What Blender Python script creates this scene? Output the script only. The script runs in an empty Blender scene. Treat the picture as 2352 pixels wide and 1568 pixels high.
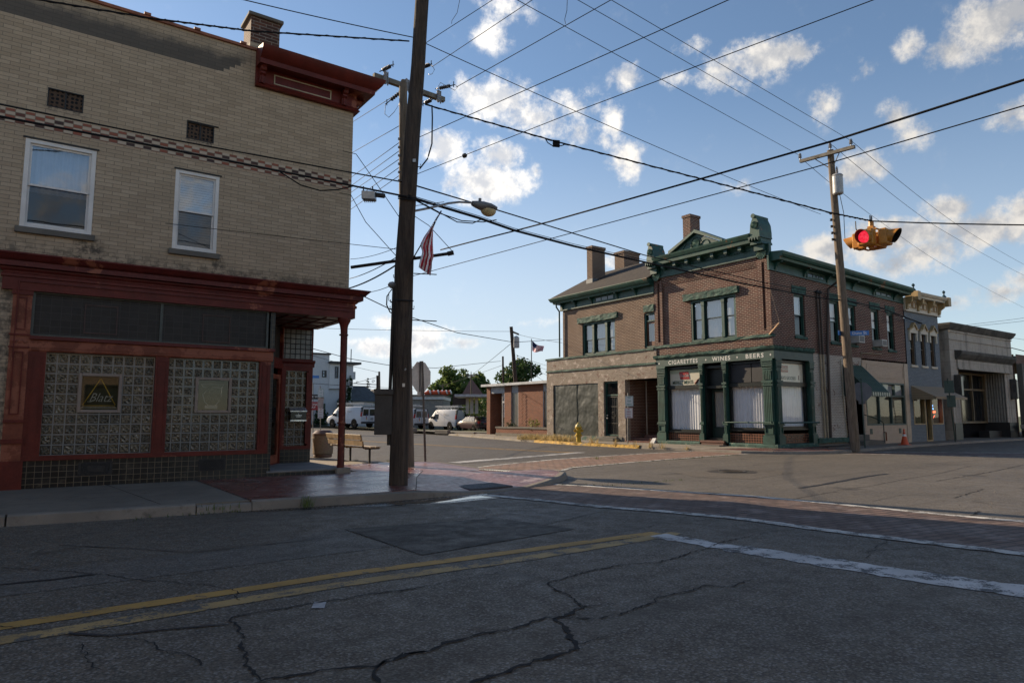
import bpy, bmesh, math, random
from mathutils import Vector, Matrix, Euler, noise as mnoise
random.seed(11)
sc = bpy.context.scene
COL = sc.collection
Rd = math.radians

# ------------------------------------------------------------------ camera model (24 mm lens, world X runs along the main street)
CAM_H, PITCH, AZ, FPX, CXP, CYP = 1.4, Rd(6.2), Rd(54.5), 1568.0, 1176.0, 784.0
_fh = Vector((math.cos(AZ), math.sin(AZ), 0)); RV = Vector((math.sin(AZ), -math.cos(AZ), 0)); ZV = Vector((0, 0, 1))
FV = _fh*math.cos(PITCH) + ZV*math.sin(PITCH); UV_ = -_fh*math.sin(PITCH) + ZV*math.cos(PITCH)
OV = Vector((0, 0, CAM_H))
def ray(x, y): return FV + RV*((x-CXP)/FPX) - UV_*((y-CYP)/FPX)
def at(x, y, d): return OV + ray(x, y)*d                    # point of the place at a given distance
def atz(x, y, z): r = ray(x, y); return OV + r*((z-CAM_H)/r.z)
def atx(x, y, X): r = ray(x, y); return OV + r*(X/r.x)
def aty(x, y, Y): r = ray(x, y); return OV + r*(Y/r.y)
SCL = 1.74149
def zm(reg, zw, pts, z=0.0):
    k = (reg[2]-reg[0])/zw
    return [atz((reg[0]+x*k)/SCL, (reg[1]+y*k)/SCL, z) for x, y in pts]

cam = bpy.data.cameras.new('camera'); cam.sensor_width = 36; cam.lens = 24.0; cam.clip_end = 3000; cam.clip_start = 0.05
co = bpy.data.objects.new('camera', cam); COL.objects.link(co)
co.matrix_world = Matrix(((RV.x, UV_.x, -FV.x, OV.x), (RV.y, UV_.y, -FV.y, OV.y), (RV.z, UV_.z, -FV.z, OV.z), (0, 0, 0, 1)))
sc.camera = co

# ------------------------------------------------------------------ object helpers
ORG = {}
def thing(name, label, cat, loc=(0, 0, 0), group=None):
    o = bpy.data.objects.new(name, None); COL.objects.link(o); o.location = loc; o.empty_display_size = .2
    ORG[o.name] = Vector(loc)
    return tag(o, label, cat, group)
def tag(o, label, cat, group=None):
    o['label'] = label; o['category'] = cat
    if group: o['group'] = group
    return o
def dup(root, loc=None, rotz=None, label=None, group=None, scale=None):
    r = root.copy(); COL.objects.link(r)
    def rec(a, b):
        for ch in list(a.children):
            c = ch.copy(); COL.objects.link(c); c.parent = b; rec(ch, c)
    rec(root, r)
    if loc is not None: r.location = loc
    if rotz is not None: r.rotation_euler = (0, 0, rotz)
    if label: r['label'] = label
    if group: r['group'] = group
    if scale: r.scale = scale
    return r

class MB:
    def __init__(s, fr=None): s.bm = bmesh.new(); s.fr = fr
    def v(s, p):
        if s.fr: p = s.fr(*p)
        return s.bm.verts.new(p)
    def face(s, vs):
        try: return s.bm.faces.new(vs)
        except ValueError: return None
    def quad(s, *p): return s.face([s.v(q) for q in p])
    def hexa(s, lo, hi):
        a = [s.v(p) for p in lo]; b = [s.v(p) for p in hi]; n = len(a)
        s.face(a[::-1]); s.face(b)
        for i in range(n): s.face((a[i], a[(i+1) % n], b[(i+1) % n], b[i]))
        return s
    def box(s, x0, y0, z0, x1, y1, z1):
        return s.hexa([(x0, y0, z0), (x1, y0, z0), (x1, y1, z0), (x0, y1, z0)], [(x0, y0, z1), (x1, y0, z1), (x1, y1, z1), (x0, y1, z1)])
    def ub(s, u0, u1, z0, z1, d0, d1): return s.box(u0, d0, z0, u1, d1, z1)       # facade box: along, height, out
    def poly(s, pts, d0, d1):                                                        # (u,z) outline pushed out d0..d1
        return s.hexa([(u, d0, z) for u, z in pts], [(u, d1, z) for u, z in pts])
    def prof(s, pts, u0, u1):                                                        # (d,z) outline run along u
        return s.hexa([(u0, d, z) for d, z in pts], [(u1, d, z) for d, z in pts])
    def ext(s, pts, z0, z1): return s.hexa([(p[0], p[1], z0) for p in pts], [(p[0], p[1], z1) for p in pts])
    def frame(s, u0, u1, z0, z1, w, d0, d1, wb=None):
        wb = w if wb is None else wb
        s.ub(u0, u0+w, z0, z1, d0, d1); s.ub(u1-w, u1, z0, z1, d0, d1)
        s.ub(u0+w, u1-w, z1-w, z1, d0, d1); s.ub(u0+w, u1-w, z0, z0+wb, d0, d1); return s
    def tube(s, path, r, n=6, cap=True):
        path = [Vector(p) for p in path]; m = len(path); rings = []
        for i, p in enumerate(path):
            t = (path[min(i+1, m-1)] - path[max(i-1, 0)]).normalized()
            a = t.cross(ZV if abs(t.z) < .9 else Vector((1, 0, 0))).normalized(); b = t.cross(a)
            rr = r[i] if isinstance(r, (list, tuple)) else r
            rings.append([s.v(p + (a*math.cos(2*math.pi*k/n) + b*math.sin(2*math.pi*k/n))*rr) for k in range(n)])
        for i in range(m-1):
            for k in range(n): s.face((rings[i][k], rings[i][(k+1) % n], rings[i+1][(k+1) % n], rings[i+1][k]))
        if cap: s.face(rings[0][::-1]); s.face(rings[-1])
        return s
    def lathe(s, prof, c=(0, 0, 0), n=16, axis='z', flat=1.0):
        rings = []
        for r, h in prof:
            ring = []
            for k in range(n):
                ca, sa = math.cos(2*math.pi*k/n)*r, math.sin(2*math.pi*k/n)*r*flat
                p = {'z': (ca, sa, h), 'y': (ca, h, sa), 'x': (h, ca, sa)}[axis]
                ring.append(s.v((c[0]+p[0], c[1]+p[1], c[2]+p[2])))
            rings.append(ring)
        for i in range(len(rings)-1):
            for k in range(n): s.face((rings[i][k], rings[i][(k+1) % n], rings[i+1][(k+1) % n], rings[i+1][k]))
        s.face(rings[0][::-1]); s.face(rings[-1]); return s
    def wall(s, u0, u1, z0, z1, holes=(), d=0.0, depth=.12):
        us = sorted({u0, u1, *[h[0] for h in holes], *[h[1] for h in holes]}); zs = sorted({z0, z1, *[h[2] for h in holes], *[h[3] for h in holes]})
        us = [u for u in us if u0 <= u <= u1]; zs = [z for z in zs if z0 <= z <= z1]
        g = {(u, z): s.v((u, d, z)) for u in us for z in zs}
        for i in range(len(us)-1):
            for j in range(len(zs)-1):
                cu, cz = (us[i]+us[i+1])/2, (zs[j]+zs[j+1])/2
                if any(h[0] < cu < h[1] and h[2] < cz < h[3] for h in holes): continue
                s.face((g[us[i], zs[j]], g[us[i+1], zs[j]], g[us[i+1], zs[j+1]], g[us[i], zs[j+1]]))
        for h in holes:
            a, b, c, e = h[:4]; a = max(a, u0); b = min(b, u1); c = max(c, z0); e = min(e, z1)
            for p, q in (((a, c), (a, e)), ((b, c), (b, e)), ((a, c), (b, c)), ((a, e), (b, e))):
                s.quad((p[0], d, p[1]), (q[0], d, q[1]), (q[0], d-depth, q[1]), (p[0], d-depth, p[1]))
        return s
    def sweep(s, pr, path, side=1):
        """profile (out, z) swept along a horizontal path with mitred corners"""
        pts = [Vector((p[0], p[1], 0)) for p in path]; m = len(pts); rings = []
        for i in range(m):
            ns = []
            for a, b in ((i-1, i), (i, i+1)):
                if a >= 0 and b < m:
                    t = (pts[b]-pts[a]).normalized(); ns.append(Vector((t.y, -t.x, 0))*side)
            nn = (ns[0]+ns[-1]).normalized(); k = 1/max(.3, nn.dot(ns[0]))
            rings.append([s.v((pts[i].x+nn.x*k*d, pts[i].y+nn.y*k*d, z)) for d, z in pr])
        q = len(pr)
        for i in range(m-1):
            for j in range(q): s.face((rings[i][j], rings[i][(j+1) % q], rings[i+1][(j+1) % q], rings[i+1][j]))
        s.face(rings[0]); s.face(rings[-1]); return s
    def rough(s, amp, cuts=3, sc_=6.0):
        """chip the whole mesh into rock-faced stone"""
        bmesh.ops.subdivide_edges(s.bm, edges=[e for e in s.bm.edges if e.calc_length() > .25], cuts=cuts, use_grid_fill=True)
        bmesh.ops.subdivide_edges(s.bm, edges=[e for e in s.bm.edges if e.calc_length() > .2], cuts=2, use_grid_fill=True)
        for v in s.bm.verts:
            n = mnoise.noise_vector(v.co*sc_); v.co += n*amp
        return s
    def build(s, name, mat, parent=None, smooth=False, bevel=0, recalc=True, uvs=True):
        bm = s.bm
        if recalc: bmesh.ops.recalc_face_normals(bm, faces=bm.faces)
        if bevel: bmesh.ops.bevel(bm, geom=list(bm.edges), offset=bevel, segments=1, affect='EDGES', clamp_overlap=True)
        bm.normal_update()
        if uvs:
            ul = bm.loops.layers.uv.new('uv')
            for f in bm.faces:
                n = f.normal; ax, ay, az = abs(n.x), abs(n.y), abs(n.z)
                hx = (n.y, -n.x)
                for l in f.loops:
                    c = l.vert.co
                    if az > ax and az > ay: uv = (c.x, c.y)
                    elif ax > 3*ay: uv = (c.y, c.z)
                    elif ay > 3*ax: uv = (c.x, c.z)
                    else:
                        L = math.hypot(*hx) or 1; uv = ((c.x*hx[0]+c.y*hx[1])/L, c.z)
                    l[ul].uv = uv
        org = Vector((0, 0, 0))
        if parent is not None:
            root = parent
            while root.parent: root = root.parent
            org = ORG.get(root.name, Vector((0, 0, 0)))
        if org.length: bmesh.ops.translate(bm, verts=bm.verts, vec=-org)
        me = bpy.data.meshes.new(name); bm.to_mesh(me); bm.free()
        if smooth:
            for p in me.polygons: p.use_smooth = True
            if smooth != 'all':
                try: me.set_sharp_from_angle(angle=Rd(40))
                except Exception: pass
        o = bpy.data.objects.new(name, me); COL.objects.link(o)
        for m_ in (mat if isinstance(mat, (list, tuple)) else [mat]): me.materials.append(m_)
        if parent is not None: o.parent = parent
        return o

def text(body, size, pos, xdir, ydir, mat, name='lettering', parent=None, thick=.002, align='CENTER', bold=0.0, shear=0.0, sx=1.0, spacing=1.0):
    cu = bpy.data.curves.new('t', 'FONT'); cu.body = body; cu.size = size; cu.align_x = align; cu.align_y = 'CENTER'
    cu.extrude = thick; cu.offset = bold*size; cu.shear = shear; cu.space_character = spacing; cu.resolution_u = 3; cu.space_line = .9
    tmp = bpy.data.objects.new('t', cu); COL.objects.link(tmp)
    dg = bpy.context.evaluated_depsgraph_get(); me = bpy.data.meshes.new_from_object(tmp.evaluated_get(dg))
    bpy.data.objects.remove(tmp); bpy.data.curves.remove(cu)
    x = Vector(xdir).normalized(); y = Vector(ydir).normalized(); z = x.cross(y)
    org = Vector((0, 0, 0))
    if parent is not None:
        root = parent
        while root.parent: root = root.parent
        org = ORG.get(root.name, org)
    p = Vector(pos) - org
    for v in me.vertices: v.co = p + x*(v.co.x*sx) + y*v.co.y + z*v.co.z
    me.name = name; me.materials.clear(); me.materials.append(mat)
    o = bpy.data.objects.new(name, me); COL.objects.link(o)
    if parent is not None: o.parent = parent
    return o

# ------------------------------------------------------------------ materials
class NT:
    def __init__(s, name):
        s.m = bpy.data.materials.new(name); s.m.use_nodes = True; s.t = s.m.node_tree; s.t.nodes.clear()
        s.out = s.n('ShaderNodeOutputMaterial')
    def n(s, ty, **kw):
        nd = s.t.nodes.new(ty)
        for k, v in kw.items(): setattr(nd, k, v)
        return nd
    def l(s, a, b): s.t.links.new(a, b)
    def inp(s, nd, k, val):
        if hasattr(val, 'is_linked') or isinstance(val, bpy.types.NodeSocket): s.l(val, nd.inputs[k])
        else: nd.inputs[k].default_value = val
    def math(s, op, a, b=0.0, c=None, clamp=False):
        nd = s.n('ShaderNodeMath', operation=op, use_clamp=clamp); s.inp(nd, 0, a); s.inp(nd, 1, b)
        if c is not None: s.inp(nd, 2, c)
        return nd.outputs[0]
    def mix(s, f, a, b, blend='MIX'):
        nd = s.n('ShaderNodeMix', data_type='RGBA', blend_type=blend); s.inp(nd, 0, f)
        for k, v in ((6, a), (7, b)): s.inp(nd, k, v if isinstance(v, bpy.types.NodeSocket) else (*v[:3], 1))
        return nd.outputs[2]
    def coord(s, which='Object', sc_=None):
        o = s.n('ShaderNodeTexCoord').outputs[which]
        if sc_:
            mp = s.n('ShaderNodeMapping'); mp.inputs['Scale'].default_value = sc_; s.l(o, mp.inputs[0]); return mp.outputs[0]
        return o
    def noise(s, vec, scale, detail=4, rough=.55, dist=0.0):
        nd = s.n('ShaderNodeTexNoise'); s.l(vec, nd.inputs['Vector']); nd.inputs['Scale'].default_value = scale
        nd.inputs['Detail'].default_value = detail; nd.inputs['Roughness'].default_value = rough; nd.inputs['Distortion'].default_value = dist
        return nd.outputs[0]
    def ramp(s, f, lo, hi, a=0.0, b=1.0):
        nd = s.n('ShaderNodeMapRange', clamp=True); nd.interpolation_type = 'SMOOTHSTEP'; s.inp(nd, 0, f)
        for k, v in zip((1, 2, 3, 4), (lo, hi, a, b)): s.inp(nd, k, v)
        return nd.outputs[0]
    def bump(s, h, strength=.3, dist=.02, nrm=None):
        nd = s.n('ShaderNodeBump'); nd.inputs['Strength'].default_value = strength; nd.inputs['Distance'].default_value = dist; s.l(h, nd.inputs['Height'])
        if nrm is not None: s.l(nrm, nd.inputs['Normal'])
        return nd.outputs[0]
    def bsdf(s, col, rough=.6, metal=0.0, nrm=None, spec=.5, emit=None, es=0.0):
        b = s.n('ShaderNodeBsdfPrincipled'); s.inp(b, 'Base Color', col if isinstance(col, bpy.types.NodeSocket) else (*col[:3], 1)); s.inp(b, 'Roughness', rough)
        s.inp(b, 'Metallic', metal); b.inputs['Specular IOR Level'].default_value = spec
        if nrm is not None: s.l(nrm, b.inputs['Normal'])
        if emit is not None:
            s.inp(b, 'Emission Color', emit if isinstance(emit, bpy.types.NodeSocket) else (*emit[:3], 1)); s.inp(b, 'Emission Strength', es)
        s.l(b.outputs[0], s.out.inputs[0]); return s.m
def k3(c, f): return tuple(max(0, min(1, v*f)) for v in c[:3])
def P(name, col, rough=.6, metal=0.0, var=.18, vs=2.5, bump=0.12, bs=30, spec=.4, dirt=None, wear=None):
    """weathered single-colour material; dirt = (colour, threshold), wear = (colour, threshold, scale)"""
    t = NT(name); c = t.coord()
    n1 = t.noise(c, vs, 6, .6); n2 = t.noise(c, vs*9, 4, .6)
    col_ = t.mix(t.ramp(n1, .3, .7), k3(col, 1-var), k3(col, 1+var))
    col_ = t.mix(t.ramp(n2, .35, .75, 0, .35), col_, k3(col, 1-var*1.8))
    if dirt: col_ = t.mix(t.ramp(t.noise(c, vs*1.7, 7, .65), dirt[1], dirt[1]+.14, 0, .8), col_, dirt[0])
    if wear: col_ = t.mix(t.ramp(t.noise(c, wear[2], 8, .7), wear[1], wear[1]+.04), col_, wear[0])
    rr = t.ramp(n2, .2, .8, max(.02, rough-.1), min(1, rough+.12))
    nb = t.bump(t.noise(c, bs, 5, .6), bump, .02) if bump else None
    return t.bsdf(col_, rr, metal, nb, spec)
def brick(name, c1, c2, mortar, bw=.21, bh=.072, ms=.010, bumpv=.5, var=.25, stain=None, paint=None, extra=None, rough=.85):
    """stain = (colour, threshold, scale); paint = (colour, threshold, scale): remnants of paint; extra(t, uv, colour) -> colour"""
    t = NT(name); uv = t.coord('UV'); ob = t.coord()
    wob = t.n('ShaderNodeVectorMath', operation='MULTIPLY_ADD'); nz = t.n('ShaderNodeTexNoise'); t.l(uv, nz.inputs['Vector']); nz.inputs['Scale'].default_value = 9
    t.l(nz.outputs[1], wob.inputs[0]); wob.inputs[1].default_value = (.006, .006, 0); t.l(uv, wob.inputs[2])
    b = t.n('ShaderNodeTexBrick'); t.l(wob.outputs[0], b.inputs['Vector']); b.offset = .5
    for k, v in (('Scale', 1.0), ('Brick Width', bw), ('Row Height', bh), ('Mortar Size', ms), ('Mortar Smooth', .15), ('Bias', 0.0)): b.inputs[k].default_value = v
    b.inputs['Color1'].default_value = (*c1, 1); b.inputs['Color2'].default_value = (*c2, 1); b.inputs['Mortar'].default_value = (*mortar, 1)
    n1 = t.noise(ob, 1.3, 7, .62); n2 = t.noise(ob, 28, 4, .6)
    col = t.mix(t.ramp(n1, .3, .72, 0, var*1.6), b.outputs[0], k3(c1, .55), 'MIX')
    col = t.mix(t.ramp(n2, .3, .8, 0, .3), col, k3(c2, .6))
    if stain: col = t.mix(t.ramp(t.noise(ob, stain[2], 8, .68), stain[1], stain[1]+.15, 0, .85), col, stain[0])
    if paint: col = t.mix(t.ramp(t.noise(ob, paint[2], 9, .72), paint[1], paint[1]+.06, 0, .9), col, paint[0])
    if extra: col = extra(t, uv, col)
    h = t.math('SUBTRACT', t.math('MULTIPLY', n2, .5), b.outputs['Fac'])
    return t.bsdf(col, rough, 0, t.bump(h, bumpv, .012), .3)
def tile(name, c, grout, w, h, ms=.006, rough=.15, var=.3, bumpv=.25, spec=.5, c2=None):
    t = NT(name); uv = t.coord('UV'); ob = t.coord()
    b = t.n('ShaderNodeTexBrick'); t.l(uv, b.inputs['Vector']); b.offset = 0
    for k, v in (('Scale', 1.0), ('Brick Width', w), ('Row Height', h), ('Mortar Size', ms), ('Mortar Smooth', .1), ('Bias', 0.0)): b.inputs[k].default_value = v
    b.inputs['Color1'].default_value = (*k3(c, 1-var), 1); b.inputs['Color2'].default_value = (*(c2 or k3(c, 1+var)), 1); b.inputs['Mortar'].default_value = (*grout, 1)
    col = t.mix(t.ramp(t.noise(ob, 5, 7, .65), .5, .8, 0, .45), b.outputs[0], grout)
    return t.bsdf(col, t.ramp(b.outputs['Fac'], 0, 1, rough, .8), 0, t.bump(t.math('SUBTRACT', t.math('MULTIPLY', t.noise(ob, 3, 3), .4), b.outputs['Fac']), bumpv, .01), spec)
def glass(name, tint=(.75, .8, .82), refl=.12, wob=.05):
    """thin window glass: clear with a mirror reflection that grows towards grazing"""
    t = NT(name); ob = t.coord()
    nb = t.bump(t.noise(ob, 1.2, 2), wob, .05)
    fr = t.n('ShaderNodeLayerWeight'); t.l(nb, fr.inputs['Normal'])
    fac = t.math('ADD', t.math('MULTIPLY', t.math('POWER', fr.outputs['Facing'], 5.0), .95), .05+refl, clamp=True)
    g = t.n('ShaderNodeBsdfGlossy'); g.inputs['Roughness'].default_value = .015; t.l(nb, g.inputs['Normal'])
    tr = t.n('ShaderNodeBsdfTransparent'); tr.inputs[0].default_value = (*tint, 1)
    mx = t.n('ShaderNodeMixShader'); t.l(fac, mx.inputs[0]); t.l(tr.outputs[0], mx.inputs[1]); t.l(g.outputs[0], mx.inputs[2]); t.l(mx.outputs[0], t.out.inputs[0])
    return t.m
def E(name, col, es):
    t = NT(name); return t.bsdf(k3(col, .6), .4, 0, None, .4, col, es)
# ------------------------------------------------------------------ light and sky
SUN_AZ, SUN_EL = Rd(18), Rd(22)            # azimuth measured from +Y towards -X
SDIR = Vector((-math.sin(SUN_AZ)*math.cos(SUN_EL), math.cos(SUN_AZ)*math.cos(SUN_EL), math.sin(SUN_EL)))
sl = bpy.data.lights.new('sun', 'SUN'); sl.energy = 5.0; sl.angle = Rd(.55); sl.color = (1.0, .80, .56)
so = bpy.data.objects.new('sun', sl); COL.objects.link(so); so.rotation_euler = SDIR.to_track_quat('Z', 'Y').to_euler(); so.location = (-60, 150, 70)

W = bpy.data.worlds.new('World'); sc.world = W; W.use_nodes = True; wt = W.node_tree; wt.nodes.clear()
def wn(ty, **kw):
    nd = wt.nodes.new(ty)
    for k, v in kw.items(): setattr(nd, k, v)
    return nd
def wmath(op, a, b=0.0, clamp=False):
    nd = wn('ShaderNodeMath', operation=op, use_clamp=clamp)
    for i, v in ((0, a), (1, b)):
        if isinstance(v, bpy.types.NodeSocket): wt.links.new(v, nd.inputs[i])
        else: nd.inputs[i].default_value = v
    return nd.outputs[0]
sky = wn('ShaderNodeTexSky', sky_type='NISHITA', sun_disc=False, sun_elevation=SUN_EL, sun_rotation=-SUN_AZ, altitude=100, air_density=1.0, dust_density=.15, ozone_density=1.8)
geo = wn('ShaderNodeTexCoord').outputs['Generated']
# clouds: clumps at fixed bearings in the sky, broken up by noise
CL = [(1150,25,60,45,.55),(1130,75,40,30,.45),(1145,225,90,55,1),(1090,210,50,45,.9),(1220,275,95,40,.9),(1310,245,55,35,.6),(1330,300,40,40,.5),(1015,335,60,38,.9),(1140,360,60,40,.9),(1120,420,100,55,1.1),(1225,390,25,30,.6),
 (1440,365,45,50,.8),(1410,270,28,42,.6),(1395,325,25,22,.5),(1440,185,45,32,.8),(1745,140,95,45,1.1),(1660,165,60,45,.9),(1820,130,45,30,.9),(1580,105,40,18,.45),(1560,190,45,18,.3),(2270,70,100,70,1.1),(2190,120,60,40,.7),(2330,30,70,60,1.1),(2090,105,28,30,.55),(1995,160,26,26,.4),
 (1890,245,30,38,.6),(2055,275,32,40,.7),(2075,325,50,25,.6),(1970,390,55,38,1),(2335,270,50,32,.9),(2180,480,65,32,1),(2270,520,120,48,1.1),(2030,545,150,42,1.05),(1900,570,80,38,1),(2110,585,90,40,1.05),(2340,490,70,40,1),(2310,665,60,32,.9),(2340,640,50,25,.8),(2195,690,25,16,.6),
 (1700,432,35,16,.45),(1425,600,40,16,.5),(882,735,30,20,.8),(870,795,70,22,1),(965,785,60,32,1.1),(930,800,80,20,.9),(1060,785,38,18,.7),(1045,757,30,9,.35),(1240,740,40,8,.25),(700,700,90,30,.8),(560,640,120,40,.8),(380,760,160,40,.8),(850,1000,200,20,.2)]
dom = wn('ShaderNodeTexNoise'); wt.links.new(geo, dom.inputs['Vector']); dom.inputs['Scale'].default_value = 9; dom.inputs['Detail'].default_value = 5
wob = wn('ShaderNodeVectorMath', operation='MULTIPLY_ADD'); wt.links.new(dom.outputs[1], wob.inputs[0]); wob.inputs[1].default_value = (.035, .035, .035)
wt.links.new(geo, wob.inputs[2])
off = wn('ShaderNodeVectorMath', operation='SUBTRACT'); wt.links.new(wob.outputs[0], off.inputs[0]); off.inputs[1].default_value = (.0175, .0175, .0175)
dv = off.outputs[0]
acc = None; low = None
for (x, y, rx, ry, amp) in CL:
    c = ray(x, y); L = c.length; c = c.normalized()
    rr = Vector((c.y, -c.x, 0)).normalized(); uu = rr.cross(c).normalized()
    mt = Matrix((rr, uu, -c)).transposed().to_euler()
    mp = wn('ShaderNodeMapping', vector_type='TEXTURE'); wt.links.new(dv, mp.inputs[0])
    mp.inputs['Location'].default_value = c; mp.inputs['Rotation'].default_value = mt; mp.inputs['Scale'].default_value = (rx*1.16/FPX/L, ry*1.16/FPX/L, 1.0)
    ln = wn('ShaderNodeVectorMath', operation='LENGTH'); wt.links.new(mp.outputs[0], ln.inputs[0])
    d = wmath('MULTIPLY', wmath('SUBTRACT', 1.0, ln.outputs['Value']), amp)
    acc = d if acc is None else wmath('SMOOTH_MAX' if False else 'MAXIMUM', acc, d)
def wnoise(vec, s, det, ro):
    nd = wn('ShaderNodeTexNoise'); wt.links.new(vec, nd.inputs['Vector']); nd.inputs['Scale'].default_value = s; nd.inputs['Detail'].default_value = det; nd.inputs['Roughness'].default_value = ro
    return nd.outputs[0]
def wramp(f, lo, hi, a=0.0, b=1.0):
    nd = wn('ShaderNodeMapRange', clamp=True, interpolation_type='SMOOTHSTEP'); wt.links.new(f, nd.inputs[0])
    for k, v in zip((1, 2, 3, 4), (lo, hi, a, b)): nd.inputs[k].default_value = v
    return nd.outputs[0]
# light scattered cover for the rest of the sky (seen only in reflections)
sep = wn('ShaderNodeSeparateXYZ'); wt.links.new(geo, sep.inputs[0])
back = wn('ShaderNodeVectorMath', operation='DOT_PRODUCT'); wt.links.new(geo, back.inputs[0]); back.inputs[1].default_value = _fh
bg_c = wmath('MULTIPLY', wramp(wnoise(geo, 3.2, 2, .5), .5, .75), wramp(back.outputs['Value'], .35, .15, 0, .8))
acc = wmath('MAXIMUM', acc, wmath('SUBTRACT', bg_c, .25))
f1 = wnoise(geo, 27, 10, .66)
dens = wmath('ADD', wmath('MAXIMUM', acc, -.8), wmath('MULTIPLY', wmath('SUBTRACT', f1, .5), 2.5))
alpha = wmath('MULTIPLY', wramp(dens, -.10, .78), wramp(acc, -.35, .12))
lit = wn('ShaderNodeVectorMath', operation='ADD'); wt.links.new(geo, lit.inputs[0]); lit.inputs[1].default_value = SDIR*.028
f2 = wnoise(lit.outputs[0], 27, 6, .62)
shade = wmath('ADD', wmath('MULTIPLY', wmath('SUBTRACT', f1, f2), 1.6), wmath('MULTIPLY', dens, -.28))
sunny = wramp(shade, -.42, .12)
tosun = wn('ShaderNodeVectorMath', operation='DOT_PRODUCT'); wt.links.new(geo, tosun.inputs[0]); tosun.inputs[1].default_value = SDIR
glow = wramp(tosun.outputs['Value'], .15, .95, .86, 1.5)
cc = wn('ShaderNodeMix', data_type='RGBA'); wt.links.new(sunny, cc.inputs[0]); cc.inputs[6].default_value = (.56, .575, .61, 1); cc.inputs[7].default_value = (1.0, .95, .88, 1)
cs = wn('ShaderNodeVectorMath', operation='SCALE'); wt.links.new(cc.outputs[2], cs.inputs[0]); wt.links.new(wmath('MULTIPLY', glow, 6.4), cs.inputs['Scale'])
hz = wmath('MULTIPLY', wramp(sep.outputs['Z'], .46, -.02), wramp(tosun.outputs['Value'], -.3, .9, .26, .95))
hm = wn('ShaderNodeMix', data_type='RGBA'); wt.links.new(hz, hm.inputs[0]); wt.links.new(sky.outputs[0], hm.inputs[6]); hm.inputs[7].default_value = (4.5, 4.95, 5.6, 1)
mx = wn('ShaderNodeMix', data_type='RGBA'); wt.links.new(alpha, mx.inputs[0]); wt.links.new(hm.outputs[2], mx.inputs[6]); wt.links.new(cs.outputs[0], mx.inputs[7])
bgn = wn('ShaderNodeBackground'); wt.links.new(mx.outputs[2], bgn.inputs[0]); bgn.inputs[1].default_value = .095
wo = wn('ShaderNodeOutputWorld'); wt.links.new(bgn.outputs[0], wo.inputs[0])
sc.view_settings.view_transform = 'Standard'; sc.view_settings.look = 'None'; sc.view_settings.exposure = 0.68; sc.view_settings.gamma = 1
sc.cycles.use_denoising = True
sc.cycles.max_bounces = 7; sc.cycles.transparent_max_bounces = 24; sc.cycles.caustics_reflective = False; sc.cycles.caustics_refractive = False

# ------------------------------------------------------------------ ground materials
def asphalt(name, base, speck=.5, warm=0.0, crackle=.0, sheen=.55):
    t = NT(name); c = t.coord()
    big = t.noise(c, .35, 6, .6); mid = t.noise(c, 3.5, 6, .65); fine = t.noise(c, 75, 3, .7)
    v = t.n('ShaderNodeTexVoronoi'); t.l(c, v.inputs['Vector']); v.inputs['Scale'].default_value = 62
    st = t.ramp(v.outputs['Color'], .50, .85)
    col = t.mix(t.ramp(big, .3, .7), k3(base, .78), k3(base, 1.2))
    col = t.mix(t.ramp(mid, .35, .75, 0, .5), col, k3(base, .62))
    col = t.mix(t.math('MULTIPLY', st, speck), col, (.34, .325, .30)); col = t.mix(t.ramp(v.outputs['Distance'], .45, .75, 0, .7), col, k3(base, .25))
    col = t.mix(t.ramp(fine, .5, .75, 0, .6), col, k3(base, .3))
    stv = t.coord('Object', (.12, 2.2, 1)); stain = t.ramp(t.noise(stv, 1.0, 6, .6), .50, .68, 0, .5)
    col = t.mix(stain, col, k3(base, .5)); col = t.mix(t.ramp(t.noise(c, .9, 3, .5), .64, .70, 0, .55), col, k3(base, .3))
    h = t.math('ADD', t.math('MULTIPLY', fine, .6), t.math('MULTIPLY', v.outputs['Distance'], .8))
    return t.bsdf(col, t.ramp(mid, .3, .7, sheen, sheen+.25), 0, t.bump(h, .55, .012), .4)
M_ASP = asphalt('asphalt_old', (.124, .101, .074), .46)
M_ASP2 = asphalt('asphalt_patch', (.044, .037, .029), .10)
M_ASP3 = asphalt('asphalt_pale', (.128, .112, .092), .42)
M_ASPB = asphalt('asphalt_side_street', (.092, .080, .068), .12, sheen=.6)
M_CRACK = P('crack_dark', (.012, .012, .013), .95, bump=0)
M_TAR = P('tar_seal', (.022, .022, .024), .5, bump=.05)
def concrete(name, base, dirt=(.10, .095, .085), rough=.85):
    t = NT(name); c = t.coord()
    col = t.mix(t.ramp(t.noise(c, .8, 7, .65), .3, .7), k3(base, .72), k3(base, 1.12))
    col = t.mix(t.ramp(t.noise(c, 4.5, 8, .7), .52, .72, 0, .7), col, dirt)
    col = t.mix(t.ramp(t.noise(c, 90, 3, .6), .5, .8, 0, .4), col, k3(base, .5))
    return t.bsdf(col, rough, 0, t.bump(t.noise(c, 60, 6, .7), .3, .01), .4)
M_CONC = concrete('sidewalk_concrete', (.165, .145, .118), (.07, .06, .05))
M_KERB = concrete('kerb_concrete', (.215, .19, .16), (.08, .07, .06))
M_CONCW = concrete('walk_concrete_sunny', (.27, .235, .19))  # paler copy of the sidewalk concrete, sunlight put into the colour
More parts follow.
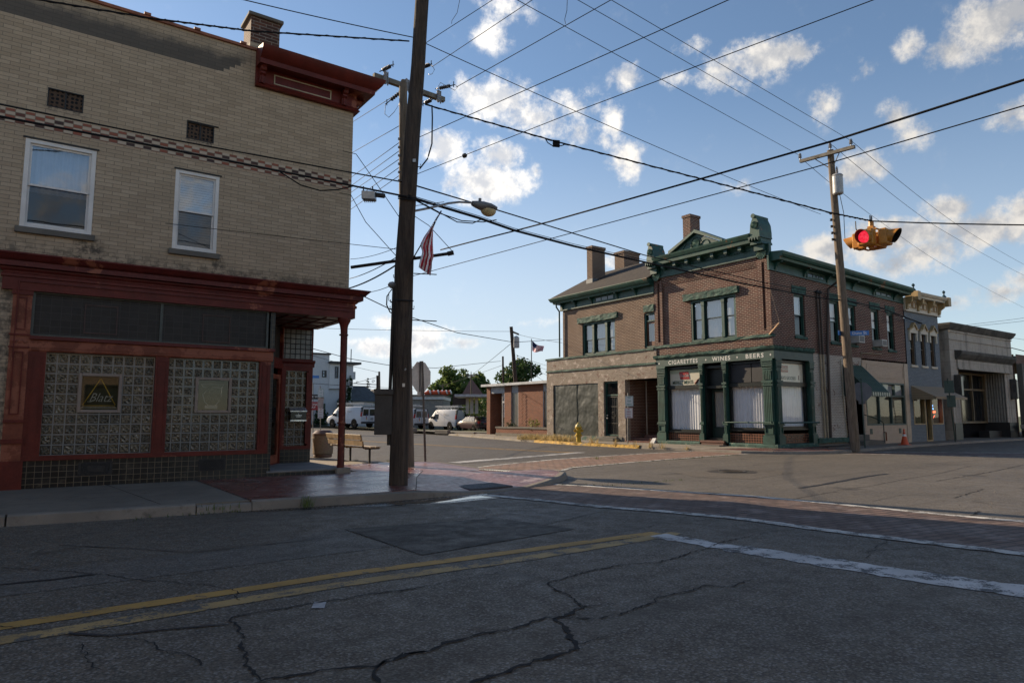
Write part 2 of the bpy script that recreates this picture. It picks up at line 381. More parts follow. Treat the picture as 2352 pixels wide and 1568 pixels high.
def paver(name, c, bw, bh, joint, rough, wet=.0, ms=.012, bumpv=.6, edge=None, rot=0.0):
    t = NT(name); uv = t.coord('UV'); ob = t.coord()
    src = uv
    if rot:
        mp = t.n('ShaderNodeMapping'); mp.inputs['Rotation'].default_value = (0, 0, rot); t.l(uv, mp.inputs[0]); src = mp.outputs[0]
    b = t.n('ShaderNodeTexBrick'); t.l(src, b.inputs['Vector']); b.offset = .5
    for k, v in (('Scale', 1.0), ('Brick Width', bw), ('Row Height', bh), ('Mortar Size', ms), ('Mortar Smooth', .4), ('Bias', 0.0)): b.inputs[k].default_value = v
    b.inputs['Color1'].default_value = (*k3(c, .72), 1); b.inputs['Color2'].default_value = (*k3(c, 1.15), 1); b.inputs['Mortar'].default_value = (*joint, 1)
    n = t.noise(ob, 1.1, 7, .65); n3 = t.noise(ob, 30, 4, .6)
    col = t.mix(t.ramp(n, .38, .7, 0, .6), b.outputs[0], k3(c, .6))
    col = t.mix(t.ramp(t.noise(ob, 2.3, 8, .7), .5, .68, 0, .5), col, (.30, .24, .22))
    h = t.math('SUBTRACT', t.math('MULTIPLY', n3, .35), b.outputs['Fac'])
    return t.bsdf(col, t.ramp(n, .35, .65, rough, rough+.22), 0, t.bump(h, bumpv, .02), .5)
M_RED = paver('red_stamped_paving', (.20, .060, .048), .24, .115, (.07, .03, .028), .17, ms=.016, bumpv=1.0)
M_REDS = P('red_smooth_concrete', (.20, .090, .072), .40, var=.4, vs=1.2, bump=.2, bs=50, spec=.45, wear=((.36, .26, .23), .57, 1.7))
M_CWALK = paver('crosswalk_brick', (.135, .085, .066), .30, .15, (.035, .024, .022), .62, ms=.02, bumpv=.9, rot=Rd(9))
M_CWALK2 = paver('crosswalk_brick_pale', (.25, .145, .10), .30, .15, (.07, .045, .035), .7, ms=.02, bumpv=.9, rot=Rd(-8))
def paint_line(name, col, worn=.47, under=(.07, .07, .07)):
    t = NT(name); c = t.coord()
    a = t.noise(c, 4.0, 9, .72); b = t.noise(c, 55, 4, .7); big = t.noise(c, .5, 3)
    m = t.ramp(t.math('ADD', t.math('ADD', a, t.math('MULTIPLY', b, .5)), t.math('MULTIPLY', big, .25)), worn+.30, worn+.42)
    col_ = t.mix(t.ramp(t.noise(c, 1.5, 5), .3, .7), k3(col, .72), k3(col, 1.05))
    return t.bsdf(t.mix(m, col_, under), .7, 0, t.bump(b, .3, .01), .4)
M_YEL = paint_line('yellow_line_paint', (.40, .235, .06), .62)
M_YEL2 = paint_line('old_yellow_line_paint', (.37, .25, .10), .56)
M_WHT = paint_line('white_line_paint', (.50, .49, .48), .565)
M_WHT2 = paint_line('worn_white_edge', (.56, .54, .50), .54, (.10, .095, .09))
M_KYEL = P('yellow_kerb_paint', (.46, .265, .03), .75, var=.4, vs=5, bump=.5, bs=16, wear=((.20, .165, .11), .57, 4))
M_GRND = P('dirt_and_grass', (.10, .11, .05), .95, var=.4, vs=.3)

# ------------------------------------------------------------------ ground
def struct(o, kind='structure'): o['kind'] = kind; return o
def sheet(name, pts, z, mat, sub=0):
    m = MB(); m.face([m.v((p[0], p[1], z)) for p in pts]); return struct(m.build(name, mat))
sheet('ground', [(-900, -700), (1200, -700), (1200, 1300), (-900, 1300)], -.03, M_GRND)
sheet('road', [(-120, -14), (220, -14), (220, 24), (30, 24), (30, 115), (0, 115), (0, 24), (-120, 24)], 0, M_ASP)
sheet('side_street', [(7.2, 17.4), (22.2, 17.4), (23.6, 30), (27, 52), (31, 112), (4, 112), (6.6, 40)], .004, M_ASPB)
def ribbon(path, w, z, m=None, wv=0.0, side=0.0, step=None):
    """flat strip along a path; wv: ragged width"""
    m = m or MB(); pts = [Vector((p[0], p[1], 0)) for p in path]
    if step:
        q = [pts[0]]
        for a, b in zip(pts, pts[1:]):
            k = max(1, int((b-a).length/step))
            for i in range(1, k+1): q.append(a.lerp(b, i/k))
        pts = q
    L = []; Rr = []
    for i, p in enumerate(pts):
        t = (pts[min(i+1, len(pts)-1)]-pts[max(i-1, 0)]).normalized(); n = Vector((-t.y, t.x, 0))
        ww = w[i*(len(w)-1)//max(1, len(pts)-1)] if isinstance(w, (list, tuple)) else w
        a = ww*(.5+side)+random.uniform(-wv, wv); b = ww*(.5-side)+random.uniform(-wv, wv)
        L.append(m.v((p.x+n.x*a, p.y+n.y*a, z))); Rr.append(m.v((p.x-n.x*b, p.y-n.y*b, z)))
    for i in range(len(pts)-1): m.face((Rr[i], Rr[i+1], L[i+1], L[i]))
    return m
R1 = (1900, 1750, 3000, 2250); R2 = (3000, 1700, 4096, 2250); R3 = (1200, 1750, 2200, 2100)
# pale and dark repairs in the asphalt, and a crossing sheet paled for sunlight
M_ASPI = asphalt('asphalt_crossing_sunlit', (.135, .116, .093), .34)  # paler tone puts part of the crossing's sunlight into the asphalt colour
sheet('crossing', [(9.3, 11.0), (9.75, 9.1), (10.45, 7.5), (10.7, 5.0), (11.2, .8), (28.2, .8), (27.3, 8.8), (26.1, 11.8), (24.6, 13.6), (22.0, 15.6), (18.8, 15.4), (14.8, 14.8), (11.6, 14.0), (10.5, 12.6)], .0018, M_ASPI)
sheet('asphalt_patch', [(3.34, 8.27), (3.37, 6.29), (5.67, 6.61), (5.39, 7.92)], .006, M_ASP2)
sheet('asphalt_strip', [(-3, 7.6), (2.2, 7.75), (3.3, 8.4), (3.34, 6.9), (-1, 6.75), (-3, 6.6)], .003, M_ASP3)
sheet('asphalt_strip', [(5.3, 8.1), (6.9, 8.5), (7.1, 7.6), (5.55, 7.1)], .0035, M_ASP3)
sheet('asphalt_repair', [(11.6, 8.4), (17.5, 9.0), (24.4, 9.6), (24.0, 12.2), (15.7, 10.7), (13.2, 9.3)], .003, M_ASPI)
sheet('asphalt_repair', [(13.2, 11.6), (15.9, 11.2), (15.6, 9.9), (13.3, 9.4), (12.6, 10.4)], .0055, M_ASP)
# brick crosswalks with white concrete edging
C1L = [(6.75, 10.30), (7.07, 9.29), (7.24, 8.42), (7.42, 7.78), (7.80, 6.89), (8.09, 5.83), (8.12, 4.68), (8.22, 3.8), (8.38, 2.78), (8.7, .8)]
C1U = [(8.95, 11.05), (9.27, 10.41), (9.74, 9.16), (10.44, 7.49), (10.62, 5.94), (10.74, 4.44), (10.90, 3.59), (11.2, .8)]
def band(name, A, B, z, mat, n=24):
    def rs(P_, n):
        P_ = [Vector((p[0], p[1], 0)) for p in P_]; L = [0]
        for a, b in zip(P_, P_[1:]): L.append(L[-1]+(b-a).length)
        out = []
        for i in range(n+1):
            s_ = L[-1]*i/n; j = max(k for k in range(len(L)) if L[k] <= s_+1e-9); j = min(j, len(P_)-2)
            out.append(P_[j].lerp(P_[j+1], (s_-L[j])/(L[j+1]-L[j])))
        return out
    m = MB(); a = [m.v((p.x, p.y, z)) for p in rs(A, n)]; b = [m.v((p.x, p.y, z)) for p in rs(B, n)]
    for i in range(n): m.face((a[i], b[i], b[i+1], a[i+1]))
    return struct(m.build(name, mat))
band('crosswalk', C1L, C1U, .006, M_CWALK)
C2L = [(11.2, 13.6), (12.2, 14.3), (14.8, 14.83), (18.83, 15.45), (21.9, 15.7)]
C2U = [(9.9, 15.7), (10.91, 16.2), (14.13, 17.32), (16.46, 17.62), (18.51, 17.9), (22.0, 18.1)]
band('crosswalk', C2L, C2U, .006, M_CWALK2)
C3L = [(24.6, 13.6), (26.1, 11.84), (26.98, 9.94), (27.35, 8.8), (28.2, .8)]
C3U = [(26.6, 13.6), (28.5, 12.06), (30.2, 10.5), (31.2, 8.5), (32, .8)]
band('crosswalk', C3L, C3U, .006, M_CWALK)
m = None
for ln, w in ((C1L, .21), (C1U, .17), (C2L, .14), (C2U, .16), (C3L, .16), (C3U, .2)): m = ribbon(ln, w, .0095, m, .022, 0, .12)
struct(m.build('crosswalk_edging', M_WHT2))
# painted lines
m = ribbon([(-60, 5.83), (-8, 5.84), (0, 5.84), (2.4, 5.95), (4.3, 5.89), (6.30, 5.84)], .17, .004, None, .008, 0, .15); struct(m.build('yellow_line', M_YEL))
m = ribbon([(-60, 5.48), (-8, 5.48), (0, 5.48), (2.3, 5.62), (4.1, 5.56), (6.5, 5.68)], .19, .0042, None, .010, 0, .15); struct(m.build('yellow_line', M_YEL2))
m = ribbon([(6.18, 5.72), (6.22, 4.83), (6.36, 3.9), (6.45, 3.1), (6.62, 2.25), (6.9, .9)], [.30, .40, .44, .46, .46, .46], .005, None, .03, 0, .07); struct(m.build('stop_line', M_WHT))
m = ribbon([(17.25, 19.9), (16.6, 24), (15.9, 32), (15.1, 43.3), (14.6, 60), (13, 110)], .12, .009, None, .004); ribbon([(16.95, 19.9), (16.3, 24), (15.6, 32), (14.8, 43.3), (14.2, 60), (12.6, 110)], .12, .009, m, .004); struct(m.build('yellow_line', M_YEL))
m = ribbon([(10.6, 17.85), (11.6, 18.15), (14.4, 19.0), (17.5, 19.95)], [.5, .42, .42, .35], .0095, None, .02, 0, .12); struct(m.build('stop_line', M_WHT))
m = ribbon([(7.4, 26.0), (9.6, 26.4)], .12, .0095); ribbon([(9.6, 25.7), (9.6, 27.2)], .12, .0095, m); ribbon([(8.6, 18.9), (10.0, 19.2)], .12, .0095, m); ribbon([(9.3, 18.6), (9.1, 19.5)], .12, .0095, m)
struct(m.build('parking_marks', M_WHT))
m = ribbon([(31.5, 10.2), (44, 10.6), (90, 11)], .13, .004); struct(m.build('lane_line', M_WHT))
# cracks and tar
RC = (1500, 2000, 3000, 2731); RL = (0, 2000, 1700, 2731)
def crack(m, reg, zw, pts, w):
    g = zm(reg, zw, pts); q = [g[0]]
    for a, b in zip(g, g[1:]):
        k = max(1, int((b-a).length/.035))
        for i in range(1, k+1):
            p = a.lerp(b, i/k); t = (b-a).normalized(); o = (mnoise.noise(p*5)*.035 + mnoise.noise(p*17)*.03 + mnoise.noise(p*41)*.012) if i < k else 0
            q.append(p + Vector((-t.y, t.x, 0))*o)
    ribbon(q, w*.72, .0075, m, w*.36)
m = MB()
crack(m, RC, 2352, [(2345, 228), (2170, 265), (2090, 300), (1950, 340), (1790, 390), (1500, 412), (1330, 452), (1190, 490), (1090, 515), (1100, 540), (1170, 580), (1250, 630), (1325, 668)], .022)
crack(m, RC, 2352, [(1325, 668), (1200, 720), (1120, 742), (1000, 758), (850, 812), (620, 850), (430, 900), (340, 948), (200, 968), (60, 1020), (0, 1060), (30, 1146)], .032)
crack(m, RC, 2352, [(1120, 742), (1180, 790), (1230, 850), (1270, 905), (1260, 935), (1180, 965), (1000, 1005), (870, 1065), (720, 1110), (600, 1160)], .04)
crack(m, RC, 2352, [(1150, 735), (1390, 745), (1540, 720), (1700, 660), (1780, 610), (1950, 575), (2080, 535), (2210, 545), (2352, 505)], .022)
crack(m, RC, 2352, [(1325, 668), (1470, 648), (1510, 655)], .012)
crack(m, RC, 2352, [(1270, 905), (1440, 860), (1640, 815)], .009)
crack(m, RC, 2352, [(1250, 450), (1290, 440), (1110, 402), (870, 430), (560, 500), (300, 545), (60, 578)], .009)
crack(m, RL, 2352, [(2352, 480), (2000, 530), (1700, 578), (1480, 615), (1290, 650), (1320, 720), (1350, 770), (1350, 870), (1400, 950), (1440, 1005)], .022)
crack(m, RL, 2352, [(1440, 1005), (1640, 970), (1850, 935), (2080, 925), (2230, 850), (2352, 840)], .03)
crack(m, RL, 2352, [(360, 745), (640, 755), (820, 790), (920, 840), (1080, 880), (1110, 920)], .012)
crack(m, RL, 2352, [(0, 375), (300, 390), (520, 410), (770, 440), (1000, 462), (1130, 465), (1290, 500), (1330, 555)], .014)
crack(m, RL, 2352, [(0, 700), (160, 712), (240, 722)], .01)
crack(m, RL, 2352, [(460, 790), (480, 900), (550, 940)], .01)
crack(m, R1, 2352, [(300, 700), (0, 680)], .012); crack(m, R1, 2352, [(2352, 640), (2000, 700), (1600, 740), (1000, 860)], .012)
crack(m, R2, 2352, [(0, 950), (250, 905), (400, 895)], .014); crack(m, R2, 2352, [(1040, 1060), (1180, 1010), (1160, 990), (1240, 985)], .012)
crack(m, R2, 2352, [(1000, 1140), (1050, 1080), (1380, 1055), (1560, 1045)], .012)
crack(m, R2, 2352, [(1750, 625), (1900, 580), (2000, 550)], .03); crack(m, R2, 2352, [(350, 640), (550, 600), (750, 570)], .02)
crack(m, R2, 2352, [(1600, 480), (1900, 430), (2100, 395), (2352, 340)], .03); crack(m, R2, 2352, [(750, 560), (1050, 520), (1300, 470), (1600, 420), (1900, 350)], .02)
crack(m, R2, 2352, [(1050, 655), (1300, 600), (2200, 590)], .015); crack(m, R2, 2352, [(1900, 780), (1960, 740)], .04)
struct(m.build('road_cracks', M_CRACK))
m = MB(); ribbon(zm(R2, 2352, [(430, 540), (600, 515), (800, 478), (1000, 440), (1170, 418)]), .10, .0078, m, .02, 0, .15); ribbon(zm(RL, 2352, [(0, 470), (300, 440), (520, 412)]), .05, .0078, m, .006, 0, .1); ribbon(zm(RL, 2352, [(380, 740), (600, 752), (960, 712), (1270, 690)]), .03, .0078, m, .012, 0, .1); ribbon(zm(RL, 2352, [(330, 250), (700, 268), (1080, 290), (1500, 245), (1850, 205)]), .02, .0078, m, .008, 0, .1)
struct(m.build('tar_seams', M_TAR))
m = MB(); m.face([m.v(p) for p in zm(RL, 2352, [(1722, 595), (1740, 560), (1805, 560), (1795, 595)], .006)]); struct(m.build('road_marker_tape', P('grey_tape', (.30, .30, .31), .5)))
# potholes at the patch edge, broken asphalt and leaves
m = MB()
for i in range(220):
    p = atz(random.uniform(1300, 2340), random.uniform(1050, 1190), .0)
    if random.random() < .5: p = Vector((random.uniform(9.5, 12.5), random.uniform(4, 13.5), 0))
    s_ = random.uniform(.005, .014); a = random.uniform(0, 6.28)
    m.hexa([(p.x+s_*math.cos(a+k*1.57)*random.uniform(.6, 1.2), p.y+s_*math.sin(a+k*1.57), .001) for k in range(4)], [(p.x+s_*.6*math.cos(a+k*1.57), p.y+s_*.6*math.sin(a+k*1.57), s_*.7) for k in range(4)])
o = struct(m.build('road_grit', P('grit', (.16, .13, .10), .9)), 'stuff')

# ------------------------------------------------------------------ kerbs and pavements
SWZ = .14
CORN = [(2.87, 10.66), (4.3, 10.50), (5.5, 10.48), (6.5, 10.52), (7.3, 10.62), (8.1, 10.80), (8.8, 11.03), (9.57, 11.5), (10.1, 12.0), (10.4, 12.6), (10.45, 13.2), (10.2, 13.9), (9.95, 14.8), (9.75, 15.6), (9.45, 16.6), (9.1, 17.5), (8.5, 17.8), (8.0, 17.95), (7.65, 19), (7.35, 21), (7.1, 26), (6.7, 40), (5, 112)]
def inset(path, d):
    pts = [Vector((p[0], p[1])) for p in path]; out = []
    for i, p in enumerate(pts):
        t = (pts[min(i+1, len(pts)-1)]-pts[max(i-1, 0)]).normalized(); out.append((p.x-t.y*d, p.y+t.x*d))
    return out
CIN = inset(CORN, .17)
zramp = lambda p: SWZ
red = [c for c in CIN if c[1] < 17.6]
i0 = next(i for i, c in enumerate(CIN) if c[0] > 6.4)
redA = [(2.87, 14.9), (2.87, 10.83)] + CIN[1:3] + [(5.58, 10.66), (6.72, 12.81), (7.6, 14.2), (8.2, 17.4), (7.3, 17.2), (6.3, 17.0), (6.3, 14.9)]
m = MB(); m.ext(redA, -.02, SWZ); struct(m.build('brick_pavement', M_RED))
redB = [(5.58, 10.66)] + CIN[3:15] + [(8.9, 17.2), (8.2, 17.4), (7.6, 14.2), (6.72, 12.81)]
KH = [SWZ]*len(CORN)
for i_, h_ in ((2, .125), (3, .055), (4, .022), (5, .022), (6, .075), (7, .12), (10, .12), (11, .05), (12, .025), (13, .07)): KH[i_] = h_
zB = [SWZ-.01]+[KH[i_]-.002 for i_ in range(3, 15)]+[SWZ-.002]*4
m = MB(); cv_ = m.v((8.3, 13.0, SWZ-.004)); rv_ = [m.v((p_[0], p_[1], z_)) for p_, z_ in zip(redB, zB)]
for i_ in range(len(rv_)): m.face((cv_, rv_[i_], rv_[(i_+1) % len(rv_)]))
struct(m.build('corner_ramp', M_REDS))
m = MB(); ribbon([(5.58, 10.66), (6.72, 12.81), (7.6, 14.2), (8.2, 17.4)], .014, SWZ+.002, m); ribbon([(2.87, 14.7), (2.87, 10.83)], .012, SWZ+.002, m)
struct(m.build('pavement_joints', M_CRACK))
m = MB(); m.ext([(6.3, 17.0), (7.3, 17.2), (8.2, 17.4), (8.85, 17.4)] + CIN[17:] + [(-8, 112), (-8, 30), (2.5, 24), (5.9, 17.2)], -.02, SWZ-.004); struct(m.build('sidewalk', M_CONCW))
m = MB(); m.ext([(-60, 14.9), (-60, 11.15), (-.1, 11.12), (1.4, 10.95), (2.87, 10.83), (2.87, 14.9)], -.02, SWZ-.006); struct(m.build('sidewalk', M_CONC))
m = MB()
for x in (-4.1, -.62, 1.35): ribbon([(x+.35, 11.1), (x, 14.72)], .016, SWZ-.003, m, .004, 0, .2)
struct(m.build('sidewalk_joints', M_CRACK))
def kerb(path, z1, z0=-.02, w=.17, mat=M_KERB, name='kerb', gaps=True, lean=.03):
    m = MB(); a = path; b = inset(path, w); bt = inset(path, lean)
    A = [(m.v((p[0], p[1], z0)), m.v((q[0], q[1], zz-.02 if zz > .06 else zz*.7)), m.v(((q[0]*3+r[0])/4, (q[1]*3+r[1])/4, zz)), m.v((r[0], r[1], zz)), m.v((r[0], r[1], z0))) for p, q, r, zz in zip(a, bt, b, z1 if isinstance(z1, list) else [z1]*len(a))]
    for i in range(len(A)-1):
        for j in range(4): m.face((A[i][j], A[i+1][j], A[i+1][j+1], A[i][j+1]))
    m.face(A[0]); m.face(A[-1]); return struct(m.build(name, mat))
kerb(CORN, [h+.004 for h in KH])
kerb([(-60, 10.98), (-.1, 10.95)], SWZ, name='kerb'); kerb([(-.08, 10.95), (1.4, 10.78), (2.1, 10.72)], SWZ, name='kerb'); kerb([(2.12, 10.72), (2.6, 10.69), (2.86, 10.66)], SWZ-.03, name='kerb')
# tactile domes
M_DOME = P('dark_dome_plate', (.055, .06, .07), .35, .3, bump=.05)
def domes(p4, nu, nv, zs):
    m = MB(); a, b, c, d = [Vector((*p, z)) for p, z in zip(p4, zs)]; m.hexa([p-ZV*.03 for p in (a, b, c, d)], [p+ZV*.012 for p in (a, b, c, d)])
    for i in range(nu):
        for j in range(nv):
            p = a.lerp(b, (i+.5)/nu).lerp(d.lerp(c, (i+.5)/nu), (j+.5)/nv); m.lathe([(.022, 0), (.018, .008), (.008, .011)], (p.x, p.y, p.z+.012), 7)
    return struct(m.build('tactile_paving', M_DOME))
domes([(6.75, 10.78), (7.85, 10.98), (7.75, 11.55), (6.75, 11.35)], 20, 10, [.05, .035, .055, .068])
domes([(9.45, 13.5), (9.25, 14.4), (9.70, 14.5), (9.9, 13.6)], 16, 8, [.075, .07, .045, .05])
m = MB(); m.lathe([(.10, 0), (.10, .004), (.085, .006)], (8.67, 13.66, SWZ), 20); tag(m.build('access_cover', P('pale_cover', (.4, .38, .36), .5)), 'small round utility cover set in the corner ramp', 'utility cover')
# puddle and wet gutter
m = MB(); m.face([m.v((x, y, .0035)) for x, y in [(2.6, 10.6), (3.5, 10.3), (4.4, 10.1), (5.0, 9.86), (5.8, 9.72), (6.76, 9.84), (6.95, 10.2), (6.85, 10.56), (5.5, 10.48), (4.3, 10.5), (2.87, 10.66)]]); struct(m.build('wet_gutter', P('wet_asphalt', (.022, .022, .024), .22, bump=.25, bs=70, spec=.6)))
m = MB(); m.face([m.v((x, y, .006)) for x, y in [(5.85+1.05*math.cos(q_)*(1+.13*math.sin(3*q_+1))+.08*math.sin(q_*7), 10.10+.22*math.sin(q_)*(1+.2*math.sin(2*q_+.6))+.03*math.sin(q_*5+1)) for q_ in [i*math.pi/28 for i in range(56)]]])
tw = NT('puddle_water'); struct(m.build('puddle', tw.bsdf((.012, .013, .015), .03, 0, tw.bump(tw.noise(tw.coord(), 7, 3), .12, .01), .6)))
# east side of the side street
EK = [(30.8, 112), (26.75, 51.7), (24.6, 41.1), (22.2, 30.1), (21.6, 25), (21.6, 20), (21.75, 18), (21.9, 16), (22.4, 15), (23.4, 14.3), (24.6, 13.9), (26, 13.85), (28, 14.2), (33.3, 14.75), (40, 15.1), (110, 15.2)]
EKI = inset(EK, .17); EZ = .10
m = MB(); m.ext(EKI[6:] + [(110, 19), (40.8, 19), (24.8, 16.4)], -.02, EZ); struct(m.build('sidewalk', M_CONC))
m = MB(); m.ext(EKI[:7] + [(24.8, 16.4), (24.75, 31.2), (27.2, 31.3), (27.2, 41), (36, 112)], -.02, EZ+.002); struct(m.build('sidewalk', M_CONCW))
m = MB(); m.ext(EKI[6:12] + [(27.4, 14.4), (27.2, 16.33), (24.75, 16.33), (24.75, 16.9), (22.5, 17.2)], EZ-.05, EZ+.006); struct(m.build('brick_pavement', M_RED))
kerb(EK, EZ+.008)
def yellow_kerb():
    m = MB(); n = 26; kx_ = lambda y: (21.6 if y < 25 else 21.6+(y-25)*.1176)-.03
    for i in range(n):
        y_ = 20.9+8.0*i/n; a = Vector((kx_(y_), y_, 0)); y_ += 8.0/n*.98; b = Vector((kx_(y_), y_, 0)); h = EZ+.015+random.uniform(0, .03)
        m.hexa([(a.x-.015, a.y, 0), (a.x+.2, a.y, 0), (b.x+.2, b.y, 0), (b.x-.015, b.y, 0)], [(a.x+.02, a.y, h), (a.x+.2, a.y, h), (b.x+.2, b.y, h), (b.x+.02, b.y, h)])
    struct(m.build('yellow_kerb', M_KYEL))
yellow_kerb()
m = MB(); m.ext([(23.2, 15.5), (24.7, 14.35), (25.0, 14.75), (23.5, 15.85)], EZ, EZ+.012); m.ext([(25.2, 14.2), (26.8, 14.15), (26.8, 14.7), (25.3, 14.65)], EZ, EZ+.012); struct(m.build('tactile_paving', M_DOME))
# south side of the main street, behind the camera
m = MB(); m.ext([(-60, .75), (8.6, .75), (8.6, -6), (-60, -6)], -.02, .13); m.ext([(27, .75), (200, .75), (200, -6), (27, -6)], -.02, .13)
# (nothing of it is seen from the camera)
struct(m.build('sidewalk', M_CONC))
# parking lot and verge east of the side street
def lot():
    m = MB(); n = 14; g = {}
    for i in range(n+1):
        for j in range(n+1):
            x = 24+i*4.2; y = 38+j*5.0; z = .24-.033*(x-27); z = min(.3, z)
            if y > 80: z = max(z, .05)
            g[i, j] = m.v((x+max(0, (y-52)*.075), y, z))
    for i in range(n):
        for j in range(n): m.face((g[i, j], g[i+1, j], g[i+1, j+1], g[i, j+1]))
    return struct(m.build('parking_lot', M_LOT))
M_LOT = P('gravel_lot', (.13, .115, .09), .95, var=.4, vs=.6, wear=((.10, .13, .05), .56, .35))
# ------------------------------------------------------------------ corner tavern (tan brick, red shopfront)
def red_paint(name, c, wear=.60): return P(name, c, .5, var=.22, vs=3, bump=.08, bs=14, spec=.25, wear=(k3((.30, .10, .06), .8), wear, 1.4))
M_RPT = red_paint('red_paint', (.105, .015, .010)); M_RPT2 = red_paint('maroon_paint', (.095, .016, .014)); M_RORG = red_paint('faded_red_paint', (.165, .045, .025), .5)
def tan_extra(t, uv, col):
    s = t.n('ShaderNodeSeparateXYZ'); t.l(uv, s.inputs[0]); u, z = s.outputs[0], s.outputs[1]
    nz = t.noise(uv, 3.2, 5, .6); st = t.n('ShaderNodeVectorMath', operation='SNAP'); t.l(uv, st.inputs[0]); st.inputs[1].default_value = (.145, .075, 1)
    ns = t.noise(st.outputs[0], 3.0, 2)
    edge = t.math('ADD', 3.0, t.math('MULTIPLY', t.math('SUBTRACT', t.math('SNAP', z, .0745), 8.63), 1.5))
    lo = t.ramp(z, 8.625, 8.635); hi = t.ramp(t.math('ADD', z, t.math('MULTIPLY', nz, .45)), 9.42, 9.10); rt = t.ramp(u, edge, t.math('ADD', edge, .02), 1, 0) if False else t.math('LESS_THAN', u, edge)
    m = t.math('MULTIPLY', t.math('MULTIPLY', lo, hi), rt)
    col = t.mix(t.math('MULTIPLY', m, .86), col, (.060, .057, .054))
    # soot below the two sills, the vents and along the shopfront cornice
    n2 = t.noise(t.n('ShaderNodeTexCoord').outputs['UV'], 7, 6, .7)
    led = t.math('MULTIPLY', t.ramp(z, 4.25, 4.62, 1, 0), t.ramp(n2, .40, .62))
    col = t.mix(t.math('MULTIPLY', led, .7), col, (.035, .032, .03))
    for (a, b, c, e) in ((.62, 1.0, 4.2, 4.68), (2.98, 3.16, 4.15, 4.70), (-.02, .60, 6.92, 7.07), (2.34, 2.92, 6.88, 7.03)):
        mu = t.math('MULTIPLY', t.ramp(u, a-.1, a+.08), t.ramp(u, b-.06, b+.12, 1, 0)); mz = t.math('MULTIPLY', t.ramp(z, c, c+.15), t.math('LESS_THAN', z, e))
        col = t.mix(t.math('MULTIPLY', t.math('MULTIPLY', mu, mz), t.ramp(n2, .42, .6, 0, .8)), col, (.04, .036, .033))
    return col
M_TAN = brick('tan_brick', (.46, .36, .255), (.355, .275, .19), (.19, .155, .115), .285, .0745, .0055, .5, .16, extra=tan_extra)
M_TANB = brick('tan_brick_plain', (.44, .35, .25), (.36, .29, .21), (.2, .165, .125), .285, .0745, .006, .5, .16)
M_DKBR = brick('dark_red_brick', (.13, .055, .035), (.05, .028, .024), (.22, .19, .16), .27, .075, .010, .6)
t = NT('checker_brick'); uv = t.coord('UV'); ck = t.n('ShaderNodeTexChecker'); mp = t.n('ShaderNodeMapping'); mp.inputs['Scale'].default_value = (1/.146, 1/.0675, 1); t.l(uv, mp.inputs[0]); t.l(mp.outputs[0], ck.inputs['Vector']); ck.inputs['Scale'].default_value = 1.0
rv = t.n('ShaderNodeTexWhiteNoise', noise_dimensions='2D'); fl = t.n('ShaderNodeVectorMath', operation='FLOOR'); t.l(mp.outputs[0], fl.inputs[0]); t.l(fl.outputs[0], rv.inputs['Vector'])
redc = t.mix(t.ramp(rv.outputs['Value'], .3, .95), (.25, .085, .055), (.055, .035, .032))
bk = t.n('ShaderNodeTexBrick'); t.l(uv, bk.inputs['Vector']); bk.offset = 0
for k, v in (('Scale', 1), ('Brick Width', .146), ('Row Height', .0675), ('Mortar Size', .006), ('Mortar Smooth', .1)): bk.inputs[k].default_value = v
col = t.mix(bk.outputs['Fac'], t.mix(ck.outputs['Fac'], (.43, .35, .27), redc), (.2, .165, .125)); M_CHK = t.bsdf(col, .8, 0, t.bump(t.math('MULTIPLY', bk.outputs['Fac'], -1), .4, .01), .3)
M_BTILE = tile('black_wall_tile', (.006, .007, .009), (.15, .12, .085), .118, .104, .0045, .30, .4, .25, .3)
M_DTILE = tile('dark_transom_tile', (.020, .018, .017), (.050, .047, .044), .155, .125, .006, .5, .25, .2, .25)
M_DFR = P('dark_green_frame', (.05, .06, .055), .5, bump=.05)
M_WIN = glass('window_glass', (.95, .96, .97), .02); M_WIN2 = glass('window_glass_sky', (.75, .8, .84), .20)
M_WHITEF = P('white_vinyl', (.62, .60, .58), .45, var=.08, bump=.02)
M_TANF = P('tan_paint', (.22, .175, .145), .55, var=.1, bump=.03)
M_SILL = concrete('stone_sill', (.13, .12, .105))
M_TERRA = P('terracotta_tile', (.26, .095, .05), .7, var=.3, vs=4)
M_DARK = P('dark_interior', (.012, .012, .013), .9, bump=0, spec=.05); M_SCR = glass('insect_screen', (.32, .34, .36), .03)
M_IRON = P('black_iron', (.018, .017, .017), .55, bump=.1)
M_CURT = P('white_curtain', (.78, .78, .80), .9, var=.06, bump=0)
M_CURTB = P('blue_grey_curtain', (.34, .40, .50), .9, var=.06, bump=0)
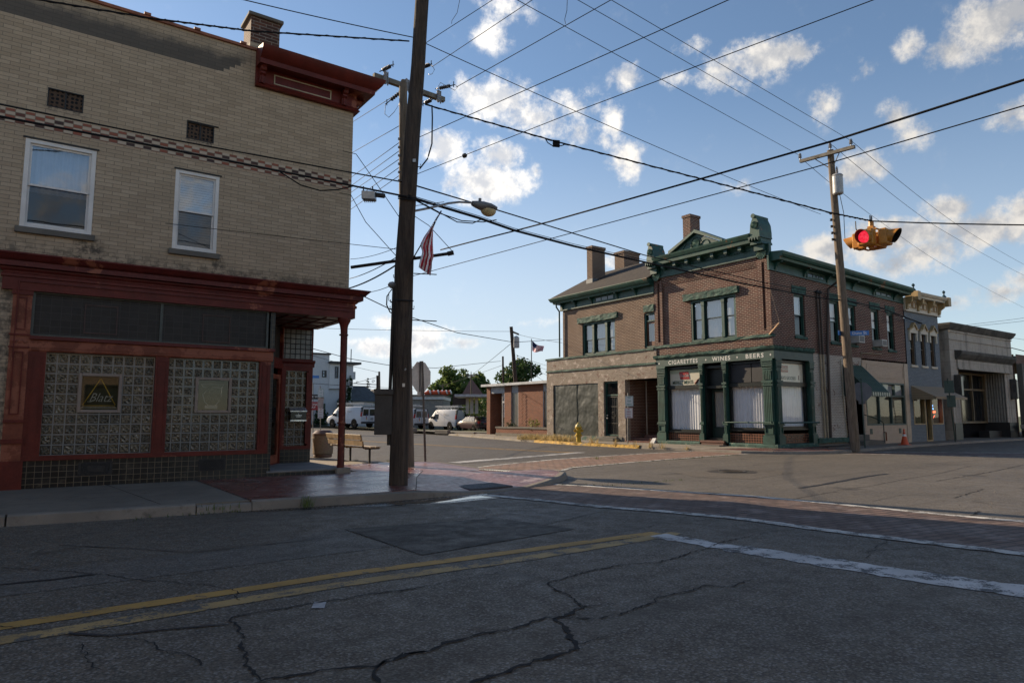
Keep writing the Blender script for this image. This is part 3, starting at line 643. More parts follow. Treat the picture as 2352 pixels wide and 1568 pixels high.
def glassblock(name):
    t = NT(name); uv = t.coord('UV'); mp = t.n('ShaderNodeMapping'); mp.inputs['Scale'].default_value = (1/.1755, 1/.182, 1); mp.inputs['Location'].default_value = (-.28/.1755, -.70/.182, 0); t.l(uv, mp.inputs[0])
    fr = t.n('ShaderNodeVectorMath', operation='FRACTION'); t.l(mp.outputs[0], fr.inputs[0]); fl = t.n('ShaderNodeVectorMath', operation='FLOOR'); t.l(mp.outputs[0], fl.inputs[0])
    s = t.n('ShaderNodeSeparateXYZ'); t.l(fr.outputs[0], s.inputs[0])
    e = lambda q: t.math('ABSOLUTE', t.math('SUBTRACT', q, .5))
    mx = t.math('MAXIMUM', e(s.outputs[0]), e(s.outputs[1]))
    groove = t.ramp(mx, .435, .452); rim = t.ramp(mx, .37, .40)
    rn = t.n('ShaderNodeTexWhiteNoise', noise_dimensions='2D'); t.l(fl.outputs[0], rn.inputs['Vector'])
    sh = t.n('ShaderNodeVectorMath', operation='MULTIPLY_ADD'); t.l(rn.outputs['Color'], sh.inputs[0]); sh.inputs[1].default_value = (7, 7, 7); t.l(uv, sh.inputs[2])
    w1 = t.n('ShaderNodeTexWave', wave_type='BANDS', bands_direction='DIAGONAL'); t.l(sh.outputs[0], w1.inputs['Vector'])
    for k, v in (('Scale', 7.0), ('Distortion', 5.0), ('Detail', 1.5), ('Detail Scale', 2.0)): w1.inputs[k].default_value = v
    n1 = t.noise(sh.outputs[0], 34, 2, .5, 1.2)
    vo = t.n('ShaderNodeTexVoronoi'); vo.inputs['Scale'].default_value = 26; t.l(sh.outputs[0], vo.inputs['Vector'])
    hgt = t.math('ADD', t.math('ADD', t.math('MULTIPLY', w1.outputs['Fac'], .28), t.math('MULTIPLY', vo.outputs['Distance'], .75)), n1)
    inside = t.mix(t.ramp(hgt, .62, 1.15), (.030, .025, .018), (.20, .16, .095)); inside = t.mix(t.ramp(hgt, 1.2, 1.4), inside, (.40, .38, .33))
    inside = t.mix(t.ramp(rn.outputs['Value'], .1, .95, 0, .55), inside, k3((.03, .028, .02), 1))
    col = t.mix(rim, inside, (.030, .032, .032)); col = t.mix(groove, col, (.125, .13, .125))
    nb = t.bump(t.math('MULTIPLY', hgt, t.math('SUBTRACT', 1.0, rim)), 1.0, .035)
    return t.bsdf(col, t.math('ADD', .10, t.math('MULTIPLY', groove, .55)), 0, nb, .8)
M_GB = glassblock('glass_block')
YF = 14.75
FL = lambda u, d, z: (u, YF-d, z)
tav = thing('corner_tavern', 'tan brick two-storey tavern with red shopfront, glass block windows and red roof cornice', 'building', (0, YF, .13))
holes = [(-.26, .84, 4.75, 6.39), (2.21, 3.04, 4.70, 6.34), (0.0, 5.95, .0, 3.62), (.01, .575, 7.06, 7.42), (2.365, 2.89, 7.02, 7.38)]
m = MB(FL); m.wall(-14, 5.92, .05, 9.3, holes, 0, .14)
m2 = m; m2.fr = None
for a, b in (((5.92, YF), (5.92, 17.2)), ((5.92, 17.2), (2.5, 24)), ((2.5, 24), (-14, 24)), ((-14, 24), (-14, YF))):
    z0 = 3.6 if a == (5.92, YF) else .05
    m2.quad((a[0], a[1], z0), (b[0], b[1], z0), (b[0], b[1], 9.3), (a[0], a[1], 9.3))
m2.face([m2.v((x, y, 9.15)) for x, y in ((-14, YF), (5.92, YF), (5.92, 17.2), (2.5, 24), (-14, 24))])
m2.face([m2.v((x, y, 3.75)) for x, y in ((-14, YF+.3), (5.92, YF+.3), (5.92, 17.2), (2.5, 24), (-14, 24))])
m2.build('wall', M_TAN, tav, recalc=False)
m = MB(FL); m.ub(-.66, 5.905, 6.60, 6.87, -.01, .006); m.build('checker_band', M_CHK, tav)
m = MB(FL); m.ub(-14, 3.66, 9.3, 9.36, -.3, .05)
for i in range(17): m.ub(-12+i*.92+.6, -12+i*.92+.72, 9.35, 9.40, -.3, .075)
m.build('coping', M_TERRA, tav)
# chimney
m = MB(); m.box(3.58, 14.98, 9.15, 4.22, 15.6, 9.62); ch = m.build('chimney', M_TANB, tav)
m = MB(); m.box(3.585, 14.985, 9.62, 4.215, 15.595, 10.22); m.build('chimney_shaft', M_DKBR, ch)
m = MB(); m.box(3.52, 14.92, 10.22, 4.28, 15.66, 10.30); m.build('cap', M_SILL, ch, bevel=.012)
m = MB(); m.box(3.56, 14.9, 9.3, 4.24, 14.98, 9.46); m.build('flashing', P('zinc', (.30, .31, .33), .7, .2), ch)
# upper vents with iron grilles
M_GRILL = NT('iron_grille'); t = M_GRILL; uv = t.coord('UV'); v = t.n('ShaderNodeTexVoronoi', feature='F1'); v.inputs['Scale'].default_value = 13; v.inputs['Randomness'].default_value = .25; t.l(uv, v.inputs['Vector'])
w = t.ramp(v.outputs['Distance'], .30, .40); M_GRILL = t.bsdf(t.mix(w, (.004, .004, .005), (.075, .045, .028)), .7, 0, t.bump(w, .6, .02), .3)
for (a, b, c, e) in ((.01, .575, 7.06, 7.42), (2.365, 2.89, 7.02, 7.38)):
    m = MB(FL); m.ub(a+.004, b-.004, c+.004, e-.004, -.06, -.035); g = m.build('vent_grille', M_GRILL, tav)
    m = MB(FL); m.frame(a, b, c, e, .018, -.05, .006); m.ub((a+b)/2-.012, (a+b)/2+.012, c+.02, e-.02, -.035, -.01); m.build('frame', M_IRON, g)
    if a > 1: m = MB(FL); m.ub(a, b+.08, e, e+.018, -.02, .03); m.build('lintel_angle', M_IRON, g)
# upper windows
def dh_window(par, fr, u0, u1, z0, z1, zr, fw, dback, fmat, gmat, curt=None, curtlow=None, blinds=False, sill=None, silld=.07, trim=None):
    m = MB(fr); m.frame(u0, u1, z0, z1, fw, dback-.07, dback+.02); w_ = m.build('window', fmat, par, bevel=.004)
    a, b, c, e = u0+fw, u1-fw, z0+fw, z1-fw
    m = MB(fr); m.frame(a, b, zr-.02, e, .035, dback-.05, dback-.02); m.build('upper_sash', fmat, w_)
    m = MB(fr); m.frame(a, b, c, zr+.02, .035, dback-.078, dback-.052); m.build('lower_sash', fmat, w_)
    m = MB(fr); m.quad((a, dback-.035, zr), (b, dback-.035, zr), (b, dback-.035, e), (a, dback-.035, e)); m.build('pane', gmat, w_, recalc=False); m = MB(fr); m.quad((a, dback-.065, c), (b, dback-.065, c), (b, dback-.065, zr), (a, dback-.065, zr)); m.build('lower_pane', M_SCR, w_, recalc=False)
    m = MB(fr); m.ub(a-.02, b+.02, c-.02, e+.02, dback-.9, dback-.885); m.ub(a-.03, a-.02, c, e, dback-.9, dback-.08); m.ub(b+.02, b+.03, c, e, dback-.9, dback-.08); m.ub(a, b, e+.01, e+.02, dback-.9, dback-.08); m.ub(a, b, c-.02, c-.01, dback-.9, dback-.08); m.build('room', M_DARK, w_)
    if blinds:
        m = MB(fr); n = int((e-c)/.05)
        for i in range(n):
            z = c+(i+.5)*(e-c)/n; m.hexa([(a, dback-.12, z-.02), (b, dback-.12, z-.02), (b, dback-.10, z+.018), (a, dback-.10, z+.018)], [(a, dback-.123, z-.02), (b, dback-.123, z-.02), (b, dback-.103, z+.018), (a, dback-.103, z+.018)])
        m.build('blind', curt, w_)
    elif curt is not None:
        curtain(par=w_, fr=fr, u0=a, u1=b, z0=zr-.1 if curt is M_CURTB else c, z1=e, d=dback-.16, mat=curt)
    if sill: m = MB(fr); m.ub(u0-.06, u1+.06, z0-.11, z0-.001, -.1, silld); m.build('sill', sill, w_, bevel=.01)
    return w_
def curtain(par, fr, u0, u1, z0, z1, d, mat, amp=.025, name='curtain', wave=.11):
    m = MB(fr); n = max(8, int((u1-u0)/.022)); A = []
    for i in range(n+1):
        u = u0+(u1-u0)*i/n; dd = d+amp*math.sin(u/wave*6.28+1.7*math.sin(u*5.1))*(.6+.4*math.sin(u*3.3)); A.append((m.v((u, dd, z0)), m.v((u, dd*1.0, z1))))
    for i in range(n): m.face((A[i][0], A[i+1][0], A[i+1][1], A[i][1]))
    return m.build(name, mat, par, smooth='all', recalc=False)
dh_window(tav, FL, -.26, .84, 4.75, 6.39, 5.555, .075, -.02, M_WHITEF, M_WIN2, M_CURTB, sill=M_SILL)
dh_window(tav, FL, 2.21, 3.04, 4.70, 6.34, 5.52, .07, -.02, M_WHITEF, M_WIN2, P('blue_grey_blind', (.45, .52, .60), .6, bump=0), blinds=True, sill=M_SILL)
for a_, b_, z_ in ((-.30, .88, 6.39), (2.18, 3.08, 6.34)): m = MB(FL); m.ub(a_, b_, z_, z_+.03, -.02, .02); m.build('window_head', M_IRON, tav)
# roof cornice: bed moulding, panel, brackets, crown
def off(path, d): return path
cp = [(3.66, YF), (5.92, YF), (5.92, 17.0)]
m = MB(); m.sweep([(-.05, 8.50), (.10, 8.50), (.12, 8.53), (.07, 8.58), (.05, 8.62), (.05, 9.02), (-.05, 9.02)], cp, 1); cor = m.build('roof_cornice', M_RPT, tav)
m = MB(); m.sweep([(0.0, 8.93), (.08, 8.93), (.36, 8.90), (.37, 8.90), (.38, 9.00), (.43, 9.03), (.50, 9.10), (.55, 9.19), (.56, 9.24), (.50, 9.26), (0.0, 9.36)], cp, 1); m.build('crown_moulding', M_RPT, cor, smooth=True)
m = MB(FL); m.frame(4.05, 5.35, 8.64, 8.86, .024, .05, .062); m.build('panel_trim', P('cream_line', (.34, .29, .20), .6), cor)
m = MB(FL); m.ub(4.074, 5.326, 8.664, 8.836, .05, .056); m.build('panel', M_RPT2, cor)
def bracket(m, u, w=.11, z0=8.56, z1=8.92, d1=.30):
    m.prof([(.05, z0), (.12, z0+.01), (.14, z0+.16), (.20, z0+.20), (.20, z0+.24), (.25, z0+.26), (.27, z0+.31), (d1, z0+.33), (d1, z1), (.05, z1)], u, u+w)
for u in (3.72, 5.58):
    m = MB(FL); bracket(m, u); m.ub(u+.035, u+.075, 8.57, 8.73, .12, .155); m.build('bracket', M_RPT, cor)
FE = lambda u, d, z: (5.92+d, u, z)
m = MB(FE); bracket(m, 14.85); m.build('bracket', M_RPT, cor); m = MB(FE); bracket(m, 16.7); m.build('bracket', M_RPT, cor)
m = MB(); m.prof([(0, 8.55), (.12, 8.55), (.36, 8.85), (.52, 9.02), (.56, 9.24), (0, 9.34)], 3.64, 3.655) if False else None
# shopfront cornice wraps the corner
sp = [(-.33, YF+.3), (-.33, YF), (5.95, YF), (5.95, 17.1)]
m = MB(); m.sweep([(-.05, 3.60), (.10, 3.60), (.10, 3.82), (.125, 3.83), (.125, 3.88), (.10, 3.90), (.10, 3.95), (-.05, 3.95)], sp, 1); sc1 = m.build('shopfront_frieze', M_RPT, tav)
m = MB(); m.sweep([(-.05, 3.93), (.12, 3.93), (.15, 3.965), (.15, 3.985), (.19, 4.0), (.235, 4.0), (.235, 4.09), (.27, 4.10), (.30, 4.14), (.345, 4.185), (.36, 4.20), (.36, 4.225), (-.05, 4.28)], sp, 1); m.build('shopfront_cornice', M_RPT2, sc1, smooth=True)
m = MB(FL); m.tube([FL(-.16, .13, 3.78), FL(2, .135, 3.775), FL(5.9, .13, 3.77)], .014, 6) if False else m.ub(-.2, 5.9, 3.745, 3.775, .1, .13); m.build('awning_rail', M_RPT2, sc1)
m = MB(); m.tube([(-.19, YF-.14, 3.76), (-.2, YF-.14, 2.4)], .012, 6); m.build('awning_rod', M_RPT, sc1)
# left pilaster
m = MB(FL); m.ub(-.26, .02, .05, 3.62, -.1, .05); pl = m.build('pilaster', M_RORG, tav)
m = MB(FL); m.frame(-.20, -.05, 2.9, 3.48, .022, .05, .07); m.frame(-.20, -.05, 1.42, 2.52, .022, .05, .07); m.ub(-.28, .03, 3.52, 3.60, .05, .085); m.ub(-.28, .03, 2.80, 2.83, .05, .08); m.ub(-.28, .03, 2.58, 2.61, .05, .08); m.ub(-.27, .025, 1.28, 1.33, .05, .08); m.ub(-.28, .03, .92, 1.0, .05, .09); m.build('mouldings', M_RPT, pl)
for i in range(3): m = MB(); m.lathe([(.036, 0), (.03, .012), (.012, .018)], (-.2+.08*i, YF-.05, 2.70), 12, 'y'); m.bm.verts.ensure_lookup_table(); [setattr(v, 'co', Vector((v.co.x, 2*(YF-.05)-v.co.y, v.co.z))) for v in m.bm.verts]; m.build('rosette', M_RORG, pl)
m = MB(FL); m.ub(-.28, .06, .05, .62, -.1, .075); m.build('plinth', M_RPT, pl)
# bulkhead, frames, bands
m = MB(FL); m.ub(.06, 4.22, .05, .615, -.2, .0); m.build('tiled_bulkhead', M_BTILE, tav)
m = MB(FL)
for a, b in ((.02, .285), (2.04, 2.275), (4.005, 4.22)): m.ub(a, b, .70, 2.535, -.12, .03)
m.ub(.02, 4.22, .615, .70, -.12, .045); fr_ = m.build('window_surround', M_RPT, tav)
for a, b in ((.08, .24), (2.08, 2.235), (4.05, 4.17)): m = MB(FL); m.frame(a, b, .80, 2.46, .016, .03, .042); m.build('surround_panel', M_RPT, fr_)
m = MB(FL); m.prof([(-.12, 2.535), (.03, 2.535), (.045, 2.56), (.045, 2.60), (.06, 2.60), (.06, 2.73), (.10, 2.745), (.10, 2.80), (-.12, 2.80)], .02, 4.26); m.build('head_band', M_RORG, fr_)
m = MB(FL); m.prof([(.02, 2.745), (.115, 2.745), (.115, 2.805), (.02, 2.815)], .02, 4.28); m.build('head_moulding', M_RPT2, fr_)
m = MB(FL); m.ub(.05, 4.12, 2.83, 3.60, -.1, -.02); tr = m.build('transom_panel', M_DTILE, tav)
m = MB(FL); m.frame(.02, 4.15, 2.80, 3.62, .045, -.06, .02); m.ub(2.075, 2.125, 2.84, 3.58, -.06, .01); m.build('frame', M_DFR, tr)
M_BTR = P('brown_trim', (.055, .03, .026), .6)
for a_ in ((.82, 1.36, 2.91, 3.45), (2.85, 3.385, 2.88, 3.44)): m = MB(FL); m.frame(*a_, .022, -.02, -.006); m.build('hatch_trim', M_BTR, tr)
def gbwin(u0, u1, hole):
    m = MB(FL); m.wall(u0, u1, .70, 2.535, [hole], -.05, .08); return m.build('glass_block_window', M_GB, tav, recalc=False)
g1 = gbwin(.285, 2.04, (.80, 1.50, 1.455, 2.18)); g2 = gbwin(2.275, 4.005, (2.78, 3.47, 1.455, 2.17))
for g, (a, b, c, e) in ((g1, (.80, 1.50, 1.455, 2.18)), (g2, (2.78, 3.47, 1.455, 2.17))):
    m = MB(FL); m.frame(a, b, c, e, .055, -.09, -.015); m.build('sign_frame', M_TANF, g, bevel=.006)
    m = MB(FL); m.quad((a+.05, -.06, c+.05), (b-.05, -.06, c+.05), (b-.05, -.06, e-.05), (a+.05, -.06, e-.05)); m.build('sign_pane', glass('sign_glass', (.85, .82, .75), -.01, .01), g, recalc=False)
    m = MB(FL); m.ub(a+.02, b-.02, c+.02, e-.02, -.27, -.26); m.frame(a, b, c, e, .02, -.26, -.092); m.build('backing', P('olive_backing', (.032, .027, .012), .8, vs=1.5), g)
for (a, b, c, e) in ((.88, 1.42, .32, .56), (2.90, 3.41, .31, .55)):
    m = MB(FL); m.ub(a, b, c, e, -.02, .012); g = m.build('bulkhead_vent', M_GRILL if False else P('dark_vent', (.014, .014, .016), .55), tav)
    m = MB()
    for i in range(9):
        for j in range(4):
            if a < 1 and 2 <= i <= 6 and j in (1, 2): continue
            m.tube([(a+.06+i*(b-a-.12)/8+.018*math.cos(q/6*6.283), YF-.016, c+.045+j*.05+.018*math.sin(q/6*6.283)) for q in range(7)], .004, 4)
    if a < 1: m.fr = FL; m.ub(1.02, 1.10, .40, .48, .012, .02); m.fr = None; m.lathe([(.045, -.02), (.045, -.012)], (1.21, YF, .44), 14, 'y')
    m.build('louvre', M_IRON, g)
# recessed corner porch
m = MB(); m.ext([(4.22, YF-.01), (5.97, YF-.01), (5.97, 17.1), (5.18, 17.1), (4.58, 16.25), (4.30, 15.0)], .05, .245); pc = m.build('porch_floor', concrete('porch_concrete', (.20, .20, .20)), tav)
m = MB(FL); m.ub(4.22, 5.74, .05, .215, .0, .014); m.build('riser_tile', M_BTILE, pc)
m = MB(); m.box(5.70, YF-.14, .05, 6.02, YF+.16, .255); m.build('column_plinth', concrete('plinth_stone', (.26, .23, .19)), pc, bevel=.012)
m = MB(); m.lathe([(.078, .25), (.078, .30), (.07, .34), (.07, 1.22), (.095, 1.225), (.095, 1.255), (.07, 1.26), (.07, 3.20), (.10, 3.205), (.10, 3.235), (.072, 3.24), (.078, 3.35), (.10, 3.45), (.145, 3.54), (.145, 3.60)], (5.83, YF, 0), 20); m.build('column', M_RPT, tav, smooth=True)
m = MB(); m.ext([(4.1, YF), (5.95, YF), (5.95, 17.3), (4.1, 17.3)], 3.595, 3.63); cl = m.build('porch_ceiling', P('ceiling_boards', (.10, .085, .075), .4, vs=4, spec=.5), tav)
m = MB()
for i in range(5): m.box(4.15+i*.42, YF+.05, 3.572, 4.18+i*.42, 17.1, 3.594)
for j in range(4): m.box(4.15, YF+.35+j*.6, 3.575, 5.93, YF+.38+j*.6, 3.594)
m.build('battens', M_RPT2, cl)
# back wall of the porch with a glass block side light
FP = lambda u, d, z: (u, 17.1-d, z)
m = MB(FP); m.ub(5.18, 5.955, .245, .57, -.15, 0); m.build('porch_bulkhead', M_BTILE, tav)
m = MB(FP); m.frame(5.18, 5.955, .57, 2.62, .10, -.15, .02, .085); m.ub(5.80, 5.86, .7, 2.5, -.1, .035); s1 = m.build('sidelight_surround', M_RPT, tav)
m = MB(FP); m.prof([(-.15, 2.62), (.03, 2.62), (.03, 2.70), (.09, 2.74), (.09, 2.79), (-.15, 2.80)], 5.15, 5.99); m.build('sidelight_head', M_RPT2, s1)
m = MB(FP); m.quad((5.27, -.03, .65), (5.80, -.03, .65), (5.80, -.03, 2.53), (5.27, -.03, 2.53)); m.build('glass_block_sidelight', M_GB, tav, recalc=False)
t = tile('pale_transom_tile', (.13, .13, .125), (.02, .02, .022), .128, .128, .012, .3, .4, .4)
m = MB(FP); m.ub(5.20, 5.93, 2.80, 3.6, -.12, -.02); m.build('side_transom', t, tav); m = MB(FP); m.frame(5.16, 5.955, 2.79, 3.6, .03, -.1, 0); m.build('side_transom_frame', M_RPT, tav)
# return wall and oblique door with number
m = MB(); m.hexa([(4.20, YF+.02, .2), (4.30, YF+.02, .2), (4.66, 16.2, .2), (4.56, 16.25, .2)], [(4.20, YF+.02, 3.6), (4.30, YF+.02, 3.6), (4.66, 16.2, 3.6), (4.56, 16.25, 3.6)]); m.build('return_wall', M_BTILE, tav)
dA, dB = Vector((4.58, 16.25, 0)), Vector((5.18, 17.1, 0)); dt = (dB-dA).normalized(); dn = Vector((dt.y, -dt.x, 0)); DL = (dB-dA).length
FD = lambda u, d, z: tuple(dA + dt*u + dn*d + Vector((0, 0, z)))
m = MB(FD); m.frame(0, DL, .245, 2.62, .07, -.08, .02, .02); dr = m.build('door', M_RPT, tav)
m = MB(FD); m.frame(.07, DL-.07, .265, 2.40, .11, -.05, 0.0, .2); m.build('door_leaf', M_RORG, dr)
m = MB(FD); m.quad((.17, -.025, .45), (DL-.17, -.025, .45), (DL-.17, -.025, 2.3), (.17, -.025, 2.3)); m.build('pane', M_WIN, dr, recalc=False)
m = MB(FD); m.ub(.1, DL-.1, .3, 2.4, -.5, -.48); m.ub(.17, DL-.17, 1.25, 1.6, -.07, -.055); m.build('dark_hall', M_DARK, dr)
m = MB(FD); m.ub(.12, .17, 1.15, 1.42, 0, .05); m.ub(.10, .15, 2.0, 2.04, 0, .02); m.ub(.1, .15, .75, .8, 0, .02); m.build('handle', M_RPT, dr)
m = MB(FD); m.ub(0, DL, 2.62, 2.80, -.08, .03); m.ub(DL-.10, DL, 2.8, 3.6, -.08, .03); m.build('door_head', M_RPT, dr)
m = MB(FD); m.ub(0, DL-.1, 2.8, 3.6, -.06, -.04); m.build('door_transom', M_DTILE, dr)
text('223', .15, FD(.32, -.01, 2.18), dt, (0, 0, 1), P('number_white', (.7, .7, .7), .4, bump=0), 'house_number', dr, bold=.02)
# mailbox
mbx = thing('mailbox', 'black wall mailbox with silver lid beside the red tavern door', 'mailbox', (5.58, 17.0, 1.3))
m = MB(FP); m.ub(5.38, 5.78, 1.30, 1.50, .0, .16); m.build('box', P('gloss_black', (.012, .012, .013), .25, bump=0), mbx, bevel=.008)
m = MB(FP); m.prof([(0, 1.60), (.06, 1.60), (.17, 1.52), (.17, 1.50), (0, 1.50)], 5.37, 5.79); m.build('lid', P('brushed_steel', (.55, .55, .56), .3, .8, bump=0), mbx)
m = MB(FP); m.ub(5.38, 5.78, 1.265, 1.30, .0, .165); m.ub(5.50, 5.66, 1.40, 1.415, .16, .163); m.ub(5.52, 5.64, 1.37, 1.38, .16, .163); m.lathe([(.012, 0), (.01, .006)], (5.58, .16, 1.45), 8, 'y'); m.build('trim', bpy.data.materials['brushed_steel'], mbx)
# neon signs in the two framed openings
def neon_path(pts, name, mat, par, r=.006): m = MB(FL); m.fr = None; m.tube([FL(u, -.12, z) for u, z in pts], r, 6); return m.build(name, mat, par, smooth='all')
M_NY = P('unlit_yellow_tube', (.42, .27, .012), .35, bump=0); M_NW = P('unlit_white_tube', (.30, .30, .29), .35, bump=0)
n1 = thing('neon_sign', 'unlit triangular yellow beer neon with white script lettering in the left glass block window', 'neon sign', (1.15, YF+.12, 1.5))
neon_path([(1.15, 2.08), (.895, 1.60), (.90, 1.585), (1.41, 1.585), (1.415, 1.60), (1.16, 2.085)], 'triangle', M_NY, n1, .009)
text('Blatz', .23, FL(1.16, -.11, 1.73), (1, 0, 0), (0, 0, 1), M_NW, 'script_lettering', n1, .004, shear=.45, bold=-.008, sx=.8)
neon_path([(.96, 1.66), (1.02, 1.655), (1.06, 1.70)], 'underline', M_NW, n1, .005); neon_path([(1.26, 1.67), (1.35, 1.67)], 'underline', M_NW, n1, .004)
m = MB(FL); m.poly([(.85, 1.53), (1.45, 1.53), (1.415, 1.575), (.89, 1.575)], -.13, -.12); m.build('slogan_plate', P('pale_plate', (.22, .21, .17), .6, bump=0), n1)
text('NOW AT LOCAL PRICES', .036, FL(1.15, -.117, 1.553), (1, 0, 0), (0, 0, 1), P('dull_red_print', (.06, .03, .025), .6, bump=0), 'slogan', n1, .001, spacing=1.25)
n2 = thing('neon_sign', 'unlit white shield shaped beer neon in the right glass block window', 'neon sign', (3.12, YF+.12, 1.5))
neon_path([(2.90, 2.03), (3.335, 2.03), (3.30, 1.975), (3.295, 1.97), (3.29, 1.80), (3.26, 1.70), (3.20, 1.62), (3.125, 1.585), (3.05, 1.61), (2.98, 1.68), (2.945, 1.80), (2.94, 1.84)], 'shield', M_NW, n2, .007)
neon_path([(2.90, 2.03), (2.945, 1.975), (3.08, 1.975), (2.955, 1.845)], 'shield_corner', M_NW, n2, .007); neon_path([(3.11, 1.972), (3.295, 1.97)], 'shield_bar', M_NW, n2, .006)
M_NG = P('dead_tube', (.075, .070, .05), .5, bump=0)
text('Old', .14, FL(3.15, -.12, 1.885), (1, 0, 0), (0, 0, 1), M_NG, 'script_lettering', n2, .003, shear=.2, bold=-.01); text('Style', .14, FL(3.13, -.12, 1.755), (1, 0, 0), (0, 0, 1), M_NG, 'script_lettering', n2, .003, shear=.2, bold=-.01)
m = MB(FL); m.ub(2.99, 3.23, 1.545, 1.61, -.16, -.13); m.build('transformer', P('grey_box', (.20, .20, .20), .5, bump=0), n2)
# ------------------------------------------------------------------ red brick corner store with green shopfront
XF, YS = 24.7, 16.34
FF = lambda u, d, z: (XF-d, u, z)
FS = lambda u, d, z: (u, YS-d, z)
M_GRN = P('green_paint', (.013, .056, .044), .45, var=.3, vs=3, bump=.1, bs=20, spec=.45, wear=((.09, .13, .10), .64, 2.2))
M_GRNR = P('green_rust_paint', (.020, .072, .056), .5, var=.3, vs=3, bump=.1, bs=20, wear=((.20, .09, .045), .60, 1.6))
M_GRN2 = P('dark_green_paint', (.012, .030, .026), .4, var=.25, bump=.05)
M_GSTN = P('green_painted_stone', (.024, .076, .062), .75, var=.45, vs=5, bump=.5, bs=18, wear=((.17, .17, .13), .60, 5))
M_BLKP = P('black_paint', (.010, .013, .013), .35, var=.3, bump=.05)
M_RBR = brick('red_brick', (.118, .036, .027), (.056, .024, .022), (.37, .30, .24), .225, .076, .0115, .5, .25, stain=((.06, .035, .03), .60, .9))
M_RBR2 = brick('brown_brick', (.140, .076, .050), (.078, .042, .034), (.42, .34, .26), .225, .076, .0115, .5, .25)
M_WSH = brick('stripped_brick', (.31, .255, .205), (.23, .185, .15), (.37, .325, .28), .225, .076, .012, 1.0, .3, stain=((.13, .06, .048), .53, 3.5), paint=((.47, .40, .35), .55, 2.8))
M_WSH2 = brick('whitewashed_brick', (.52, .49, .43), (.43, .39, .34), (.24, .20, .17), .215, .0715, .011, .7, .2, paint=((.13, .055, .042), .57, 1.5))
M_SHING = brick('roof_shingles', (.075, .062, .052), (.052, .044, .040), (.030, .027, .025), .30, .14, .006, .4, .3, rough=.95)
M_RTILE = tile('brown_wall_tile', (.035, .022, .018), (.24, .085, .04), .125, .105, .009, .2, .3)
M_CREAMB = P('cream_board', (.74, .67, .52), .6, var=.06, bump=0)
st = thing('corner_store', 'two-storey red brick corner store with green metal cornice and green cast iron shopfront', 'building', (XF, YS, .1))
# walls
WH = [(18.12, 20.57, 4.73, 6.66)]
m = MB(FF); m.wall(16.95, 22.2, 4.72, 7.62, WH, -.10, .14); m.wall(16.34, 22.70, 4.12, 4.72, [], 0, .1); m.wall(16.34, 22.7, 7.9, 8.5, [], .0, .1)
m.ub(16.355, 16.60, 4.72, 7.95, -.3, .0); m.ub(16.72, 16.95, 4.72, 7.95, -.3, .0); m.ub(16.60, 16.72, 4.9, 7.75, -.3, -.12); m.ub(16.60, 16.72, 4.72, 4.9, -.3, 0); m.ub(16.60, 16.72, 7.75, 7.95, -.3, 0)
m.ub(22.2, 22.36, 4.72, 7.95, -.3, .0); m.ub(22.5, 22.70, 4.72, 7.95, -.3, .0); m.ub(22.36, 22.5, 4.9, 7.75, -.3, -.12); m.ub(22.36, 22.5, 4.72, 4.9, -.3, 0); m.ub(22.36, 22.5, 7.75, 7.95, -.3, 0)
for k in range(5): m.ub(16.95, 22.2, 7.60+k*.072, 7.60+(k+1)*.072+(.003 if k < 4 else -.05), -.2, -.078+k*.019)
m.build('wall', M_RBR, st, recalc=False)
SH = [(26.33, 27.13, 4.74, 6.56), (29.1, 29.88, 4.66, 6.53), (30.55, 31.30, 4.64, 6.47), (32.74, 33.46, 4.62, 6.47), (34.24, 34.93, 4.59, 6.43)]
m = MB(FS); m.wall(24.7, 35.98, 4.06, 7.6, SH, 0, .16); m.build('side_wall', M_RBR, st, recalc=False)
m = MB(FS); m.wall(27.3, 31.62, .05, 4.06, [(30.0, 31.45, .0, 2.75)], .012, .3); m.build('whitewashed_wall', M_WSH2, st, recalc=False)
# left wing upper wall, gable and backs
UWH = [(25.5, 28.05, 4.67, 6.42), (22.72, 23.45, 4.70, 6.42)]
m = MB(FF); m.wall(22.7, 29.72, 4.6, 7.35, UWH, -.06, .2); m.fr = None
m.quad((24.78, 29.72, .1), (36, 29.72, .1), (36, 29.72, 7.6), (24.78, 29.72, 7.6)); m.face([m.v(p) for p in ((24.78, 29.72, 7.6), (31.3, 29.72, 7.6), (28.0, 29.72, 9.75))])
m.quad((36, 29.72, .1), (36, 16.4, .1), (36, 16.4, 7.6), (36, 29.72, 7.6)); m.build('wing_wall', M_RBR2, st, recalc=False)
m = MB(); m.face([m.v(p) for p in ((24.75, 16.4, 8.2), (36, 16.4, 7.75), (36, 22.7, 7.75), (24.75, 22.7, 8.2))]); m.face([m.v(p) for p in ((31.3, 22.7, 7.7), (36, 22.7, 7.6), (36, 29.72, 7.6), (31.3, 29.72, 7.6))]); m.quad((24.8, 22.7, 7), (31.3, 22.7, 7), (31.3, 22.7, 8.3), (24.8, 22.7, 8.3)); m.build('flat_roof', P('tar_roof', (.05, .05, .05), .9), st, recalc=False)
m = MB(); m.hexa([(24.25, 22.75, 7.98), (24.25, 30.32, 7.98), (28.0, 30.32, 9.92), (28.0, 22.75, 9.92)], [(24.25, 22.75, 8.05), (24.25, 30.32, 8.05), (28.0, 30.32, 9.99), (28.0, 22.75, 9.99)]); m.hexa([(28, 22.75, 9.92), (28, 30.32, 9.92), (31.4, 30.32, 7.9), (31.4, 22.75, 7.9)], [(28, 22.75, 9.99), (28, 30.32, 9.99), (31.4, 30.32, 7.97), (31.4, 22.75, 7.97)]); m.build('roof', M_SHING, st)
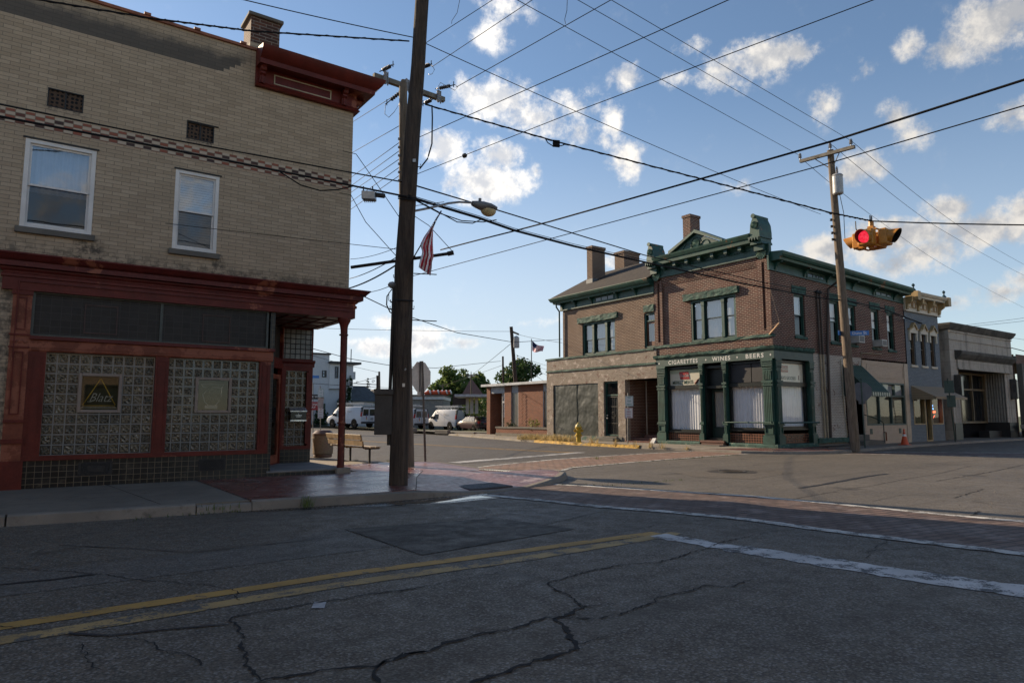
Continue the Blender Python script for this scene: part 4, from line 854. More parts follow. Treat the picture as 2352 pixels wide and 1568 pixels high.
# wing frieze and gutter
m = MB(FF); m.ub(22.7, 29.85, 7.32, 7.98, -.05, .03); m.ub(22.7, 29.85, 7.32, 7.37, .03, .06); fz = m.build('wing_frieze', M_GRN, st)
m = MB(); m.sweep([(0, 7.72), (.30, 7.72), (.32, 7.82), (.40, 7.84), (.46, 7.93), (.50, 8.02), (.50, 8.05), (.0, 8.05)], [(24.7, 22.72), (24.7, 29.85), (26.5, 29.85)], -1); m.build('wing_gutter', M_GRNR, fz)
def corbel(fr, u, zb, zt, d, mat, par, w=.09, name='bracket'):
    m = MB(fr); h = zt-zb; m.prof([(.02, zb), (.06, zb), (.10, zb+h*.45), (.16, zb+h*.6), (.16, zb+h*.68), (.22, zb+h*.72), (.22, zb+h*.8), (d, zb+h*.84), (d, zt), (.02, zt)], u, u+w); return m.build(name, mat, par)
for u in (23.9, 25.2, 27.15, 28.5, 29.6): corbel(FF, u-.05, 7.36, 7.74, .28, M_GRN, fz)
def attic(fr, u0, u1, z0, z1, par):
    m = MB(fr); m.frame(u0, u1, z0, z1, .045, .02, .06); w_ = m.build('attic_window', M_GRN, par)
    m = MB(fr); m.ub(u0+.04, u1-.04, z0+.04, z1-.04, .031, .036); m.build('pane', P('attic_glass', (.03, .035, .04), .08, bump=0, spec=.8) if 'attic_glass' not in bpy.data.materials else bpy.data.materials['attic_glass'], w_)
    m = MB(fr); n = 3
    for i in range(1, n): m.ub(u0+(u1-u0)*i/n-.012, u0+(u1-u0)*i/n+.012, z0+.04, z1-.04, .036, .055)
    m.build('muntins', M_GRN, w_)
attic(FF, 25.45, 26.9, 7.43, 7.70, fz)
m = MB(); m.tube([(24.35, 29.8, 7.75), (24.4, 29.86, 7.55), (24.62, 29.86, 7.3), (24.62, 29.86, 4.7)], .045, 8); m.build('downpipe', M_GRN, fz, smooth=True)
# chimneys
def chimney(par, x0, x1, y0, y1, z0, z1, mat, cap=.04):
    m = MB(); m.box(x0, y0, z0, x1, y1, z1-.14); c = m.build('chimney', mat, par)
    m = MB(); m.box(x0-cap, y0-cap, z1-.14, x1+cap, y1+cap, z1); m.build('cap', mat, c); return c
chimney(st, 26.0, 27.0, 28.55, 29.0, 8.5, 11.1, M_RBR2)
m = MB(); m.box(25.96, 28.51, 8.8, 27.04, 29.04, 9.18); m.build('chimney_flashing', P('lead', (.12, .13, .14), .5, bump=0), st)
chimney(st, 28.6, 29.9, 28.6, 29.4, 9.0, 11.2, M_RBR2)
chimney(st, 28.6, 29.4, 23.6, 24.1, 8.0, 12.2, M_RBR)
# main window
def tri_window(u0, u1, z0, z1, fr, par, splits, zr, db, low=True):
    m = MB(fr); m.frame(u0, u1, z0, z1, .10, db-.1, db+.05); w_ = m.build('window', M_GRN, par)
    us = [u0+.10] + [s for s in splits] + [u1-.10]
    for i in range(1, len(us)-1):
        m = MB(fr); m.ub(us[i]-.07, us[i]+.07, z0+.1, z1-.1, db-.1, db+.07); m.ub(us[i]-.09, us[i]+.09, z1-.3, z1-.1, db+.05, db+.09); m.ub(us[i]-.085, us[i]+.085, z0+.1, z0+.3, db+.05, db+.085); m.build('mullion', M_GRN, w_)
    for i in range(len(us)-1):
        a = us[i]+(.07 if i else 0); b = us[i+1]-(.07 if i < len(us)-2 else 0)
        m = MB(fr); m.frame(a, b, zr, z1-.1, .045, db-.07, db-.03); m.frame(a, b, z0+.1, zr+.05, .05, db-.1, db-.06); s_ = m.build('sash', M_GRN2, w_)
        m = MB(fr); m.quad((a+.04, db-.05, zr+.03), (b-.04, db-.05, zr+.03), (b-.04, db-.05, z1-.13), (a+.04, db-.05, z1-.13)); m.quad((a+.04, db-.08, z0+.13), (b-.04, db-.08, z0+.13), (b-.04, db-.08, zr+.03), (a+.04, db-.08, zr+.03)); m.build('pane', M_WIN2, s_, recalc=False)
        curtain(w_, fr, a, b, z0+.1, z1-.1, db-.2, M_CURT if low else M_CURTB)
    m = MB(fr); m.ub(u0+.02, u1-.02, z0+.02, z1-.02, db-1.3, db-1.28); m.build('room', M_DARK, w_)
    return w_
tri_window(18.12, 20.57, 4.73, 6.66, FF, st, [18.80, 19.89], 5.72, -.16)
tri_window(25.5, 28.05, 4.67, 6.42, FF, st, [26.2, 27.22], 5.45, -.16)
m = MB(FF); m.ub(17.92, 20.92, 6.665, 6.97, -.15, .05); m.rough(.035, 4, 7); m.build('rough_lintel', M_GSTN, st)
m = MB(FF); m.ub(25.27, 28.38, 6.43, 6.74, -.15, .05); m.rough(.035, 4, 7); m.build('rough_lintel', M_GSTN, st)
m = MB(FF); m.ub(22.72, 23.40, 6.46, 6.80, -.15, .04); m.rough(.025, 3, 7); m.build('rough_lintel', M_GSTN, st)
m = MB(FF); m.frame(22.72, 23.45, 4.70, 6.42, .08, -.25, -.1); m.ub(22.8, 23.37, 6.0, 6.06, -.25, -.12); d_ = m.build('upper_door', M_GRN, st)
m = MB(FF); m.frame(22.8, 23.37, 4.72, 5.98, .09, -.24, -.18, .3); m.build('door_leaf', P('brown_varnish', (.13, .05, .025), .4), d_); m = MB(FF); m.quad((22.85, -.2, 4.9), (23.32, -.2, 4.9), (23.32, -.2, 6.34), (22.85, -.2, 6.34)); m.build('pane', M_WIN2, d_, recalc=False); m = MB(FF); m.ub(22.72, 23.45, 4.7, 6.4, -.6, -.58); m.build('room', M_CURTB, d_)
m = MB(FF); m.ub(16.33, 22.71, 4.62, 4.735, -.2, .06); m.rough(.03, 6, 6); m.build('sill_course', M_GSTN, st)
m = MB(); m.sweep([(-.1, 4.10), (.13, 4.10), (.15, 4.14), (.17, 4.24), (-.1, 4.26)], [(24.7, 22.72), (24.7, 16.34), (27.5, 16.34)], 1); m.rough(.035, 7, 6); m.build('ledge_course', M_GSTN, st)
# metal cornice
m = MB(FF); m.ub(16.3, 22.75, 8.0, 8.48, -.1, .06); m.ub(16.3, 22.75, 8.0, 8.05, .06, .085); cn = m.build('cornice_frieze', M_GRN, st)
for i in range(58): m = MB(FF); m.ub(17.2+i*.085, 17.245+i*.085, 8.30, 8.36, .06, .10); m.build('dentil', M_GRN, cn)
m = MB(FF); m.prof([(0, 8.46), (.10, 8.46), (.12, 8.52), (.44, 8.56), (.46, 8.72), (.50, 8.74), (.56, 8.86), (.58, 8.92), (.52, 8.95), (0, 9.05)], 16.9, 22.3); m.build('crown', M_GRNR, cn)
for i in range(7):
    u = 17.45+i*.72
    m = MB(FF); m.ub(u, u+.16, 8.38, 8.53, .06, .34); m.ub(u+.02, u+.14, 8.34, 8.38, .06, .28); m.build('modillion', M_GRN, cn)
m = MB(FF); m.poly([(18.35, 8.9), (21.1, 8.9), (19.72, 9.56)], -.1, .42); pd = m.build('pediment', M_GRN, cn)
m = MB(FF)
for s_ in (0, 1):
    a, b = ((18.2, 8.88), (19.72, 9.60)) if s_ == 0 else ((19.72, 9.60), (21.25, 8.88))
    m.hexa([(a[0], -.2, a[1]), (b[0], -.2, b[1]), (b[0], -.2, b[1]+.16), (a[0], -.2, a[1]+.10)], [(a[0], .58, a[1]), (b[0], .58, b[1]), (b[0], .58, b[1]+.16), (a[0], .58, a[1]+.10)])
m.build('raking_moulding', M_GRNR, pd)
def arc(u, z, r, a0, a1, d, n=10): return [FF(u+r*math.cos(a0+(a1-a0)*i/n), d, z+r*math.sin(a0+(a1-a0)*i/n)) for i in range(n+1)]
m = MB(); m.tube(arc(19.72, 9.12, .27, -.5, math.pi+.5, .43), .025, 6); m.tube(arc(19.22, 8.95, .24, 0.3, math.pi-.1, .43), .022, 6); m.tube(arc(20.22, 8.95, .24, .1, math.pi-.3, .43), .022, 6); m.build('tracery', M_GRN, pd, smooth='all')
def rosette(u, z, r, d, par, half=False):
    m = MB(FF); n = 16 if not half else 9; c = m.v((u, d+.05, z)); P_ = []
    for k in range(n*2+(1 if half else 0)):
        a = (2*math.pi*k/(n*2)) if not half else -math.pi*k/(n*2); rr = r*(1 if k % 2 else .93); P_.append(m.v((u+rr*math.cos(a), d+(.06 if k % 2 else .012), z+rr*math.sin(a)*(1 if not half else 1.25))))
    for k in range(len(P_)-(1 if half else 0)): m.face((c, P_[k], P_[(k+1) % len(P_)]))
    return m.build('rosette', P('verdigris', (.12, .19, .15), .55, bump=.05) if 'verdigris' not in bpy.data.materials else bpy.data.materials['verdigris'], par, recalc=False)
rosette(19.72, 9.12, .2, .43, pd)
def endblock(u0, u1):
    c = (u0+u1)/2
    m = MB(FF); m.ub(u0+.03, u1-.03, 8.75, 8.98, -.35, .52); m.poly([(u0+.03, 8.98), (u1-.03, 8.98), (u1-.06, 9.3), (c+.08, 9.58), (c-.08, 9.58), (u0+.06, 9.3)], -.35, .50); b = m.build('end_block', M_GRNR, cn)
    m = MB(FF); m.poly([(u0-.02, 8.70), (u1+.02, 8.70), (u1+.02, 8.76), (u0-.02, 8.76)], -.3, .58); m.poly([(u0-.02, 8.45), (u1+.02, 8.45), (u1, 8.55), (u0, 8.55)], -.3, .44); m.ub(u0+.05, u1-.05, 8.2, 8.45, 0, .30); m.ub(u0+.03, u1-.03, 8.55, 8.7, -.3, .44); m.build('end_block_mouldings', M_GRN, b)
    for i in range(4):
        w = (u1-u0)/4; m = MB(FF); m.poly([(u0+i*w+.01, 8.70), (u0+(i+1)*w-.01, 8.70), (u0+(i+.5)*w, 8.56)], .44, .62); m.build('pendant_tooth', M_GRN, b)
    m = MB(); m.tube([FF(c, .58, 9.62), FF(c, -.38, 9.62)], .075, 12); m.tube([FF(c, .60, 9.62), FF(c, .56, 9.62)], .095, 12); m.build('ridge_roll', M_GRNR, b, smooth=True)
    rosette(c, 9.24, .16, .505, b); rosette(c, 8.18, .26, .09, b, True)
endblock(16.38, 16.90); endblock(22.2, 22.70)
# side frieze and eaves, falling to the back
def sl(z, x): return z-.030*(x-24.7)
m = MB(FS); m.hexa([(24.6, -.05, 7.36), (35.98, -.05, sl(7.36, 35.98)), (35.98, .03, sl(7.36, 35.98)), (24.6, .03, 7.36)], [(24.6, -.05, 8.0), (35.98, -.05, sl(8.0, 35.98)), (35.98, .03, sl(8, 35.98)), (24.6, .03, 8.0)])
m.hexa([(24.6, .03, 7.36), (35.98, .03, sl(7.36, 35.98)), (35.98, .06, sl(7.36, 35.98)), (24.6, .06, 7.36)], [(24.6, .03, 7.41), (35.98, .03, sl(7.41, 35.98)), (35.98, .06, sl(7.41, 35.98)), (24.6, .06, 7.41)])
for q in (7.52, 7.63): m.hexa([(24.7, .03, q), (35.98, .03, sl(q, 35.98)), (35.98, .037, sl(q, 35.98)), (24.7, .037, q)], [(24.7, .03, q+.09), (35.98, .03, sl(q+.09, 35.98)), (35.98, .034, sl(q+.09, 35.98)), (24.7, .034, q+.09)])
sf = m.build('side_frieze', M_GRN, st)
ep = [(0, 7.74), (.42, 7.76), (.44, 7.86), (.52, 7.88), (.58, 7.97), (.60, 8.06), (.60, 8.09), (0, 8.15)]
m = MB(FS); m.hexa([(24.75, d, z) for d, z in ep], [(36.0, d, sl(z, 36)) for d, z in ep]); m.build('side_eave', M_GRNR, sf)
for u in (25.05, 27.15, 28.95, 31.1, 33.0, 35.0): corbel(FS, u-.05, sl(7.38, u), sl(7.77, u), .36, M_GRN, sf)
attic(FS, 27.35, 28.75, sl(7.46, 28), sl(7.72, 28), sf); attic(FS, 33.2, 34.8, sl(7.46, 34), sl(7.72, 34), sf)
m = MB(); m.box(28.4, 17.2, 7.9, 28.9, 17.6, 8.5); m.build('flue', M_TERRA, st); m = MB(); m.lathe([(.35, 0), (.35, .12), (.25, .3), (.1, .38)], (29.3, 17.3, 7.95), 14); m.build('roof_vent', P('galvanised', (.30, .31, .32), .4, .5, bump=0), st, smooth=True)
# side windows
for (a, b, c, e) in SH:
    w_ = dh_window(st, FS, a, b, c, e, (c+e)/2+.02, .07, -.08, M_GRN, M_WIN2, M_CURT, sill=M_GSTN, silld=.06)
    m = MB(FS); m.ub(a-.14, b+.12, e, e+.34, -.1, .03); m.rough(.02, 3, 7); m.build('rough_lintel', M_GSTN, st)
# ground floor of the left wing
m = MB(FF); m.wall(22.6, 31.09, .08, 4.58, [(26.75, 30.5, .33, 3.12), (25.26, 26.32, .35, 3.17), (22.6, 24.75, .0, 3.2)], .05, .35); m.fr = None
m.quad((24.65, 31.09, .05), (28, 31.09, .05), (28, 31.09, 4.58), (24.65, 31.09, 4.58)); m.face([m.v(p) for p in ((24.65, 22.7, 4.57), (24.65, 31.09, 4.57), (28, 31.09, 4.57), (28, 22.7, 4.57))]); m.build('ground_floor_wall', M_WSH, st, recalc=False)
m = MB(FF); m.ub(22.75, 31.13, 4.56, 4.66, -.3, .10); m.rough(.02, 5, 6); m.build('coping_ledge', M_GSTN, st)
m = MB(FF); m.ub(22.62, 31.12, 3.87, 3.96, -.1, .11); m.rough(.02, 5, 6); m.build('string_course', M_GSTN, st)
m = MB(FF); m.ub(25.0, 31.10, .04, .33, -.1, .10); m.rough(.015, 4, 5); m.build('stone_base', P('flaking_base', (.22, .21, .19), .85, var=.4, bump=.4, wear=((.06, .11, .09), .5, 2.5)), st)
m = MB(FF); m.ub(25.15, 26.45, .06, .26, .1, .55); m.ub(25.3, 26.35, .26, .345, -.2, .15); m.build('door_step', M_SILL, st, bevel=.01)
t = NT('dented_green_sheet'); c = t.coord(); col = t.mix(t.ramp(t.noise(c, 1.2, 6), .3, .7), (.013, .020, .018), (.030, .035, .029)); M_DENT = t.bsdf(col, .38, 0, t.bump(t.noise(c, 1.3, 2), .45, .12), .5)
m = MB(FF); g = {}
for i in range(31):
    for j in range(24):
        u = 26.77+i*3.71/30; z = .34+j*2.77/23; g[i, j] = m.v((u, .0+.02*mnoise.noise(Vector((u*1.7, z*1.7, 3))), z))
for i in range(30):
    for j in range(23): m.face((g[i, j], g[i+1, j], g[i+1, j+1], g[i, j+1]))
m.build('boarded_window', M_DENT, st, smooth='all', recalc=False); m = MB(FF); m.ub(28.5, 28.515, .36, 3.1, .0, .025); m.build('sheet_seam', M_GRN2, st)
m = MB(FF); m.frame(25.28, 26.30, .37, 3.15, .07, -.2, -.06); m.ub(25.34, 26.24, 2.42, 2.50, -.2, -.08); wd = m.build('wing_door', M_GRN, st)
m = MB(FF); m.ub(25.35, 26.23, .4, 2.42, -.22, -.18); m.build('door_leaf', M_BLKP, wd)
m = MB(FF); m.quad((25.36, -.13, 2.52), (26.22, -.13, 2.52), (26.22, -.13, 3.07), (25.36, -.13, 3.07)); m.build('transom_pane', M_WIN2, wd, recalc=False); m = MB(FF); m.ub(25.3, 26.3, 2.45, 3.15, -.5, -.48); m.build('dark_hall', M_DARK, wd)
m = MB(FF); m.frame(25.40, 26.18, .42, 2.38, .04, -.12, -.08); m.ub(25.40, 26.18, 1.0, 1.03, -.11, -.09); m.ub(25.40, 26.18, 1.85, 1.88, -.11, -.09)
for i in range(5): m.ub(25.53+i*.125, 25.545+i*.125, .45, 2.36, -.108, -.092)
m.fr = None; m.tube(arc(25.79, 1.42, .16, 0, 6.283, -.1, 14), .012, 5); m.tube(arc(25.79, 1.42, .09, 0, 6.283, -.1, 12), .01, 5); m.build('security_grille', M_IRON, wd)
m = MB(FF); m.lathe([(.05, -.06), (.04, -.0)], (26.15, 0, 1.28), 10, 'y'); m.lathe([(.04, -.06), (.03, -.01)], (26.15, 0, 1.42), 10, 'y'); m.build('door_knob', bpy.data.materials['brushed_steel'], wd)
# open passage
m = MB(FF); m.quad((24.75, -.3, .1), (24.75, -3.2, .1), (24.75, -3.2, 3.2), (24.75, -.3, 3.2)); m.quad((22.6, -.3, .1), (22.6, -3.2, .1), (22.6, -3.2, 3.2), (22.6, -.3, 3.2)); m.quad((22.6, -3.2, .1), (24.75, -3.2, .1), (24.75, -3.2, 3.2), (22.6, -3.2, 3.2)); m.build('passage_wall', M_RBR, st, recalc=False)
m = MB(FF); m.quad((22.6, .05, 3.2), (24.75, .05, 3.2), (24.75, -3.2, 3.2), (22.6, -3.2, 3.2)); m.build('passage_ceiling', M_DARK, st, recalc=False)
M_STEPB = brick('step_brick', (.17, .06, .045), (.11, .045, .04), (.2, .16, .13), .11, .10, .012, .4)
m = MB(FF); m.ub(22.6, 24.75, .05, .17, -3.2, .12); m.ub(22.6, 24.75, .17, .30, -3.2, -.35); m.ub(22.6, 24.3, .30, .44, -3.2, -.8); m.build('passage_steps', M_STEPB, st)
m = MB(FF); m.fr = None; m.tube([FF(24.2, -.9, .45), FF(24.2, -.9, 3.15)], .035, 8); m.build('passage_pipe', P('grey_pipe', (.2, .19, .17), .5, bump=0), st, smooth=True)
# shopfront
cpath = [(24.7, 22.62), (24.7, 16.34), (27.5, 16.34)]
m = MB(); m.sweep([(-.1, .05), (.13, .05), (.13, .20), (.10, .26), (-.1, .26)], [(24.7, 18.55), (24.7, 16.34), (27.52, 16.34)], 1); m.rough(.008, 3, 6); m.build('shopfront_base', M_GSTN, st)
m = MB(FF); m.prof([(-.1, .05), (.13, .05), (.13, .20), (.10, .26), (-.1, .26)], 20.1, 22.6); m.build('shopfront_base', M_GSTN, st)
m = MB(); m.sweep([(-.15, 3.72), (.07, 3.72), (.07, 4.03), (.12, 4.10), (-.15, 4.10)], cpath, 1); sg = m.build('sign_board', P('sign_green', (.030, .062, .056), .45, var=.12, bump=.03), st)
M_LET = P('white_lettering', (.58, .58, .56), .6, var=.1, bump=0)
yd = (0, -1, 0)
def ftext(b, u, z, s, sx, par=sg, mat=M_LET, bold=.018, d=.074, sp=1.22): return text(b, s, FF(u, d, z), yd, (0, 0, 1), mat, 'lettering', par, .002, bold=bold, sx=sx, spacing=sp)
ftext('CIGARETTES', 20.98, 3.865, .255, 1.02); ftext('WINES', 18.84, 3.865, .255, 1.08); ftext('BEERS', 17.17, 3.865, .255, 1.12)
m = MB(FF)
for u in (19.67, 18.02, 22.42, 16.42): m = MB(FF); m.poly([(u-.04, 3.87), (u, 3.82), (u+.04, 3.87), (u, 3.92)], .07, .075); m.build('diamond', M_LET, sg)
def castpilaster(fr, u0, u1, name='pilaster', side=None):
    w = u1-u0
    m = MB(fr); m.ub(u0+.02, u1-.02, .24, 3.72, -.15, .05); p = m.build(name, M_GRN, st)
    for mm_ in (((-.03, .24, .55, .12), (-.01, .55, .63, .10)), ((-.02, 1.0, 1.06, .11), (0, 1.06, 1.12, .085)), ((-.01, 2.62, 2.68, .09),), ((-.02, 2.75, 2.83, .11),)):
        m = MB(fr)
        for e_, za_, zb_, d_ in mm_: m.ub(u0+e_, u1-e_, za_, zb_, .05, d_)
        m.build('moulding', M_GRN, p)
    m = MB(fr)
    for q in range(4): m.ub(u0-.005*q-.01, u1+.005*q+.01, 3.36+q*.085, 3.40+q*.085, .05, .075+.012*q)
    m.poly([(u0-.03, 3.72), (u0+.03, 3.3), (u1-.03, 3.3), (u1+.03, 3.72)], -.0, .075); m.build('capital', M_GRN, p)
    m = MB(fr); n = 5 if w > .4 else 3
    for i in range(n):
        a = u0+.05+(w-.1)*i/n; m.ub(a+.012, a+(w-.1)/n-.012, 1.16, 2.58, .05, .072)
    m.frame(u0+.05, u1-.05, .66, .97, .035, .05, .085)
    for i in range(n):
        a = u0+.05+(w-.1)*i/n; m.ub(a+.015, a+(w-.1)/n-.015, 2.87, 3.24, .05, .085)
    for i in range(n): m.fr = fr; m.ub(u0+.04+(w-.08)*i/n+.01, u0+.04+(w-.08)*(i+1)/n-.01, 2.695, 2.74, .05, .105)
    m.build('fluting', M_GSTN if False else M_GRN, p); return p
castpilaster(FF, 22.08, 22.58); castpilaster(FF, 16.38, 16.86); castpilaster(FF, 19.88, 20.08); castpilaster(FF, 18.62, 18.82)
castpilaster(FS, 24.76, 25.12); castpilaster(FS, 27.18, 27.50)
def shopwin(fr, u0, u1, ztile0, ztile1, zp0, zp1, zt0, zt1, tileit=True, d=-.18):
    m = MB(fr); m.frame(u0, u1, zp0-.14, zt1+.12, .10, d-.08, d+.05, .12); m.ub(u0, u1, zp1, zt0, d-.08, d+.09); m.ub(u0, u1, zp0-.17, zp0-.11, d, d+.12); w_ = m.build('display_window', M_BLKP, st)
    m = MB(fr); m.ub(u0, u1, ztile0, ztile1, d-.06, d+.06); m.build('tiled_stall', M_RTILE, w_)
    m = MB(fr); m.quad((u0+.08, d, zp0-.03), (u1-.08, d, zp0-.03), (u1-.08, d, zp1+.02), (u0+.08, d, zp1+.02)); m.build('pane', M_WIN, w_, recalc=False)
    curtain(w_, fr, u0, u1, zp0-.05, zp1+.02, d-.14, M_CURT, .035, wave=.15)
    m = MB(fr); m.ub(u0, u1, zp0, zt1, d-.9, d-.88); m.build('room', M_DARK, w_)
    return w_
w1 = shopwin(FF, 20.05, 22.10, .26, .65, .80, 2.64, 2.80, 3.54)
m = MB(FF); m.quad((20.13, -.18, 2.80), (22.02, -.18, 2.80), (22.02, -.18, 3.56), (20.13, -.18, 3.56)); m.build('transom_pane', M_WIN, w1, recalc=False)
m = MB(FF); m.ub(20.1, 22.05, 2.78, 3.5, -.24, -.215); m.build('sign_panel', M_CREAMB, w1)
m = MB(FF); [m.ub(20.1, 22.05, 3.36+i*.045, 3.39+i*.045, -.215, -.20) for i in range(4)]; m.build('blind', P('green_blind', (.42, .46, .30), .6, bump=0), w1)
m = MB(FF); m.poly([(20.84, 3.08), (21.38, 3.08), (21.44, 3.42), (20.90, 3.42)], -.21, -.195); rs = m.build('red_sign', P('cola_red', (.42, .02, .022), .4, bump=0), w1)
text('Coca-Cola', .20, FF(21.14, -.19, 3.25), yd, (0, 0, 1), M_LET, 'script_lettering', w1, .002, shear=.35, sx=.58, bold=.004)
text('MERKLE MEATS', .225, FF(21.25, -.21, 2.93), yd, (0, 0, 1), P('green_lettering', (.015, .07, .04), .6, bump=0), 'lettering', w1, .003, sx=.80, bold=.012)
m = MB(FF); m.fr = None; m.tube([FF(20.52, -.2, 2.85), FF(20.42, -.2, 2.95), FF(20.33, -.2, 3.04)], [.045, .055, .03], 8); m.tube([FF(20.33, -.2, 3.04), FF(20.24, -.2, 3.12)], [.02, .014], 8); m.build('bottle_picture', P('sausage_brown', (.16, .045, .03), .5, bump=0), w1, smooth='all')
w2 = shopwin(FF, 16.62+.2, 18.64, .26, .67, .92, 2.62, 2.78, 3.56)
m = MB(FF); m.ub(16.9, 17.5, 2.80, 3.56, -.21, -.17); m.ub(17.54, 18.56, 2.80, 3.56, -.21, -.17); m.build('transom_panel', P('blue_black_panel', (.018, .018, .022), .5, bump=0), w2)
m = MB(FF); m.frame(18.80, 19.90, .32, 3.6, .11, -.5, -.1); m.ub(18.88, 19.82, 2.60, 2.72, -.5, -.12); m.ub(18.9, 19.8, 2.72, 3.5, -.35, -.3); dd = m.build('shop_door', M_BLKP, st)
m = MB(FF); m.frame(18.92, 19.78, .36, 2.58, .13, -.46, -.4, .55); m.ub(19.05, 19.65, .45, .82, -.4, -.385); m.build('door_leaf', M_GRN2, dd)
m = MB(FF); m.quad((19.0, -.43, .9), (19.7, -.43, .9), (19.7, -.43, 2.5), (19.0, -.43, 2.5)); m.build('pane', M_WIN, dd, recalc=False); curtain(dd, FF, 19.0, 19.7, .9, 2.5, -.5, P('beige_curtain', (.42, .39, .35), .9, var=.05, bump=0), .02)
m = MB(FF); m.ub(18.72, 20.0, .24, .33, -.5, .22); m.ub(18.78, 19.94, .12, .24, -.3, .20); m.build('door_step', M_STEPB, st); m = MB(FF); m.ub(18.65, 20.25, .06, .15, .0, .62); m.build('door_sill_step', M_SILL, st, bevel=.012)
w3 = shopwin(FS, 25.10, 27.20, .26, .66, .98, 2.62, 2.80, 3.56)
m = MB(FS); m.quad((25.18, -.18, 2.80), (27.12, -.18, 2.80), (27.12, -.18, 3.56), (25.18, -.18, 3.56)); m.build('transom_pane', M_WIN, w3, recalc=False)
m = MB(FS); m.ub(25.1, 27.2, 2.78, 3.6, -.24, -.22); m.build('sign_panel', M_CREAMB, w3); m = MB(FS); m.ub(25.5, 26.0, 3.2, 3.48, -.215, -.2); m.build('red_sign', P('faded_red', (.30, .10, .05), .5, bump=0), w3)
text('Coca-Cola', .16, FS(25.75, -.195, 3.34), (1, 0, 0), (0, 0, 1), M_CREAMB, 'script_lettering', w3, .002, shear=.35, sx=.62)
text('MEATS GROCERIES', .2, FS(26.0, -.21, 2.96), (1, 0, 0), (0, 0, 1), P('grey_lettering', (.13, .14, .12), .6, bump=0), 'lettering', w3, .003, sx=.66)
m = MB(FS); m.ub(26.75, 26.8, 2.9, 3.1, -.21, -.2); m.build('bottle_picture', bpy.data.materials['sausage_brown'], w3)
m = MB(); m.tube([FF(18.72, .20, 1.12), FF(16.30, .20, 1.12)], .03, 8); m.tube([FS(24.6, .2, 1.12), FS(27.5, .2, 1.12)], .03, 8)
for p in (FF(18.72, .2, 1.12), FF(17.5, .2, 1.12), FF(16.4, .2, 1.12), FS(25.0, .2, 1.12), FS(26.2, .2, 1.12), FS(27.45, .2, 1.12)): m.lathe([(.05, -.03), (.05, .03)], p, 8)
m.build('guard_rail', M_GRN, st, smooth=True)
m = MB(); m.tube([(24.62, 16.42, 4.70), (24.0, 15.55, 5.02)], .035, 8); m.build('flag_staff_bracket', P('bare_wood_pole', (.42, .28, .18), .6, bump=0), st); m = MB(); m.tube([(24.0, 15.55, 5.02), (24.66, 18.3, 4.48)], .006, 4); m.tube([(24.0, 15.55, 5.02), (24.66, 16.42, 6.9)], .003, 4); m.build('bracket_stay', bpy.data.materials['bare_wood_pole'], st)
# pipes on the side wall
M_PIPE = P('rusty_brown_pipe', (.045, .032, .026), .5, bump=.1); M_PIPEB = P('beige_pipe', (.30, .25, .17), .6, bump=.05)
m = MB(); m.tube([(28.95, YS-.55, 7.72), (28.95, YS-.55, 7.3), (28.85, YS-.12, 7.0), (28.62, YS-.10, 4.5), (28.5, YS-.10, .25)], .06, 8); m.build('downpipe', M_PIPE, st, smooth=True)
for dx, mt in ((0, M_PIPE), (.22, M_PIPE)):
    m = MB(); m.tube([(28.0+dx, YS-.08, 6.7), (28.02+dx, YS-.08, 4.05)], .045, 8); c_ = m.build('conduit', mt, st, smooth=True)
    m = MB(); m.tube([(28.02+dx, YS-.085, 4.05), (28.1+dx, YS-.085, .35)], .042, 8); m.build('painted_conduit', M_PIPEB, c_, smooth=True)
    m = MB(); m.lathe([(.05, 0), (.09, .05), (.07, .14), (.02, .18)], (28.0+dx, YS-.1, 6.7), 8); m.build('weatherhead', M_IRON, c_)
m = MB(); m.tube([(29.7, YS-.06, 3.9), (29.75, YS-.06, 2.2), (29.95, YS-.06, .5)], .02, 6); m.tube([(31.5, YS-.06, 3.6), (31.5, YS-.06, 4.3), (33.4, YS-.06, 4.33)], .025, 6); m.build('thin_conduit', M_PIPEB, st)
m = MB(FS); m.ub(27.5, 29.9, .25, .45, 0, .16); m.rough(.04, 4, 4); m.build('painted_footing', M_GSTN, st); m = MB(FS); m.ub(27.4, 31.6, .04, .2, 0, .1); m.build('footing', M_SILL, st)
m = MB(); m.box(27.2, 15.6, .105, 29.4, 16.15, .125); tag(m.build('cellar_hatch', M_IRON), 'flat black steel cellar hatch in the pavement below the corner store', 'hatch')
# cream rear shop
M_CRM = brick('cream_painted_brick', (.52, .41, .31), (.47, .37, .28), (.44, .34, .26), .215, .0715, .006, .35, .12)
m = MB(FS); m.wall(31.62, 35.98, .05, 3.98, [(31.8, 35.55, .95, 2.98)], .02, .2); cr = m.build('cream_shop_wall', M_CRM, st, recalc=False)
m = MB(FS); m.frame(32.0, 35.5, 3.18, 3.82, .03, .02, .04); m.ub(35.58, 35.97, .1, 3.98, .02, .05); m.build('cream_trim', P('cream_paint', (.43, .34, .25), .6, bump=.05), cr)
m = MB(FS); m.frame(31.8, 35.55, .95, 2.98, .07, -.1, .03); m.ub(31.8, 35.55, 2.30, 2.38, -.1, .04); m.ub(33.0, 33.06, 1.0, 2.3, -.1, .02); m.ub(34.2, 34.26, 1.0, 2.3, -.1, .02); m.ub(33.4, 33.46, 2.38, 2.93, -.1, .02); m.ub(34.55, 34.61, 2.38, 2.93, -.1, .02); cw = m.build('shop_window', P('grey_green_frame', (.07, .10, .085), .5, bump=0), cr)
m = MB(FS); m.quad((31.85, -.05, 1.0), (35.5, -.05, 1.0), (35.5, -.05, 2.9), (31.85, -.05, 2.9)); m.build('pane', M_WIN, cw, recalc=False)
